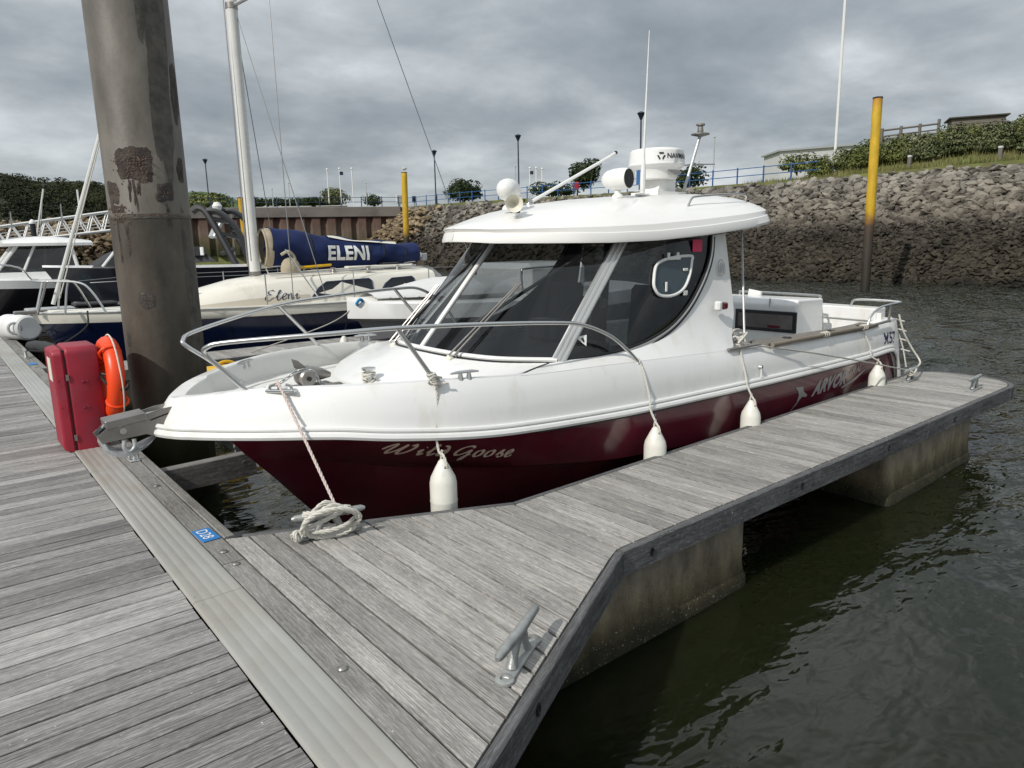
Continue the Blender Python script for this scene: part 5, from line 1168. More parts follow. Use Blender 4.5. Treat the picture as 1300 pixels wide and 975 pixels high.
# stern line
t = thing('stern_line', 'grey mooring line stretched from the cabin back to the far pontoon cleat', 'mooring line', (7, 3.3, 0)); m = MB()
rope_mb(m, cat([(5.55, 3.56, .70), (5.75, 3.50, .655), (6.6, 3.40, .50), (7.5, 3.30, .315), (8.32, 3.205, .135)], 12), .009, n=4); m.build('standing_part', ROPEGREY, t)
m = MB(); pp = [(8.44 + .10 * math.sin(k * .5), 3.215 + .04 * math.cos(k * .5), .10 + .03 * math.sin(k * .9)) for k in range(40)]; rope_mb(m, pp, .010, n=4); m.build('turns', ROPE, t)
t = thing('rope_bundle', 'tangle of pale rope heaped on the side deck behind the cabin', 'rope', (5.60, 3.62, .66)); m = MB(); rnd = random.Random(5)
pp = [(5.60 + rnd.uniform(-.09, .09), 3.62 + rnd.uniform(-.07, .07), .70 + rnd.uniform(-.03, .11)) for _ in range(26)]; m.tube(cat(pp, 5), .0085, 6); m.build('tangle', ROPE, t)
t = thing('stern_net', 'thin white rope netting hanging down the stern corner of the fishing boat', 'rope', (8.95, 3.58, .2)); m = MB()
m.tube(cat([(8.80, 3.54, .70), (8.86, 3.50, .5), (8.98, 3.44, .3), (9.0, 3.34, .14), (8.60, 3.22, .13)], 6), .010, 6); m.tube(cat([(8.82, 3.66, .70), (8.93, 3.6, .5), (9.0, 3.55, .3), (9.03, 3.5, .05)], 6), .008, 6)
for f in (.62, .5, .38, .25): m.tube([(8.84 + (.66 - f) * .36, 3.50 - (.66 - f) * .1, f), (8.90 + (.66 - f) * .3, 3.62 - (.66 - f) * .1, f + .015)], .008, 6)
m.build('net', ROPE, t)
t = thing('boathook_pole', 'long round wooden pole lying along the teak gunwale cap', 'pole', (7.2, 3.5, .62))
MB().tube([(5.95, 3.478, .645), (8.05, 3.50, .645)], [.021, .018], 10).build('shaft', BAMBOO, t)
MB().tube([(8.05, 3.50, .645), (8.5, 3.515, .655)], .015, 8).build('sleeve', DULLSTEEL, t)
m = MB()
for X in (6.9, 7.75): m.tube([(X + .004 * k, 3.492 + .025 * math.cos(k * .6), .645 + .025 * math.sin(k * .6)) for k in range(30)], .006, 5)
m.build('lashing', ROPE, t)

# ================================================================== THE BERTH BEHIND: finger, step, grey boat
def simple_finger(x0, x1, y0, y1, label, n_pitch=0.12):
    t = thing('finger_pontoon', label, 'finger pontoon', ((x0 + x1) / 2, (y0 + y1) / 2, 0)); m = plank_mesh(y1 - y0, .1145, .03).mesh('plank', FINGWOOD, smooth=False); x = x0
    while x < x1: place(m, 'plank', t, (x + .057, (y0 + y1) / 2, random.uniform(-.002, .001)), PI / 2); x += n_pitch
    f = plank_mesh(x1 - x0, .045, .145).mesh('fascia_board', FASCIA, smooth=False)
    for yy in (y0 - .03, y1 + .03): place(f, 'fascia_board', t, ((x0 + x1) / 2, yy, -.002))
    for a, b in ((x0 + .5, x0 + 2.5), (x1 - 2.6, x1 - .4)): MB().box(((a + b) / 2, (y0 + y1) / 2, -.55), (b - a, .75, .8), ch=.03).build('float', CONC, t, smooth=False)
    return t
simple_finger(1.17, 9.2, 10.95, 11.85, 'grey finger pontoon lying behind the fishing boat, in front of the navy yacht')
simple_finger(1.17, 9.2, 18.3, 19.1, 'distant finger pontoon behind the navy yacht')
t = thing('dock_step', 'yellow plastic mooring step with a handle on the near edge of the rear finger pontoon', 'dock step', (3.0, 9.75, -.4))
m = MB(); m.prism([(2.62, 9.45, -.12), (3.22, 9.45, -.12), (3.22, 9.45, .0), (3.12, 9.45, .06), (2.62, 9.45, .06)], (0, .52, 0)); m.build('body', YELLOW, t, smooth=False, bevel=.015)
MB().tube(cat([(2.80, 9.62, .055), (2.82, 9.62, .12), (2.92, 9.62, .15), (3.02, 9.62, .12), (3.05, 9.62, .055)], 5), .022, 8).build('handle', YELLOW, t)
MB().box((2.93, 9.60, -.3), (.5, .4, .36), ch=.02).build('bracket', BLACKPL, t, smooth=False)

def loft_hull(parent, name, mt, xs, rows, yc, tr=True, ang=35):
    """rows: from sheer to keel, each a list of (x, half beam, z)"""
    m = MB()
    for s in (1, -1): m.grid([[(x, yc - s * b, z) for x, b, z in r] for r in rows], flip=(s < 0))
    if tr: m.poly([(r[-1][0], yc - r[-1][1], r[-1][2]) for r in rows] + [(r[-1][0], yc + r[-1][1], r[-1][2]) for r in rows[::-1]])
    return m.build(name, mt, parent, ang=ang)
def hull_rows(xb, xs, B, zb, zs, zk, rake=.5, tb=.8, fine=.55, levels=(1, .85, .55, .25, 0), flare=.75, n=24):
    """bow at xb, stern at xs; returns rows at fractions of the height between keel and sheer"""
    out = []
    for lv in levels:
        r = []
        for k in range(n + 1):
            u = (k / n) ** 1.5; x = xb + rake * (1 - lv) * (1 - u) ** 2 * 2 + (xs - xb - rake * (1 - lv) * 2 * (1 - u) ** 2) * u
            b = B * min(1, (math.sin(min(1, u / fine) * PI / 2)) ** .8) * (1 - (1 - tb) * max(0, (u - fine) / (1 - fine)) ** 1.6)
            zsh = zb + (zs - zb) * u - .06 * math.sin(PI * u); b *= (flare + (1 - flare) * lv) if lv > 0 else 0.0
            if 0 < lv < .5: b *= .55 + .9 * lv
            r.append((x, b, zk + (zsh - zk) * lv))
        out.append(r)
    return out

# grey hulled boat in the berth between
g = thing('motor_boat', 'small white and grey motor boat lying behind the bow rail of the fishing boat', 'motor boat', (7.5, 9.6, WATER))
gr = hull_rows(4.72, 10.5, 1.05, .80, .78, -1.0, .55, .9, .45)
loft_hull(g, 'hull', GREYHULL, None, [[(x, b * .97, z) for x, b, z in r] for r in (gr[1], gr[2], gr[3], gr[4])], 9.6)
m = MB()
for s in (1, -1): m.grid([[(x, 9.6 - s * b, z) for x, b, z in r] for r in ([(x, b * .9, z + .03) for x, b, z in gr[0]], gr[0], [(x, b * 1.02, z - .22) for x, b, z in gr[0]], gr[1])], flip=(s < 0))
m.build('gunwale', GEL, g)
m = MB(); m.grid([[(x, 9.6 - b * .9 * f, z + .03 + .06 * (1 - f * f)) for x, b, z in gr[0]] for f in (1, .5, 0, -.5, -1)], flip=True); m.build('deck', DECKGEL, g)
m = MB(); rows = []
for k in range(9):
    u = k / 8; x = 5.05 + u * 2.2; w = .25 + .55 * min(1, u * 1.6); rows.append([(x, 9.6 - w * math.cos(a), .86 + .26 * math.sin(a) * (.3 + .7 * smooth(u * 1.5))) for a in np.linspace(0, PI, 11)])
m.grid(rows); m.build('bow_cover', mat('pale_cover', (.62, .62, .61), .8, var=.06, bump=.4, bscale=6), g)
fl = [(5.05 + u * 2.2, 9.6 - (.25 + .55 * min(1, u * 1.6)) - .012, .875) for u in np.linspace(0, 1, 12)]
stud = MB().ell((0, 0, 0), (.012, .012, .012), 6, 4).mesh('stud', GALV)
for p in fl: place(stud, 'stud', g, p)
m = MB(); m.tube(cat([(7.4, 8.75, .82), (7.38, 8.75, 1.15), (7.5, 8.75, 1.22), (8.6, 8.75, 1.24)], 5), .018, 8); m.build('rail', STEEL, g)
MB().box((8.3, 9.6, 1.05), (1.4, 1.5, .5), ch=.1).build('wheelhouse', GEL, g, smooth=False)
t = thing('mooring_rope', 'thin dark rope with a blue end running from the bow of the grey boat', 'rope', (4.3, 9.4, .2)); m = MB()
m.tube(cat([(4.86, 9.5, .80), (4.5, 9.8, .5), (3.7, 10.9, .05)], 6), .010, 6); m.build('line', ROPEGREY, t)
MB().tube(cat([(4.80, 9.45, .80), (4.84, 9.42, .86), (4.90, 9.45, .83), (4.85, 9.5, .78), (4.80, 9.45, .80)], 5), .022, 6).build('whipping', ROPEBLUE, t)
t = thing('fender', 'small white fender at the rear finger pontoon below the bow of the grey boat', 'fender', (5.3, 10.7, -.4))
MB().lathe([(.0001, 0), (.06, .02), (.09, .1), (.09, .4), (.05, .5), (.02, .54)], 14, (5.15, 10.66, -.35)).build('body', FENDER, t)
MB().tube([(5.15, 10.66, .19), (5.05, 10.1, .75)], .008, 5).build('lanyard', ROPEBLK, t)

# ================================================================== THE NAVY YACHT
YE = 13.6
y_ = thing('sailing_yacht', 'navy hulled cream sailing yacht with its sail under a blue lettered cover', 'sailing yacht', (5.5, YE, WATER))
er = hull_rows(1.22, 10.2, 1.28, .62, .60, -1.3, .55, .72, .55, levels=(1, .94, .72, .35, 0), flare=.86, n=30)
loft_hull(y_, 'hull', NAVY, None, [er[1], er[2], er[3], er[4]], YE)
m = MB()
for s in (1, -1): m.grid([[(x, YE - s * b, z) for x, b, z in r] for r in ([(x, b * .97, z + .05) for x, b, z in er[0]], [(x, b * 1.005, z + .05) for x, b, z in er[0]], [(x, b * 1.01, z) for x, b, z in er[0]], [(x, b * 1.01, z + .01) for x, b, z in er[1]], er[1])], flip=(s < 0))
m.build('topsides', CREAM, y_)
m = MB(); m.tube([(x, YE - b * 1.012, z + .055) for x, b, z in er[0]][::-1] + [(x, YE + b * 1.012, z + .055) for x, b, z in er[0]][1:], .018, 6); m.build('toe_rail', ALU, y_)
m = MB(); m.grid([[(x, YE - b * .97 * f, z + .05 + .05 * (1 - f * f)) for x, b, z in er[0]] for f in (1, .5, 0, -.5, -1)], flip=True); m.build('deck', CREAM, y_)
# coach roof: low wedge forward, upright sides aft
secs = [(2.9, .42, .62, .66), (3.3, .60, .60, .74), (3.8, .74, .59, .86), (4.4, .84, .58, 1.0), (5.0, .88, .58, 1.06), (6.2, .90, .57, 1.10), (7.6, .88, .57, 1.10), (8.4, .84, .57, 1.10)]
m = MB(); rows = []
for x, w, z0, z1 in secs: rows.append([(x, YE - w - .04, z0), (x, YE - w, z0 + (z1 - z0) * .4), (x, YE - w + .10, z1 - .06), (x, YE - w + .16, z1 - .01), (x, YE - w * .4, z1 + .06), (x, YE, z1 + .08), (x, YE + w * .4, z1 + .06), (x, YE + w - .16, z1 - .01), (x, YE + w - .10, z1 - .06), (x, YE + w + .04, z0)])
m.grid(rows, flip=True); m.poly(rows[-1][::-1]); cab_ = m.build('coach_roof', CREAM, y_, ang=30)
def coach(x, f, o=.008):
    xs = [s_[0] for s_ in secs]; w = np.interp(x, xs, [s_[1] for s_ in secs]); z0 = np.interp(x, xs, [s_[2] for s_ in secs]); z1 = np.interp(x, xs, [s_[3] for s_ in secs])
    pts = [(-w - .04, z0), (-w, z0 + (z1 - z0) * .4), (-w + .10, z1 - .06)]; fs = [0, .4, 1]
    return (x, YE + float(np.interp(f, fs, [p[0] for p in pts])) - o, float(np.interp(f, fs, [p[1] for p in pts])) + o * .3)
m = MB(); m.grid([[coach(x, f) for x in np.linspace(3.1, 5.5, 12)] for f in (.02, .38)], flip=True); m.build('side_panel', BEIGE, y_)
for a, b, nm in ((5.55, 6.85, 'cabin_window'), (6.98, 7.85, 'cabin_window')):
    m = MB(); pts = [coach(a, .28), coach(a + .16, .62), coach(a + .34, .86), coach(b - .05, .90), coach(b, .80), coach(b, .30)]; m.poly(pts); m.build(nm, CARDARK, y_, smooth=False)
    m = MB(); m.tube(pts, .014, 5, closed=True); m.build('window_frame', NAVYTXT, y_)
En_ = [[[(.07, .09), (.05, .10), (.02, .085), (.03, .06), (.05, .055)], [(.05, .055), (.01, .045), (.0, .015), (.03, .0), (.075, .025)]], L_, [[(p[0] * 1.1, p[1] * 1.1) for p in E_[0]]], [[(0, .05), (.008, .0)], [(.006, .03), (.03, .05), (.035, .02), (.042, .0), (.06, .015)]], I_]
m = MB(); u0 = 0
for gph, adv in zip(En_, (.085, .055, .055, .065, .05)):
    stroke_mb(m, [[(p[0] + u0, p[1]) for p in st] for st in gph], lambda u, v: coach(4.66 + u * 2.1, .24 + v * 4.6, .012), w=.0056, slant=.25); u0 += adv
m.build('name_lettering', NAVYTXT, y_, smooth=False)
# mast and rig
MZ = 1.10
m = MB(); m.tube([(4.84, YE, MZ), (4.84, YE, 6), (4.86, YE, 13.6)], [.098, .098, .075], 18); mast = m.build('mast', MASTM, y_)
MB().lathe([(.13, 0), (.13, .03), (.105, .05), (.105, .12)], 14, (4.84, YE, MZ - .02)).build('mast_foot', DULLSTEEL, mast)
MB().lathe([(.106, 0), (.106, .10)], 14, (4.84, YE, 5.80)).build('spreader_bracket', DULLSTEEL, mast)
for s in (1, -1): MB().tube([(4.86, YE - s * .05, 5.86), (5.15, YE - s * .95, 5.96)], [.034, .022], 8).build('spreader', ALU, mast)
MB().tube([(4.72, YE + .03, 1.3), (4.70, YE + .03, 12.8)], .012, 5).build('halyard', WIRE, y_)
MB().tube([(4.76, YE - .06, 1.4), (4.78, YE - .03, 13.0)], .009, 5).build('halyard', WIRE, y_)
for s in (1, -1):
    MB().tube([(5.10, YE - s * 1.10, .66), (5.15, YE - s * .95, 5.96), (4.87, YE, 13.2)], .0085, 5).build('cap_shroud', WIRE, y_)
    MB().tube([(5.75, YE - s * 1.10, .66), (4.88, YE - s * .04, 5.8)], .0085, 5).build('lower_shroud', WIRE, y_)
    MB().tube([(5.62, YE - s * 1.02, .7), (5.18, YE - s * .7, 1.6)], .014, 5).build('turnbuckle', STEEL, y_)
MB().tube([(1.52, YE, .80), (4.80, YE, 9.8)], .030, 8).build('furled_forestay', MASTM, y_)
MB().tube([(1.62, YE - .05, .9), (3.5, YE - .04, 6.3)], .010, 5).build('furling_line', ROPE, y_)
MB().tube([(10.15, YE, .70), (4.92, YE, 13.5)], .009, 5).build('backstay', WIRE, y_)
# boom and cover
MB().tube([(4.95, YE, 1.30), (8.55, YE, 1.42)], .055, 12).build('boom', ALU, y_)
MB().box((8.62, YE, 1.38), (.14, .10, .16), ch=.02).build('boom_end', GALV, y_, smooth=False)
def cover_sec(x):
    u = (x - 5.12) / 3.3; zt = 2.0 - .36 * u + .025 * math.sin(7 * u + 1) + .012 * math.sin(19 * u); zb = 1.27 + .01 * u - .12 * math.sin(PI * u) + .02 * math.sin(11 * u); return u, zt, zb, .27 - .09 * u
def cover_pt(x, a):
    u, zt, zb, w = cover_sec(x); lo = max(0, -math.sin(a))
    r = 1 + .05 * math.sin(3 * a + 5 * u) + .035 * math.sin(13 * u + 3 * a) +   .055 * math.sin(29 * u - 4 * a) + .03 * math.sin(47 * u + 5 * a) + .08 * lo * math.sin(23 * u + a)
    return (x + .02 * math.sin(a * 2 + u * 9), YE - w * math.cos(a) * r * (1 - .35 * lo), (zt + zb) / 2 + (zt - zb) / 2 * math.sin(a) + .02 * math.sin(24 * u + 2 * a))
m = MB(); m.grid([[cover_pt(5.12 + 3.3 * k / 70, -PI / 2 + 2 * PI * j / 40 * .99 + .02) for j in range(41)] for k in range(71)]); m.poly([cover_pt(8.42, -PI / 2 + 2 * PI * j / 40 * .99 + .02) for j in range(41)]); cover = m.build('sail_cover', BLUECANVAS, y_, ang=80)
MB().tube([cover_pt(5.15 + 3.2 * k / 40, -1.15 + .05 * math.sin(k)) for k in range(41)], .012, 5).build('cover_lacing', WHITETXT, cover)
for xx in (5.9, 7.5, 8.05): MB().tube([cover_pt(xx + .02 * math.sin(3 * a), a) for a in np.linspace(-1.5, 4.6, 24)], .017, 5).build('cover_tie', BLACKCANVAS, cover)
def cov(x, z, o=.035):
    u, zt, zb, w = cover_sec(x); sn = max(-.98, min(.98, (z - (zt + zb) / 2) / ((zt - zb) / 2))); p = cover_pt(x, math.asin(sn)); return (x, p[1] - o, z)
m = MB(); text_mb(m, 'ELENI', .385, lambda u, v: cov(6.22 + u * .93, 1.385 + v - u * .02), bold=.014, space=1.06, sub=.05); m.build('cover_lettering', WHITETXT, y_, smooth=False)
# pale sail showing along the top of the cover and the tan throat flap by the mast
m = MB(); rows = []
for k in range(12):
    u = k / 11; x = 6.3 + 1.55 * u; zt = cover_sec(x)[1] + .03
    rows.append([(x, YE - .15, zt - .07 - .015 * math.sin(9 * u)), (x, YE - .10, zt - .04 + .01 * math.sin(14 * u)), (x, YE + .02, zt - .03 - .05 * abs(u - .5)), (x, YE + .14, zt - .10)])
m.grid(rows, flip=True); m.build('exposed_sail', CREAM, y_)
m = MB(); rows = []
for f, sc in ((0, 1.0), (.05, 1.1), (.13, 1.1)):
    rows.append([(5.02 + f, YE - .23 * sc * math.cos(a), 1.64 + .34 * sc * math.sin(a)) for a in np.linspace(0, 2 * PI, 24)])
m.grid(rows, flip=True); m.tube([(5.02, YE - .23 * math.cos(a), 1.64 + .34 * math.sin(a)) for a in np.linspace(0, 2 * PI, 24)], .02, 7); m.build('throat_flap', TANCANVAS, y_)
m = MB(); m.ell((5.42, YE - .30, 1.22), (.20, .12, .24), 12, 9); m.tube(cat([(5.25, YE - .30, 1.5), (5.38, YE - .36, 1.56), (5.5, YE - .34, 1.42), (5.4, YE - .34, 1.25)], 5), .03, 7); m.build('rope_bag', TANCANVAS, y_)
MB().tube([(5.55, YE - .25, 1.24), (6.3, YE - .20, 1.28)], .028, 8).build('tie_strap', YELLOW, y_)
# deck gear
for i, (a, b) in enumerate((((4.95, YE - .45, 1.13), (8.1, YE - .50, 1.22)), ((4.95, YE - .32, 1.16), (8.1, YE - .36, 1.24)), ((5.0, YE - .6, 1.08), (7.2, YE - .68, 1.16)))): MB().tube([a, b], .012, 6).build('deck_line', ROPE if i else ALU, y_)
for X, Y in ((6.2, .5), (6.9, .62), (7.7, .42)): MB().lathe([(.06, 0), (.05, .03), (.04, .07), (.055, .10), (.0001, .11)], 12, (X, YE - Y, 1.13)).build('winch', DULLSTEEL, y_)
MB().box((7.6, YE - .2, 1.26), (.4, .28, .06), ch=.02).build('hatch', BLACKPL, y_, smooth=False)
MB().box((7.3, YE - .35, 1.22), (1.5, .18, .05), ch=.015).build('handrail', CREAM, y_, smooth=False)
MB().prism([(8.35, YE - .3, 1.18), (8.62, YE - .3, 1.16), (8.9, YE - .3, .95), (8.62, YE - .3, .92)], (0, .6, 0)).build('sprayhood_frame', GALV, y_, smooth=False)
MB().box((3.45, YE - .1, .80), (.6, .6, .04), Matrix.Rotation(-.2, 3, 'Y'), ch=.01).build('fore_hatch', CARDARK, y_, smooth=False)
def st(x, y, h=.55): return MB().tube([(x, y, .64), (x, y, .64 + h)], .012, 6).build('stanchion', STEEL, y_)
for x in (3.1, 4.6, 6.3, 8.0): st(x, YE - 1.14); st(x, YE + 1.14)
for s in (1, -1): MB().tube([(2.0, YE - s * .55, 1.14), (3.1, YE - s * 1.14, 1.18), (4.6, YE - s * 1.16, 1.18), (8.0, YE - s * 1.16, 1.18), (9.4, YE - s * 1.0, 1.15)], .006, 5).build('guard_wire', WIRE, y_)
# pulpit
for p in (cat([(2.15, YE - .70, .66), (2.0, YE - .60, 1.0), (1.85, YE - .48, 1.15), (1.5, YE - .22, 1.18), (1.30, YE, 1.18), (1.5, YE + .22, 1.18), (1.85, YE + .48, 1.15), (2.0, YE + .60, 1.0), (2.15, YE + .70, .66)], 5), cat([(1.62, YE - .40, .66), (1.68, YE - .38, 1.0), (1.72, YE - .38, 1.16)], 4), cat([(1.62, YE + .40, .66), (1.68, YE + .38, 1.0), (1.72, YE + .38, 1.16)], 4), [(1.28, YE - .12, .66), (1.45, YE - .24, 1.18)], [(1.28, YE + .12, .66), (1.45, YE + .24, 1.18)]):
    MB().tube(p, .017, 8).build('pulpit_rail', STEEL, y_)
MB().box((1.20, YE, .70), (.45, .14, .05), ch=.01).build('bow_roller', DULLSTEEL, y_, smooth=False)
MB().tube([(8.9, YE - 1.0, .66), (8.95, YE - 1.0, 1.2), (9.9, YE - .8, 1.2), (9.9, YE - .8, .66)], .016, 8).build('pushpit_rail', STEEL, y_)
t = thing('bow_line', 'black mooring line from the bow of the navy yacht to the walkway', 'mooring line', (1.3, 13, .2))
MB().tube(cat([(1.9, YE - .62, .70), (1.8, YE - .85, .45), (1.35, 13.2, .12), (1.05, 13.4, .12)], 6), .014, 6).build('line', ROPEBLK, t)

# ================================================================== WALKWAY CLUTTER BY THE YACHT
t = thing('plastic_drum', 'white plastic drum lying on its side on the walkway edge past the red cabinet', 'drum', (1.14, 16.4, 0))
M = Matrix.Rotation(R(20), 3, 'Z') @ Matrix.Rotation(PI / 2, 3, 'X')
MB().lathe([(.0001, -.4), (.2, -.4), (.235, -.37), (.24, -.2), (.23, -.18), (.24, -.16), (.24, .2), (.23, .22), (.24, .24), (.235, .37), (.2, .4), (.0001, .38)], 24, (1.22, 16.4, .245), M).build('body', DRUMM, t, ang=30)
MB().tube([(1.13 + .10 * math.cos(a), 16.0, .26 + .10 * math.sin(a)) for a in np.linspace(0, 2 * PI, 16, endpoint=False)], .025, 7, closed=True).build('cap', GALV, t)
t = thing('rubber_fender', 'black rubber bumper lying along the walkway edge by the yacht bow', 'bumper', (1.40, 13.7, -.1))
for k, (a, b) in enumerate((((1.25, 15.0, .02), (1.38, 14.1, .04)), ((1.30, 14.3, .08), (1.50, 13.2, .05)))): MB().tube([a, lerp(a, b, .3), lerp(a, b, .7), b], [.08, .11, .11, .08], 10).build('bumper', BLACKRUB, t)
t = thing('rope_heap', 'teal and grey rope heaped on the pontoon end behind the drum', 'rope', (1.6, 18.8, .1)); m = MB(); rnd = random.Random(8)
m.tube(cat([(1.7 + rnd.uniform(-.35, .35), 18.7 + rnd.uniform(-.3, .3), .06 + rnd.uniform(0, .16)) for _ in range(24)], 4), .02, 5); m.build('tangle', ROPETEAL, t)
t = thing('tyre', 'black tyre leaning on the yacht pontoon as a bumper', 'tyre', (1.5, 13.0, 0))
MB().tube([(1.38, 12.85 + .14 * math.cos(a), .04 + .14 * math.sin(a)) for a in np.linspace(0, 2 * PI, 18, endpoint=False)], .055, 8, closed=True).build('tread', BLACKRUB, t)
for X, Y, lab in ((1.9, 17.6, 'grey plastic deck box on the pontoon behind the yacht bow'), (2.9, 18.7, 'dark storage chest standing behind the yacht pulpit')):
    t = thing('deck_box', lab, 'deck box', (X, Y, 0)); MB().box((X, Y, .22), (.8, .5, .44), ch=.03).build('body', DULLSTEEL if X < 2 else BLACKPL, t, smooth=False); MB().box((X, Y, .47), (.86, .56, .07), ch=.02).build('lid', GALV if X < 2 else GREYINT, t, smooth=False)

# ================================================================== BOATS FURTHER ALONG
def wheelhouse_boat(name, label, xb, xs, yc, B, hm, zsh, cab0, cab1, zr):
    b = thing(name, label, 'motor boat', ((xb + xs) / 2, yc, WATER)); r = hull_rows(xb, xs, B, zsh + .15, zsh, -1.1, .6, .9, .42, levels=(1, .90, .6, .3, 0))
    loft_hull(b, 'hull', hm, None, [r[1], r[2], r[3], r[4]], yc)
    m = MB()
    for s in (1, -1): m.grid([[(x, yc - s * k, z) for x, k, z in q_] for q_ in ([(x, k * .92, z + .04) for x, k, z in r[0]], r[0], r[1])], flip=(s < 0))
    m.build('gunwale', GEL, b)
    m = MB(); m.grid([[(x, yc - k * .92 * f, z + .04 + .05 * (1 - f * f)) for x, k, z in r[0]] for f in (1, 0, -1)], flip=True); m.build('deck', GEL, b)
    w0 = B * .78; z0 = zsh
    m = MB(); m.grid([[(cab0 - .5, yc - w0 * .7, z0), (cab1, yc - w0, z0), (cab1, yc + w0, z0), (cab0 - .5, yc + w0 * .7, z0)], [(cab0 - .38, yc - w0 * .7, z0 + .24), (cab1, yc - w0 * .98, z0 + .24), (cab1, yc + w0 * .98, z0 + .24), (cab0 - .38, yc + w0 * .7, z0 + .24)]], closed=True); m.build('cabin_base', GEL, b, smooth=False)
    z1 = z0 + .24
    q0 = [(cab0 - .38, yc - w0 * .68, z1), (cab1 - .05, yc - w0 * .97, z1), (cab1 - .05, yc + w0 * .97, z1), (cab0 - .38, yc + w0 * .68, z1)]; q1 = [(cab0 + .15, yc - w0 * .64, zr), (cab1 - .15, yc - w0 * .86, zr), (cab1 - .15, yc + w0 * .86, zr), (cab0 + .15, yc + w0 * .64, zr)]
    for k, nm in enumerate(('side_window', 'aft_window', 'side_window', 'windscreen')):
        j = (k + 1) % 4; MB().grid([[q0[k], q0[j]], [q1[k], q1[j]]]).build(nm, mat_dark, b, smooth=False)
    for a, c in zip(q0, q1): MB().tube([a, c], .045, 6).build('pillar', GEL, b)
    for k in (0, 2): j = (k + 1) % 4; MB().tube([lerp(q0[k], q0[j], .32), lerp(q1[k], q1[j], .32)], .035, 6).build('pillar', GEL, b)
    m = MB(); rows = []
    for k in range(9):
        u = k / 8; x = cab0 - .15 + (cab1 + .35 - cab0 + .15) * u; w = w0 * (.72 + .28 * math.sin(PI * min(1, u * 1.1 + .1) * .5)); h = .16 * math.sin(PI * min(.97, .12 + u * .8)) + .02
        rows.append([(x, yc - w, zr - .02), (x, yc - w, zr + .05), (x, yc - w * .7, zr + .06 + h * .8), (x, yc, zr + .06 + h), (x, yc + w * .7, zr + .06 + h * .8), (x, yc + w, zr + .05), (x, yc + w, zr - .02)])
    m.grid(rows, flip=True); m.poly(rows[0]); m.poly(rows[-1][::-1]); m.poly([rr[0] for rr in rows] + [rr[-1] for rr in rows[::-1]]); m.build('roof', GEL, b, ang=40, fixn=True)
    MB().tube(cat([(xb + .25, yc, zsh + .55), (xb + .9, yc - B * .55, zsh + .52), (cab0 - .1, yc - B * .95, zsh + .42), (cab0 + .3, yc - B * .96, zsh + .05)], 5), .02, 6).build('bow_rail', STEEL, b)
    return b
mat_dark = glass_mat('far_tinted_glass', (.16, .18, .19))
wheelhouse_boat('motor_boat', 'white wheelhouse boat with a black hull, nearest the gangway', -1.0, 7.2, 23.0, 1.35, BLACKHULL, .92, 1.75, 3.2, 1.84)
wheelhouse_boat('motor_boat', 'white cabin boat at the left, partly cut by the picture edge', -3.5, 3.2, 26.5, 1.3, BLACKHULL, 1.1, -.4, 1.35, 1.95)
nb = thing('motor_boat', 'dark hulled motor boat under a black canopy just left of the big pile', 'motor boat', (5.5, 18.2, WATER))
nr_ = hull_rows(2.12, 9.5, 1.2, 1.30, 1.20, -1.0, .65, .9, .42)
loft_hull(nb, 'hull', DARKHULL, None, [nr_[0], nr_[1], nr_[2]], YC + 15.2); loft_hull(nb, 'bottom', NAVY, None, [[(x, b * 1.003, z) for x, b, z in nr_[2]], nr_[3], nr_[4]], YC + 15.2)
for z_ in (.42, .38): MB().tube([(x, YC + 15.2 - b * 1.006, z - .5 + z_ - .4) for x, b, z in nr_[1]][3:], .012, 5).build('pinstripe', GREYTXT, nb)
m = MB(); m.grid([[(x, YC + 15.2 - b * .97 * f, z + .05 * (1 - f * f)) for x, b, z in nr_[0]] for f in (1, 0, -1)], flip=True); m.build('deck', GEL, nb)
m = MB(); rows = []
for x, h, w in ((3.0, .05, .55), (3.5, .40, .75), (3.9, .58, .85), (4.6, .50, .88), (4.7, .05, .88)): rows.append([(x, 19.92 - w, 1.25), (x + .1, 19.92 - w * .9, 1.25 + h * .85), (x + .15, 19.92, 1.25 + h), (x + .1, 19.92 + w * .9, 1.25 + h * .85), (x, 19.92 + w, 1.25)])
m.grid(rows, flip=True); m.build('canopy', BLACKCANVAS, nb)
MB().grid([[(3.25, 19.10, 1.30), (3.62, 19.08, 1.30)], [(3.50, 19.20, 1.64), (3.66, 19.2, 1.68)]]).build('windscreen', mat_dark, nb, smooth=False)
MB().tube([(3.22, 19.08, 1.28), (3.60, 19.14, 1.72)], .035, 6).build('windscreen_frame', GEL, nb)
# black workboat with A-frame behind the pile
rb_ = thing('workboat', 'black workboat with a bent A frame on deck seen right of the big pile', 'workboat', (7.0, 20.0, WATER))
wr = hull_rows(4.6, 11, 1.2, 1.0, .95, -1.0, .5, .9, .42); loft_hull(rb_, 'hull', BLACKHULL, None, [wr[0], wr[1], wr[2], wr[3], wr[4]], 22.2)
m = MB(); m.grid([[(x, 22.2 - b * .97 * f, z) for x, b, z in wr[0]] for f in (1, 0, -1)], flip=True); m.build('deck', BLACKPL, rb_)
f0 = far_pt(246, 268, 20.2); 
for o in (V(0, 0, 0), V(.55, .25, .02)):
    pts = [far_pt(244, 268, 20) + o, far_pt(252, 264, 20) + o, far_pt(262, 270, 20) + o, far_pt(280, 300, 20) + o, far_pt(303, 342, 20) + o]
    MB().tube(cat(pts, 5), [.10] * 21, 8).build('gantry_arm', BLACKPL, rb_)
    pts = [far_pt(258, 268, 20) + o, far_pt(278, 270, 20) + o, far_pt(300, 290, 20) + o, far_pt(316, 325, 20) + o]
    MB().tube(cat(pts, 5), .085, 8).build('gantry_arm', BLACKPL, rb_)
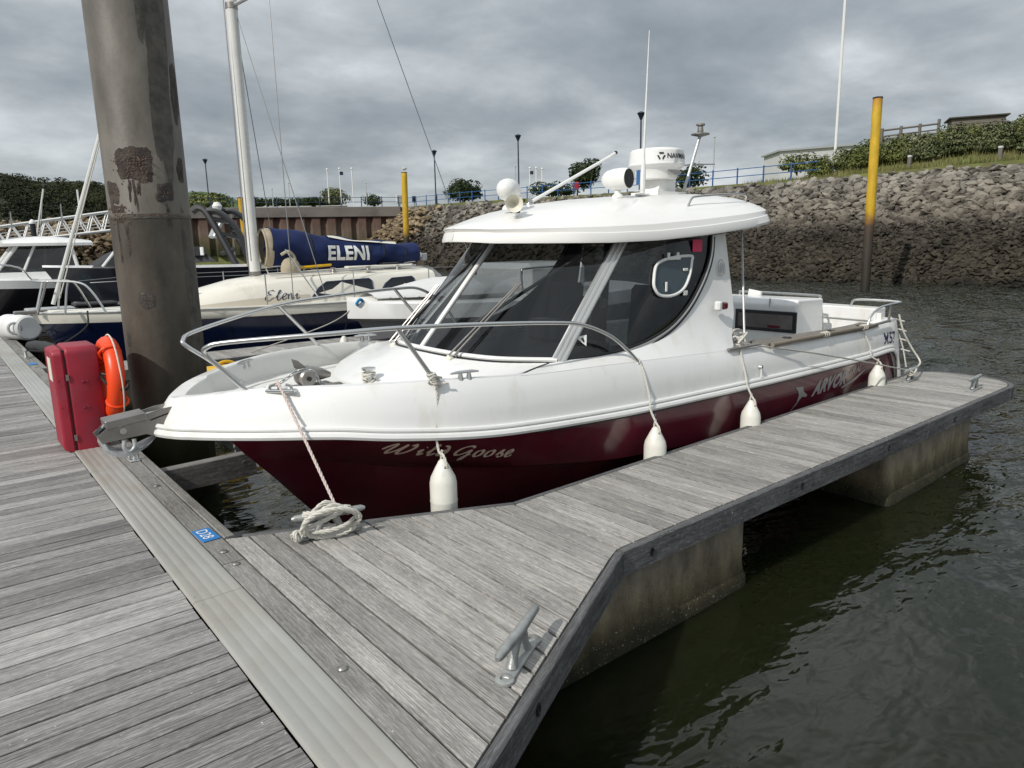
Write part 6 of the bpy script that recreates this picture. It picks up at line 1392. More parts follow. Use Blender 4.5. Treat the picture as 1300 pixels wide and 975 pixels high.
for a, b in (((258, 268), (279, 271)), ((266, 277), (292, 282)), ((277, 296), (305, 302)), ((281, 322), (298, 316))): MB().tube([far_pt(*a, 20), far_pt(*b, 20)], .06, 6).build('cross_tube', BLACKPL, rb_)
MB().box(far_pt(274, 292, 20.2), (.12, .5, .5), Matrix.Rotation(.5, 3, 'Y'), ch=.03).build('lifting_block', GALV, rb_, smooth=False)
MB().lathe([(.0001, 0), (.12, .02), (.14, .12), (.08, .22), (.0001, .24)], 12, far_pt(276, 267, 20.4)).build('deck_lamp', WHITEPAINT, rb_)
MB().prism([far_pt(246, 324, 20), far_pt(262, 322, 20), far_pt(275, 332, 20), far_pt(246, 334, 20)], (0, .5, 0)).build('console', BLACKPL, rb_, smooth=False)
MB().box(far_pt(251, 319, 20), (.32, .3, .26), ch=.02).build('instrument_box', GREYINT, rb_, smooth=False)
MB().tube([far_pt(256, 314, 19.9), far_pt(257, 324, 19.9)], .05, 6).build('handle', WHITEPAINT, rb_)
# furled masts of boats beyond, seen against the hill
mm = thing('boat_mast', 'thin white mast leaning slightly before the wooded hill, leftmost tall one', 'mast', far_pt(48, 300, 40)); MB().tube([far_pt(46, 305, 40), far_pt(55, 240, 40)], .05, 6).build('pole', MASTM, mm); MB().tube([far_pt(51, 303, 40), far_pt(54.5, 243, 40)], .02, 5).build('stay', WIRE, mm)
mm = thing('boat_mast', 'second thin white mast before the wooded hill, right of the taller one', 'mast', far_pt(103, 290, 40)); MB().tube([far_pt(103.5, 285, 40), far_pt(98, 241, 40)], .05, 6).build('pole', MASTM, mm); MB().box(far_pt(101, 262, 40), (.3, .03, .03)).build('spreader', MASTM, mm, smooth=False)
mm = thing('boat_mast', 'short faint mast at the far left before the hill', 'mast', far_pt(14, 290, 45)); MB().tube([far_pt(15, 290, 45), far_pt(13, 269, 45)], .04, 6).build('pole', WIRE, mm); MB().tube([far_pt(16, 284, 45), far_pt(13, 270, 45)], .02, 5).build('stay', WIRE, mm)
mm = thing('boat_mast', 'short faint mast midway along the gangway', 'mast', far_pt(79, 285, 45)); MB().tube([far_pt(79, 285, 45), far_pt(77, 259, 45)], .04, 6).build('pole', WIRE, mm); MB().tube([far_pt(80, 280, 45), far_pt(77, 260, 45)], .02, 5).build('stay', WIRE, mm)
t = thing('capped_pile', 'dark pile with a white conical cap by the gangway', 'pile', far_pt(42, 320, 32)); p0, p1 = far_pt(42, 345, 32), far_pt(41, 283, 32)
MB().tube([(p1.x, p1.y, -2), (p1.x, p1.y, p1.z)], .11, 12).build('shaft', BLACKPL, t); MB().lathe([(.14, -.04), (.14, .03), (.06, .14), (.0001, .16)], 12, p1).build('cap', WHITEPAINT, t)
# gangway: a truss bridge down to the pontoons
gw = thing('gangway', 'white lattice truss gangway rising behind the boats at left', 'gangway', far_pt(70, 290, 48)); gA0, gA1, gB0, gB1 = far_pt(-60, 296, 44), far_pt(170, 264.5, 50), far_pt(-60, 316, 44), far_pt(170, 289, 50)
sx = (gA1 - gA0).cross(V(0, 0, 1)).normalized() * 1.1
for off in (V(0, 0, 0), -sx):
    a0, a1, b0, b1 = gA0 + off, gA1 + off, gB0 + off, gB1 + off
    MB().tube([a0, a1], .095, 6).build('top_chord', WHITEPAINT, gw); MB().tube([b0, b1], .10, 6).build('bottom_chord', WHITEPAINT, gw); N = 11
    for k in range(N):
        t0, t1 = k / N, (k + 1) / N
        MB().tube([b0.lerp(b1, t0), a0.lerp(a1, t0 + .3 / N)], .045, 5).build('upright', WHITEPAINT, gw); MB().tube([a0.lerp(a1, t0 + .3 / N), b0.lerp(b1, t1)], .045, 5).build('diagonal', WHITEPAINT, gw)
    for f in (.25, .42, .6): MB().tube([b0.lerp(a0, f), b1.lerp(a1, f)], .025, 4).build('guard_rail', WHITEPAINT, gw)
MB().grid([[gB0, gB1], [gB0 - sx, gB1 - sx]]).build('deck', GALV, gw, smooth=False)

# ================================================================== LAND
ZQ = 6.1
QL, QR = far_pt(182, 267, 74), far_pt(505, 262.5, 80); QL.z = QR.z = ZQ
CREST = [(44.6, -80, 5.4), (44.6, 10, 5.4), (44.6, 24, 5.4), (44.6, 36, 5.5), (44.4, 50, 5.8), (43.6, 62, 6.0), (43.0, 73, 6.08)]
def berm(x, y): return (0.9 * smooth((x - 46.3) / 3.5) + 2.0 * smooth((x - 50.5) / 8)) * smooth((27.5 - y) / 5.5) * (1 + .12 * math.sin(y * .5) + .08 * math.sin(x * .7 + y * .23))
land_edge = [(44.6, -600, 5.4)] + CREST + [(QR.x, QR.y, ZQ), (QL.x, QL.y, ZQ), (QL.x - 4, QL.y + 30, ZQ - 2.5), (-40, 140, 2.0), (-700, 150, 2.0)]
m = MB(); n = len(land_edge)
farr = [(44.6 + 2500, -600, 5.4)] + [(p[0] + 2500, p[1] * 1.0 + (p[1] + 80) * 8, 6) for p in CREST] + [(1500, 1900, 6), (600, 2300, 6), (0, 2500, 4), (-500, 2500, 2), (-2500, 2500, 2)]
rows = [land_edge]
for f in (.004, .02, .1, .4, 1): rows.append([lerp(a, b, f) for a, b in zip(land_edge, farr)])
m.grid(rows, flip=True); m.grid([[(a[0], a[1], -5) for a in land_edge], land_edge], flip=True)
land = tag(m.build('ground', GRASSM, ang=60, fixn=True), kind='structure')
m = MB(); pr0 = [(p[0] + 1.0, p[1], p[2] + .03) for p in CREST[1:]] + [(QR.x + .5, QR.y + 1.2, ZQ + .03), (QL.x, QL.y + 1.2, ZQ + .03)]; pr1 = [(p[0] + 5, p[1] + 1, p[2] + .03) for p in CREST[1:]] + [(QR.x + 3, QR.y + 6, ZQ + .03), (QL.x + 2, QL.y + 6, ZQ + .03)]
m.grid([pr0, pr1]); tag(m.build('promenade', TARMAC, fixn=True), kind='structure')
m = MB(); gx = np.linspace(45.9, 64, 22); gy = np.linspace(-40, 28, 60)
m.grid([[(x, y, 5.33 + .12 * smooth((x - 45.9) / .8) * smooth((28 - y) / 2) + berm(x, y) * (1 if x < 60 else max(0, (64 - x) / 4))) for x in gx] for y in gy]); tag(m.build('grass_bank', GRASSM, fixn=True), kind='structure')
# rock armour
def toe(y): return 37.0 + .035 * max(0, y - 25)
def bank(y, f):
    cr = [c for c in CREST]; cx_ = float(np.interp(y, [c[1] for c in cr], [c[0] for c in cr])) + .3; cz = float(np.interp(y, [c[1] for c in cr], [c[2] for c in cr])); t0 = toe(y) - 1.2
    return V(t0 + (cx_ - t0) * f, y, -1.6 + (cz + 1.6) * f ** 0.92)
m = MB(); m.grid([[bank(y, f) + V(.08 * math.sin(y * 1.7 + f * 9), 0, .07 * math.sin(y * 2.3 - f * 7)) for f in np.linspace(0, 1, 14)] for y in np.linspace(-40, 75, 120)], flip=True); bankO = tag(m.build('rock_bank', BANKM, fixn=True), kind='structure')
rocks = []; rnd = random.Random(21)
import bmesh
def rock_mesh(seed, sub=1):
    r_ = random.Random(seed); bm = bmesh.new(); bmesh.ops.create_icosphere(bm, subdivisions=sub, radius=1)
    pl = [(V(r_.uniform(-1, 1), r_.uniform(-1, 1), r_.uniform(-1, 1)).normalized(), r_.uniform(.40, .72)) for _ in range(11)]
    for v in bm.verts:
        for nn, d_ in pl:
            k = v.co.dot(nn)
            if k > d_: v.co -= nn * (k - d_)
        v.co += V(r_.uniform(-.05, .05), r_.uniform(-.05, .05), r_.uniform(-.05, .05))
    vs = [tuple(v.co) for v in bm.verts]; fs = [tuple(q_.index for q_ in f.verts) for f in bm.faces]; bm.free(); return vs, fs
RK = [rock_mesh(k, 2) for k in range(12)]
def rock_me(k):
    m = MB(); m.add(*RK[k]); return m.mesh('rock', ROCKM, smooth=False)
RKM = [rock_me(k) for k in range(12)]
spots = []
def scatter(y0, y1, f0, f1, s0, s1, cnt):
    for _ in range(cnt):
        y = rnd.uniform(y0, y1); f = rnd.uniform(f0, f1); spots.append((y, f, rnd.uniform(s0, s1)))
scatter(-6, 32, .52, .965, .18, .44, 2300); scatter(32, 75, .54, .965, .30, .52, 950); scatter(-6, 40, .5, .975, .12, .26, 2200)
scatter(4, 34, .10, .57, .09, .28, 6500); scatter(34, 75, .12, .57, .20, .36, 1300)
def vis(y): return 8.5 < y < 34
cand = sorted(spots, key=lambda q_: -(q_[2] / max(30, (q_[0] ** 2 + 40 ** 2) ** .5)) * (vis(q_[0]) and q_[1] > .5))
big_, rest = cand[:300], cand[300:]
def rrot(): return (rnd.uniform(-.6, .6), rnd.uniform(-.6, .6), rnd.uniform(0, 6.28))
def rsc(s): return (s * rnd.uniform(.85, 1.35), s * rnd.uniform(.85, 1.35), s * rnd.uniform(.5, .85))
for y, f, s in big_: place(RKM[rnd.randrange(12)], 'rock', bankO, bank(y, f) + V(-.05, 0, .02 * s), rot=rrot(), sc=rsc(s))
from mathutils import Euler
m = MB(); RK1 = [rock_mesh(40 + k, 1) for k in range(10)]
for y, f, s in rest:
    vs, fs = RK1[rnd.randrange(10)] if f < .54 or y > 36 else RK[rnd.randrange(12)]
    M = Matrix.LocRotScale(bank(y, f) + V(-.05, 0, .08 * s), Euler(rrot()), V(*rsc(s))); m.add([M @ V(*v) for v in vs], fs)
o = m.build('small_rocks', ROCKM, bankO, smooth=False); o['kind'] = 'stuff'
# brownish boulders on the bank end by the quay and the far bank at left
m = MB()
for _ in range(520):
    u = rnd.random(); p = V(*lerp(tuple(QR), (43.4, 66, 5.6), u)) + V(rnd.uniform(-5.5, .5), rnd.uniform(-3, 3), 0); p.z = 5.6 - max(0, (42.8 - p.x)) * .8 + rnd.uniform(-.2, .2)
    vs, fs = RK1[rnd.randrange(10)]; s = rnd.uniform(.22, .5); M = Matrix.LocRotScale(p, Euler(rrot()), V(*rsc(s))); m.add([M @ V(*v) for v in vs], fs)
o = m.build('bank_end_rocks', ROCKTAN, bankO, smooth=False); o['kind'] = 'stuff'
m = MB()
for _ in range(1300):
    p = far_pt(rnd.uniform(-80, 175), 300, rnd.uniform(70, 78)); p.z = rnd.uniform(-.6, 5.2)
    p += V(.3, .8, 0) * (p.z * 1.2); vs, fs = RK1[rnd.randrange(10)]; s = rnd.uniform(.3, .8); M = Matrix.LocRotScale(p, Euler(rrot()), V(*rsc(s))); m.add([M @ V(*v) for v in vs], fs)
tag(m.build('far_shore_rocks', ROCKTAN, smooth=False), kind='stuff', label='tumbled brown rocks along the far shore behind the gangway', cat='rocks')

# quay wall of steel sheet piles
qw = thing('quay_wall', 'rust red sheet pile quay wall under a concrete capping beam', 'quay wall', ((QL.x + QR.x) / 2, (QL.y + QR.y) / 2, WATER))
qd = (QR - QL).normalized(); qn = V(qd.y, -qd.x, 0); qlen = (QR - QL).length; Mq = Matrix((qd, -qn, V(0, 0, 1))).transposed()
m = MB(); m.box((QL + QR) / 2 + qn * .15 + V(0, 0, -.55), (qlen + .5, 1.0, 1.1), Mq, ch=.05); m.build('capping_beam', QUAYC, qw, smooth=False)
m = MB(); P_ = 1.66; sec = [(0, 0), (.15, 0), (.42, .42), (1.24, .42), (1.51, 0), (P_, 0)]
m.grid([[(u, -v, z) for u, v in sec] for z in (-5, -1.1)], flip=True)
spm = m.mesh('sheet_pile', SHEETP, smooth=False); ang = math.atan2(qd.y, qd.x); k = 0
while k * P_ < qlen - .5:
    o = QL + qd * (k * P_) + qn * .05; place(spm, 'sheet_pile', qw, (o.x, o.y, ZQ), ang); k += 1
MB().box(QL + qd * (qlen * .33) + qn * .9 + V(0, 0, -3.5), (.12, .12, 6.5), Mq).build('ladder', DULLSTEEL, qw, smooth=False)

# railings: along the quay and along the rock bank crest
RAILDARK = mat('railing_dark_blue', (0.022, 0.042, 0.085), 0.5)
def railing(pts, label, spacing=2.2, hgt=1.12, mt=RAILBLUE):
    t = thing('railing', label, 'railing', pts[0]); P = [V(p) for p in pts]; L = [0]
    for a, b in zip(P, P[1:]): L.append(L[-1] + (b - a).length)
    pm_ = MB().box((0, 0, hgt / 2), (.085, .085, hgt), ch=.015).lathe([(.05, hgt - .02), (.06, hgt + .02), (.035, hgt + .07), (.0001, hgt + .08)], 8).mesh('post', mt); d = 0; j = 0
    while d <= L[-1]:
        while j < len(L) - 2 and L[j + 1] < d: j += 1
        p = P[j].lerp(P[j + 1], (d - L[j]) / (L[j + 1] - L[j])); place(pm_, 'post', t, p); d += spacing
    for h in (hgt - .04, hgt * .52): MB().tube([p + V(0, 0, h) for p in P], .028, 6).build('rail', mt, t)
    return t
railing([QL + V(0, .7, 0), QR + V(.3, .7, 0), (43.9, 73.5, 6.08)], 'dark blue railing along the top of the rust red quay wall', 2.28, mt=RAILDARK)
railing([(44.2, 73, 6.08), (44.6, 62, 6.0), (45.3, 50, 5.8), (45.5, 36, 5.5), (45.5, 24.0, 5.4)], 'blue railing along the crest of the rock bank', 2.05)
# lamp posts
def lamp(p, label, h=5.6):
    t = thing('lamp_post', label, 'lamp post', p, 'lamp posts along the promenade'); return t
l0 = thing('lamp_post', 'dark lamp post seen just right of the big pile', 'lamp post', (0, 0, 0), 'lamp posts along the promenade')
MB().lathe([(.11, 0), (.11, .9), (.075, 1.0), (.06, 5.0), (.055, 5.1)], 12, (0, 0, 0)).build('column', LAMPBLUE, l0)
MB().lathe([(.05, 5.1), (.09, 5.12), (.10, 5.16), (.26, 5.52), (.30, 5.56), (.30, 5.60), (.12, 5.70), (.0001, 5.73)], 14, (0, 0, 0)).build('lantern', LAMPBLUE, l0)
def lampat(px, pyt, pyb, first=False, label=None):
    D = 5.7 * F_PX / (pyb - pyt) * .985; p = far_pt(px, pyt, D); p.z -= 5.73
    if first: l0.location = p; OFF[l0.name] = tuple(p)
    else: dup(l0, p, 0, label)
lampat(260, 201, 262, True); lampat(551, 190, 257, label='dark lamp post rising behind the quay railing between yellow pile and bush'); lampat(657.5, 170, 248, label='dark lamp post rising behind the search light on the cabin roof'); lampat(814, 141, 236, label='dark lamp post rising behind the radar')
def slim(px, pt, pb, D, r, name, label, cat_, mt, group=None, extra=None):
    b = far_pt(px, pb, D); tpt = far_pt(px, pt, D); t = thing(name, label, cat_, b, group); MB().tube([b, V(b.x, b.y, tpt.z)], r, 7).build('pole', mt, t)
    MB().ell((b.x, b.y, tpt.z), (r * 2, r * 2, r * 2), 8, 6).build('finial', mt, t)
    if extra: MB().box((b.x + .2, b.y - .2, tpt.z - .7), (.5, .3, .5), ch=.02).build('flag', extra, t, smooth=False)
    return t
FG = 'white flagpoles on the far promenade'
for px, pt, lab in ((418, 216, 'leftmost of three white flagpoles left of the short yellow pile'), (433.5, 215, 'middle of three white flagpoles left of the short yellow pile'), (449, 215, 'rightmost of three white flagpoles left of the short yellow pile'), (673, 214, 'leftmost of three white flagpoles right of the lamp post'), (681, 214, 'middle of three white flagpoles right of the lamp post'), (688.5, 215, 'rightmost of three white flagpoles right of the lamp post')):
    slim(px, pt, 258 if px < 500 else 246, 110, .085, 'flagpole', lab, 'flagpole', WHITEPAINT, FG, LAMPBLUE if px in (433.5, 673) else None)
for px, pt, D, lab in ((288, 245, 95, 'faint light column left of the yacht mast'), (368.5, 233, 100, 'faint light column behind the sail cover, right one'), (347, 240, 110, 'faint light column behind the sail cover, left one'), (466, 233, 110, 'faint light column left of the short yellow pile'), (655, 212, 95, 'faint light column beside the lamp post behind the search light'), (590, 232, 110, 'faint light column in front of the round bush'), (905.5, 175, 75, 'slim light column right of the radar'), (887, 205, 110, 'short faint light column right of the radar')):
    slim(px, pt, 262 if px < 500 else (250 if px < 800 else 225), D, .06, 'light_column', lab, 'light column', GALV)
t = slim(1060, -60, 197, 58, .11, 'flagpole', 'tall white flagpole rising above the bank at right', 'flagpole', WHITEPAINT)
# yellow piles
def ypile(px, pt, base, r, label, mt, lean):
    tp = far_pt(px, pt, MC[2] @ np.array([base[0], base[1], pt * 0])) if False else None
    D = float(MC[2] @ np.array([base[0], base[1], 3.0 - H])); tp = far_pt(px, pt, D); t = thing('marker_pile', label, 'pile', (base[0], base[1], WATER))
    b = V(base[0], base[1], WATER); d_ = (tp - b); MB().tube([b - d_ * .5, b, tp], r, 18).build('shaft', mt, t); MB().lathe([(r * 1.04, -.05), (r * 1.04, .02), (.0001, .06)], 18, tp).build('cap', RUST, t); return t
ypile(1114.5, 124, (30.9, 13.9), .19, 'tall yellow topped pile standing in the water before the rock bank', YPILE, 0)
ypile(513, 219, (34.5, 57.3), .27, 'short yellow topped pile before the end of the quay wall', YPILE2, 0)
ypile(305, 251, (21.5, 62), .22, 'yellow pile half hidden by the yacht mast', YPILE2, 0)
g_ = far_pt(513, 216, 68); t = thing('seagull', 'white seagull perched on the short yellow pile', 'seagull', g_)
MB().ell(g_ + V(0, 0, .12), (.22, .10, .12), 10, 7, Matrix.Rotation(.3, 3, 'Y')).ell(g_ + V(-.17, 0, .28), (.07, .06, .07), 8, 6).build('body', WHITEPAINT, t); MB().ell(g_ + V(.14, 0, .14), (.2, .11, .06), 8, 6).build('wing', GREYHULL, t)

# vegetation
def leafcloud(mb, c, rad, n, size, rnd, flat=.95):
    for _ in range(n):
        d_ = V(rnd.gauss(0, 1), rnd.gauss(0, 1), rnd.gauss(0, 1)).normalized(); k = rnd.uniform(.55, 1.05)
        p = V(c) + V(d_.x * rad[0] * k, d_.y * rad[1] * k, d_.z if d_.z > 0 else d_.z * flat * rad[2] * k); s = size * rnd.uniform(.6, 1.3)
        u = V(rnd.gauss(0, 1), rnd.gauss(0, 1), rnd.gauss(0, 1)).normalized(); w = u.orthogonal().normalized(); nn = (d_ + V(rnd.uniform(-.7, .7), rnd.uniform(-.7, .7), rnd.uniform(-.3, .9))).normalized()
        u = nn.orthogonal().normalized(); w = nn.cross(u); a = rnd.uniform(0, 6.28); u, w = u * math.cos(a) + w * math.sin(a), w * math.cos(a) - u * math.sin(a)
        mb.add([p - u * s, p + w * s * .5, p + u * s, p - w * s * .5], [(0, 1, 2, 3)])
def shrub(p, rad, label, mt, seed, n=520, size=.14, name='shrub', group=None, cat_='shrub', trunk=.2):
    r_ = random.Random(seed); t = thing(name, label, cat_, p, group); m = MB()
    for k in range(9):
        o = V(r_.uniform(-.6, .6) * rad[0], r_.uniform(-.6, .6) * rad[1], r_.uniform(.25, .75) * rad[2] * 2); rr_ = r_.uniform(.35, .55)
        leafcloud(m, V(p) + o, (rad[0] * rr_, rad[1] * rr_, rad[2] * rr_ * 1.1), n // 9, size, r_)
    leafcloud(m, V(p) + V(0, 0, rad[2] * .9), (rad[0] * .8, rad[1] * .8, rad[2] * .85), n // 2, size, r_); m.build('crown', mt, t, smooth=False)
    m = MB()
    for k in range(4):
        a = r_.uniform(0, 6.28); m.tube([V(p) + V(0, 0, -.2), V(p) + V(math.cos(a) * rad[0] * .2, math.sin(a) * rad[1] * .2, rad[2] * .6), V(p) + V(math.cos(a) * rad[0] * .5, math.sin(a) * rad[1] * .5, rad[2] * 1.3)], [trunk * .35, trunk * .22, trunk * .08], 5)
    m.build('stems', BARK, t); return t
gnd = lambda x, y: 5.45 + berm(x, y)
rs = random.Random(31); SG = 'shrubs on the grassy bank'
looks = ['dark green', 'pale flowering', 'olive green', 'silvery', 'bushy green']; n_ = 0
sh = [(48.4, 25.4, 1.0), (49.6, 24.2, 1.2), (48.9, 22.4, 1.3), (50.8, 22.6, 1.4), (49.2, 20.6, 1.3), (50.9, 20.2, 1.4), (48.8, 18.8, 1.25), (50.4, 18.2, 1.45), (52.2, 17.4, 1.5), (49.2, 17.2, 1.2), (50.6, 15.8, 1.4), (49.0, 15.2, 1.15), (52.4, 14.6, 1.55), (50.2, 13.4, 1.35), (48.6, 12.9, 1.1), (51.8, 12.2, 1.5), (49.7, 11.2, 1.3), (50.9, 9.4, 1.4), (49.0, 9.2, 1.2), (52.0, 7.2, 1.5), (49.9, 6.5, 1.3)]
ORD = ['first', 'second', 'third', 'fourth', 'fifth', 'sixth', 'seventh', 'eighth', 'ninth', 'tenth', 'eleventh', 'twelfth', 'thirteenth', 'fourteenth', 'fifteenth', 'sixteenth', 'seventeenth', 'eighteenth', 'nineteenth', 'twentieth', 'twenty first']
for i, (x, y, s) in enumerate(sh):
    pale = i in (6, 9, 10, 11, 14)
    shrub((x, y, gnd(x, y) - .1), (s * 1.0, s * 1.05, s * .47), ('pale flowering shrub, ' if pale else 'dense green shrub, ') + ORD[i] + ' from the promenade end of the hedge', SHRUBP if pale else SHRUBM, 100 + i, 2600, .085, group=SG)
m = MB(); rg = random.Random(4)
for _ in range(9000):
    x = rg.uniform(44.7, 50); y = rg.uniform(3, 30) if x > 46 else rg.uniform(3, 24); z = (gnd(x, y) if x > 46 else 5.38); h = rg.uniform(.12, .42); a = rg.uniform(0, 6.28); w = .03; l_ = rg.uniform(-.15, .15)
    m.add([(x - w * math.cos(a), y - w * math.sin(a), z - .05), (x + w * math.cos(a), y + w * math.sin(a), z - .05), (x + l_, y + l_, z + h)], [(0, 1, 2)])
tag(m.build('long_grass', BLADE, smooth=False), kind='stuff', label='long grass growing between the rocks and the hedge', cat='grass')
shrub(far_pt(587, 258, 92), (3.0, 3.0, 1.5), 'round dark bush on the promenade right of the short yellow pile', TREEM, 61, 1600, .22, 'bush', cat_='bush')
shrub(far_pt(741, 241, 84), (2.1, 2.1, 1.75), 'dark bushy tree on the promenade behind the cabin roof, left of the radar', TREEM, 62, 1600, .2, 'bush', cat_='bush')
shrub(far_pt(875, 240, 84), (2.2, 2.2, 1.4), 'dark bush on the promenade right below the radar', TREEM, 63, 900, .2, 'bush', cat_='bush')
shrub(far_pt(700, 250, 95), (4.2, 3.0, .8), 'low dark hedge on the promenade left of the red lifebuoy post', TREEM, 64, 1100, .2, 'hedge', cat_='hedge')
shrub(far_pt(428, 262, 130), (3.6, 3, 1.6), 'grey leafed tree far behind the quay railing at the flagpoles', SHRUBP, 65, 900, .25, 'tree', cat_='tree')
shrub(far_pt(475, 262, 120), (2.0, 2, .9), 'small dark bush far behind the quay railing', TREEM, 66, 500, .22, 'bush', cat_='bush')
shrub(far_pt(268, 266, 84), (3.4, 2.5, .75), 'green bush behind the quay railing right of the big pile', SHRUBM, 67, 1300, .2, 'bush', cat_='bush')
shrub(far_pt(1012, 220, 66), (1.6, 1.4, .7), 'small shrub by the end of the blue railing', SHRUBM, 68, 700, .15, 'shrub', group=SG)
for k, (px, D) in enumerate(((330, 220), (365, 230), (395, 240), (410, 215))): shrub(far_pt(px, 262, D), (8, 6, 1.1), 'far dark trees low on the skyline behind the sail cover, clump %s from the left' % ['one', 'two', 'three', 'four'][k], TREEM, 80 + k, 700, .6, 'tree', 'far trees on the skyline', 'trees')
# low wall segments behind the quay railing, notice, red lifebuoy post
for px0, px1, lab in ((313, 345, 'left low pale wall behind the quay railing'), (352, 395, 'middle low pale wall behind the quay railing'), (402, 440, 'right low pale wall behind the quay railing')):
    a, b = far_pt(px0, 260, 92), far_pt(px1, 260, 92); t = thing('low_wall', lab, 'wall', ((a.x + b.x) / 2, (a.y + b.y) / 2, ZQ)); d_ = b - a; Mw = Matrix.Rotation(math.atan2(d_.y, d_.x), 3, 'Z')
    MB().box(((a.x + b.x) / 2, (a.y + b.y) / 2, ZQ + .45), (d_.length, .4, .9), Mw).build('wall', QUAYC, t, smooth=False); MB().box(((a.x + b.x) / 2, (a.y + b.y) / 2, ZQ + .95), (d_.length + .1, .55, .1), Mw).build('coping', GALV, t, smooth=False)
p = far_pt(507, 258, 92); t = thing('notice_board', 'small white notice post behind the quay railing', 'notice', p); MB().box(p + V(0, 0, .5), (.9, .3, 1.1), ch=.05).build('board', BLDWHITE, t, smooth=False); MB().box(p + V(0, 0, -.4), (.2, .2, .8)).build('post', GALV, t, smooth=False)
p = far_pt(526, 258, 92); t = thing('notice_board', 'dark notice post behind the quay railing beside the lamp post', 'notice', p); MB().box(p + V(0, 0, .5), (.5, .3, .8), ch=.03).build('board', CARBLUE, t, smooth=False); MB().box(p + V(0, 0, -.3), (.1, .1, .9)).build('post', GALV, t, smooth=False)
p = far_pt(732, 236, 64); t = thing('lifebuoy_post', 'small red lifebuoy housing on the promenade railing behind the cabin roof', 'lifebuoy cabinet', p); MB().box(p + V(0, 0, 0), (.25, .55, .70), ch=.08).build('housing', REDPL, t, smooth=False); MB().box(p + V(.1, 0, -.7), (.1, .1, 1.2)).build('post', LAMPBLUE, t, smooth=False)
# bollards on the bank, fence, shed, buildings, parked vehicles
for (x, y), lab in (((46.6, 18.9), 'pale timber marker post on the bank, left one'), ((46.6, 14.2), 'pale timber marker post on the bank, right one')):
    t = thing('marker_post', lab, 'post', (x, y, gnd(x, y))); MB().box((x, y, gnd(x, y) + .42), (.2, .2, .95), ch=.02).build('post', GREYWOOD, t, smooth=False); MB().box((x, y, gnd(x, y) + .86), (.215, .215, .12), ch=.02).build('cap', BLDWHITE, t, smooth=False)
sd = far_pt(1237, 172, 58); t = thing('timber_shed', 'small grey timber shelter on top of the bank at right', 'shed', sd); Ms = Matrix.Rotation(R(-62), 3, 'Z')
sd = sd + V(0, 0, .05); MB().box(sd + V(0, 0, .45), (3.7, 2.2, 1.5), Ms).build('wall', GREYWOOD, t, smooth=False); MB().box(sd + V(0, 0, 1.28), (4.2, 2.7, .12), Ms, ch=.02).build('roof', SHEDROOF, t, smooth=False)
for k in range(5): MB().box(sd + V(0, 0, -.2 + .27 * k) + Ms @ V(0, -1.12, 0), (3.7, .03, .22), Ms).build('board', GREYWOOD, t, smooth=False)
fa, fb = far_pt(1120, 166, 57), far_pt(1192, 157, 57); t = thing('timber_fence', 'timber post and rail fence on top of the bank behind the yellow pile', 'fence', (fa + fb) / 2 + V(0, 0, -1.2)); d_ = fb - fa
MB().tube([fa, fb], .075, 6).build('rail', GREYWOOD, t); MB().tube([fa + V(0, 0, -.45), fb + V(0, 0, -.45)], .06, 6).build('rail', GREYWOOD, t)
for k in range(4): q_ = fa + d_ * (k / 3); MB().box(q_ + V(0, 0, -.5), (.18, .18, 1.35 if k < 3 else 1.7)).build('post', GREYWOOD, t, smooth=False)
def building(px0, px1, pyt, pyb, D, label, ridge):
    a, b = far_pt(px0, pyb, D), far_pt(px1, pyb, D); ta, tb = far_pt(px0, pyt[0], D), far_pt(px1, pyt[1], D); t = thing('pavilion', label, 'building', (a + b) / 2); d_ = (b - a); nn = V(-d_.y, d_.x, 0).normalized() * 7
    m = MB(); m.prism([V(a.x, a.y, 5), V(b.x, b.y, 5), V(b.x, b.y, tb.z), V(a.x, a.y, ta.z)], nn); m.build('wall', BLDWHITE, t, smooth=False)
    m = MB(); o = d_.normalized() * .4; m.prism([V(a.x, a.y, ta.z) - o - nn * .05, V(b.x, b.y, tb.z) + o - nn * .05, V(b.x, b.y, tb.z + ridge) + o - nn * .05, V(a.x, a.y, ta.z + ridge) - o - nn * .05], nn * 1.1); m.build('roof', GALV, t, smooth=False)
building(990, 1088, (193, 185), 212, 105, 'long low white building behind the bank at right', .25)
building(1130, 1200, (176, 168), 195, 120, 'white building just showing behind the fence on the bank', .25)
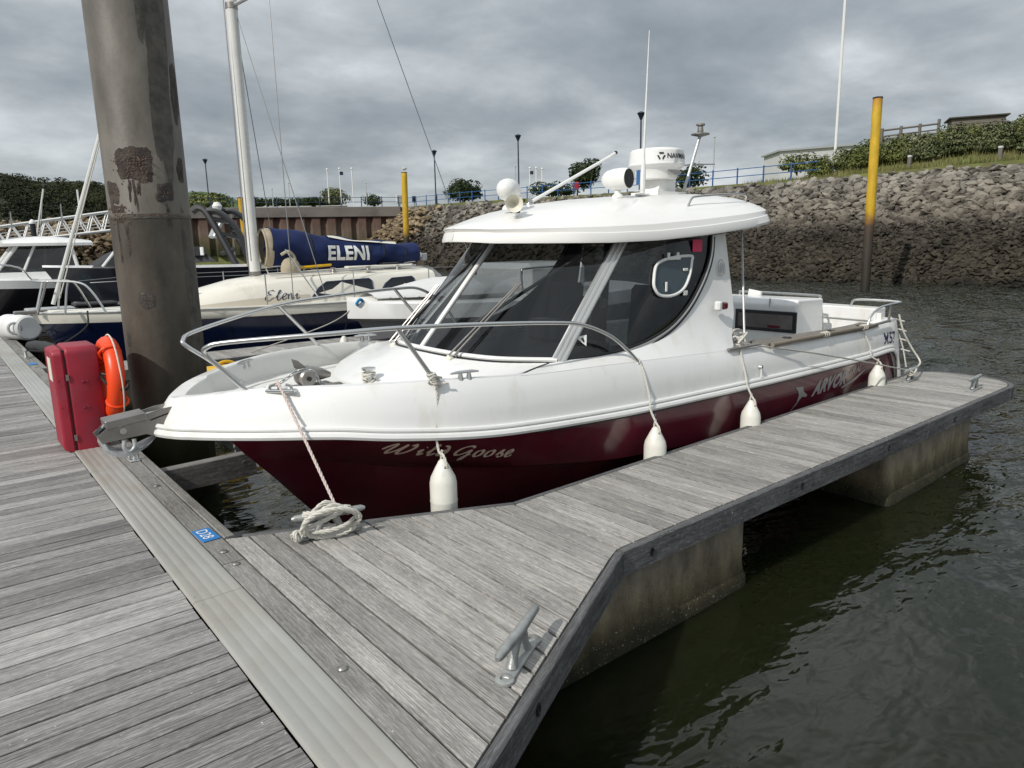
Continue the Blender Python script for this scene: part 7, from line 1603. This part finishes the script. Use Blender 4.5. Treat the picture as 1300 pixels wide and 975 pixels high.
def vehicle(px, py, D, L_, h, mt, label, rz):
    p = far_pt(px, py, D); p.z = 6.0; t = thing('parked_van', label, 'van', p); Mv = Matrix.Rotation(rz, 3, 'Z'); w = lambda x, y, z: p + Mv @ V(x, y, z)
    m = MB(); pr_ = [(-L_ / 2, .4), (L_ / 2, .4), (L_ / 2, .95), (L_ * .34, 1.15), (L_ * .22, h), (-L_ / 2 + .1, h), (-L_ / 2, h - .2)]; m.prism([w(x, -.95, z) for x, z in pr_], Mv @ V(0, 1.9, 0)); m.build('body', mt, t, smooth=False, bevel=.06)
    m = MB(); m.prism([w(L_ * .33, -.97, 1.18), w(L_ * .215, -.97, h - .15), w(-.1, -.97, h - .15), w(-.1, -.97, 1.18)], Mv @ V(0, 1.94, 0)); m.build('window', CARDARK, t, smooth=False)
    for x in (-L_ * .32, L_ * .32):
        for s in (-1, 1): wh = MB().lathe([(.0001, -.1), (.32, -.1), (.34, 0), (.32, .1), (.0001, .1)], 16, w(x, .85 * s, .34), Mv @ Matrix.Rotation(PI / 2, 3, 'X')).build('wheel', BLACKRUB, t)
vehicle(965, 213, 88, 5.4, 2.3, WHITEPAINT, 'white van parked beyond the blue railing', R(-50)); vehicle(930, 217, 96, 4.2, 1.5, CARBLUE, 'dark blue car parked left of the white van', R(-40))
# hills
def ridge(name, mt, pts, depth, base=0.0):
    m = MB(); m.grid([[(p[0] - 20, p[1] - depth, base) for p in pts], [(p[0], p[1] - depth * .45, base + (p[2] - base) * .62) for p in pts], [tuple(p) for p in pts], [(p[0] + 30, p[1] + depth, base) for p in pts]], flip=True); return tag(m.build(name, mt, fixn=True, ang=80), kind='structure')
hp_ = [tuple(far_pt(px, py, 300)) for px, py in ((-400, 205), (-200, 210), (-60, 213), (0, 219), (30, 228), (60, 231), (95, 230), (130, 235), (170, 246), (230, 268), (330, 300))]
ridge('wooded_hill', HILLM, hp_, 110)
gh = [tuple(far_pt(px, py, 520)) for px, py in ((150, 285), (200, 258), (225, 246), (255, 243), (285, 247), (305, 256), (330, 268), (360, 285))]
ridge('green_hill', GREENHILL, gh, 120)
m = MB(); rh = random.Random(77)
for _ in range(900):
    u = rh.uniform(0, len(hp_) - 1.01); i = int(u); p = V(*lerp(hp_[i], hp_[i + 1], u - i)); f = rh.random() ** .8; c = V(p.x - 20 * f, p.y - 110 * f, p.z * (1 - f) ** 1.0 + 1) if f > .0 else p
    f2 = f; c.z = p.z * (1 - f2 / .45 * .38) if f2 < .45 else p.z * .62 * (1 - (f2 - .45) / .55); c.z += 1.0; s = rh.uniform(2.2, 4.6)
    leafcloud(m, c, (s, s, s * .9), 85, 0.48, rh)
tag(m.build('hillside_wood', HILLLEAF, smooth=False), kind='stuff', label='dark mixed woodland covering the hillside at far left', cat='woodland')
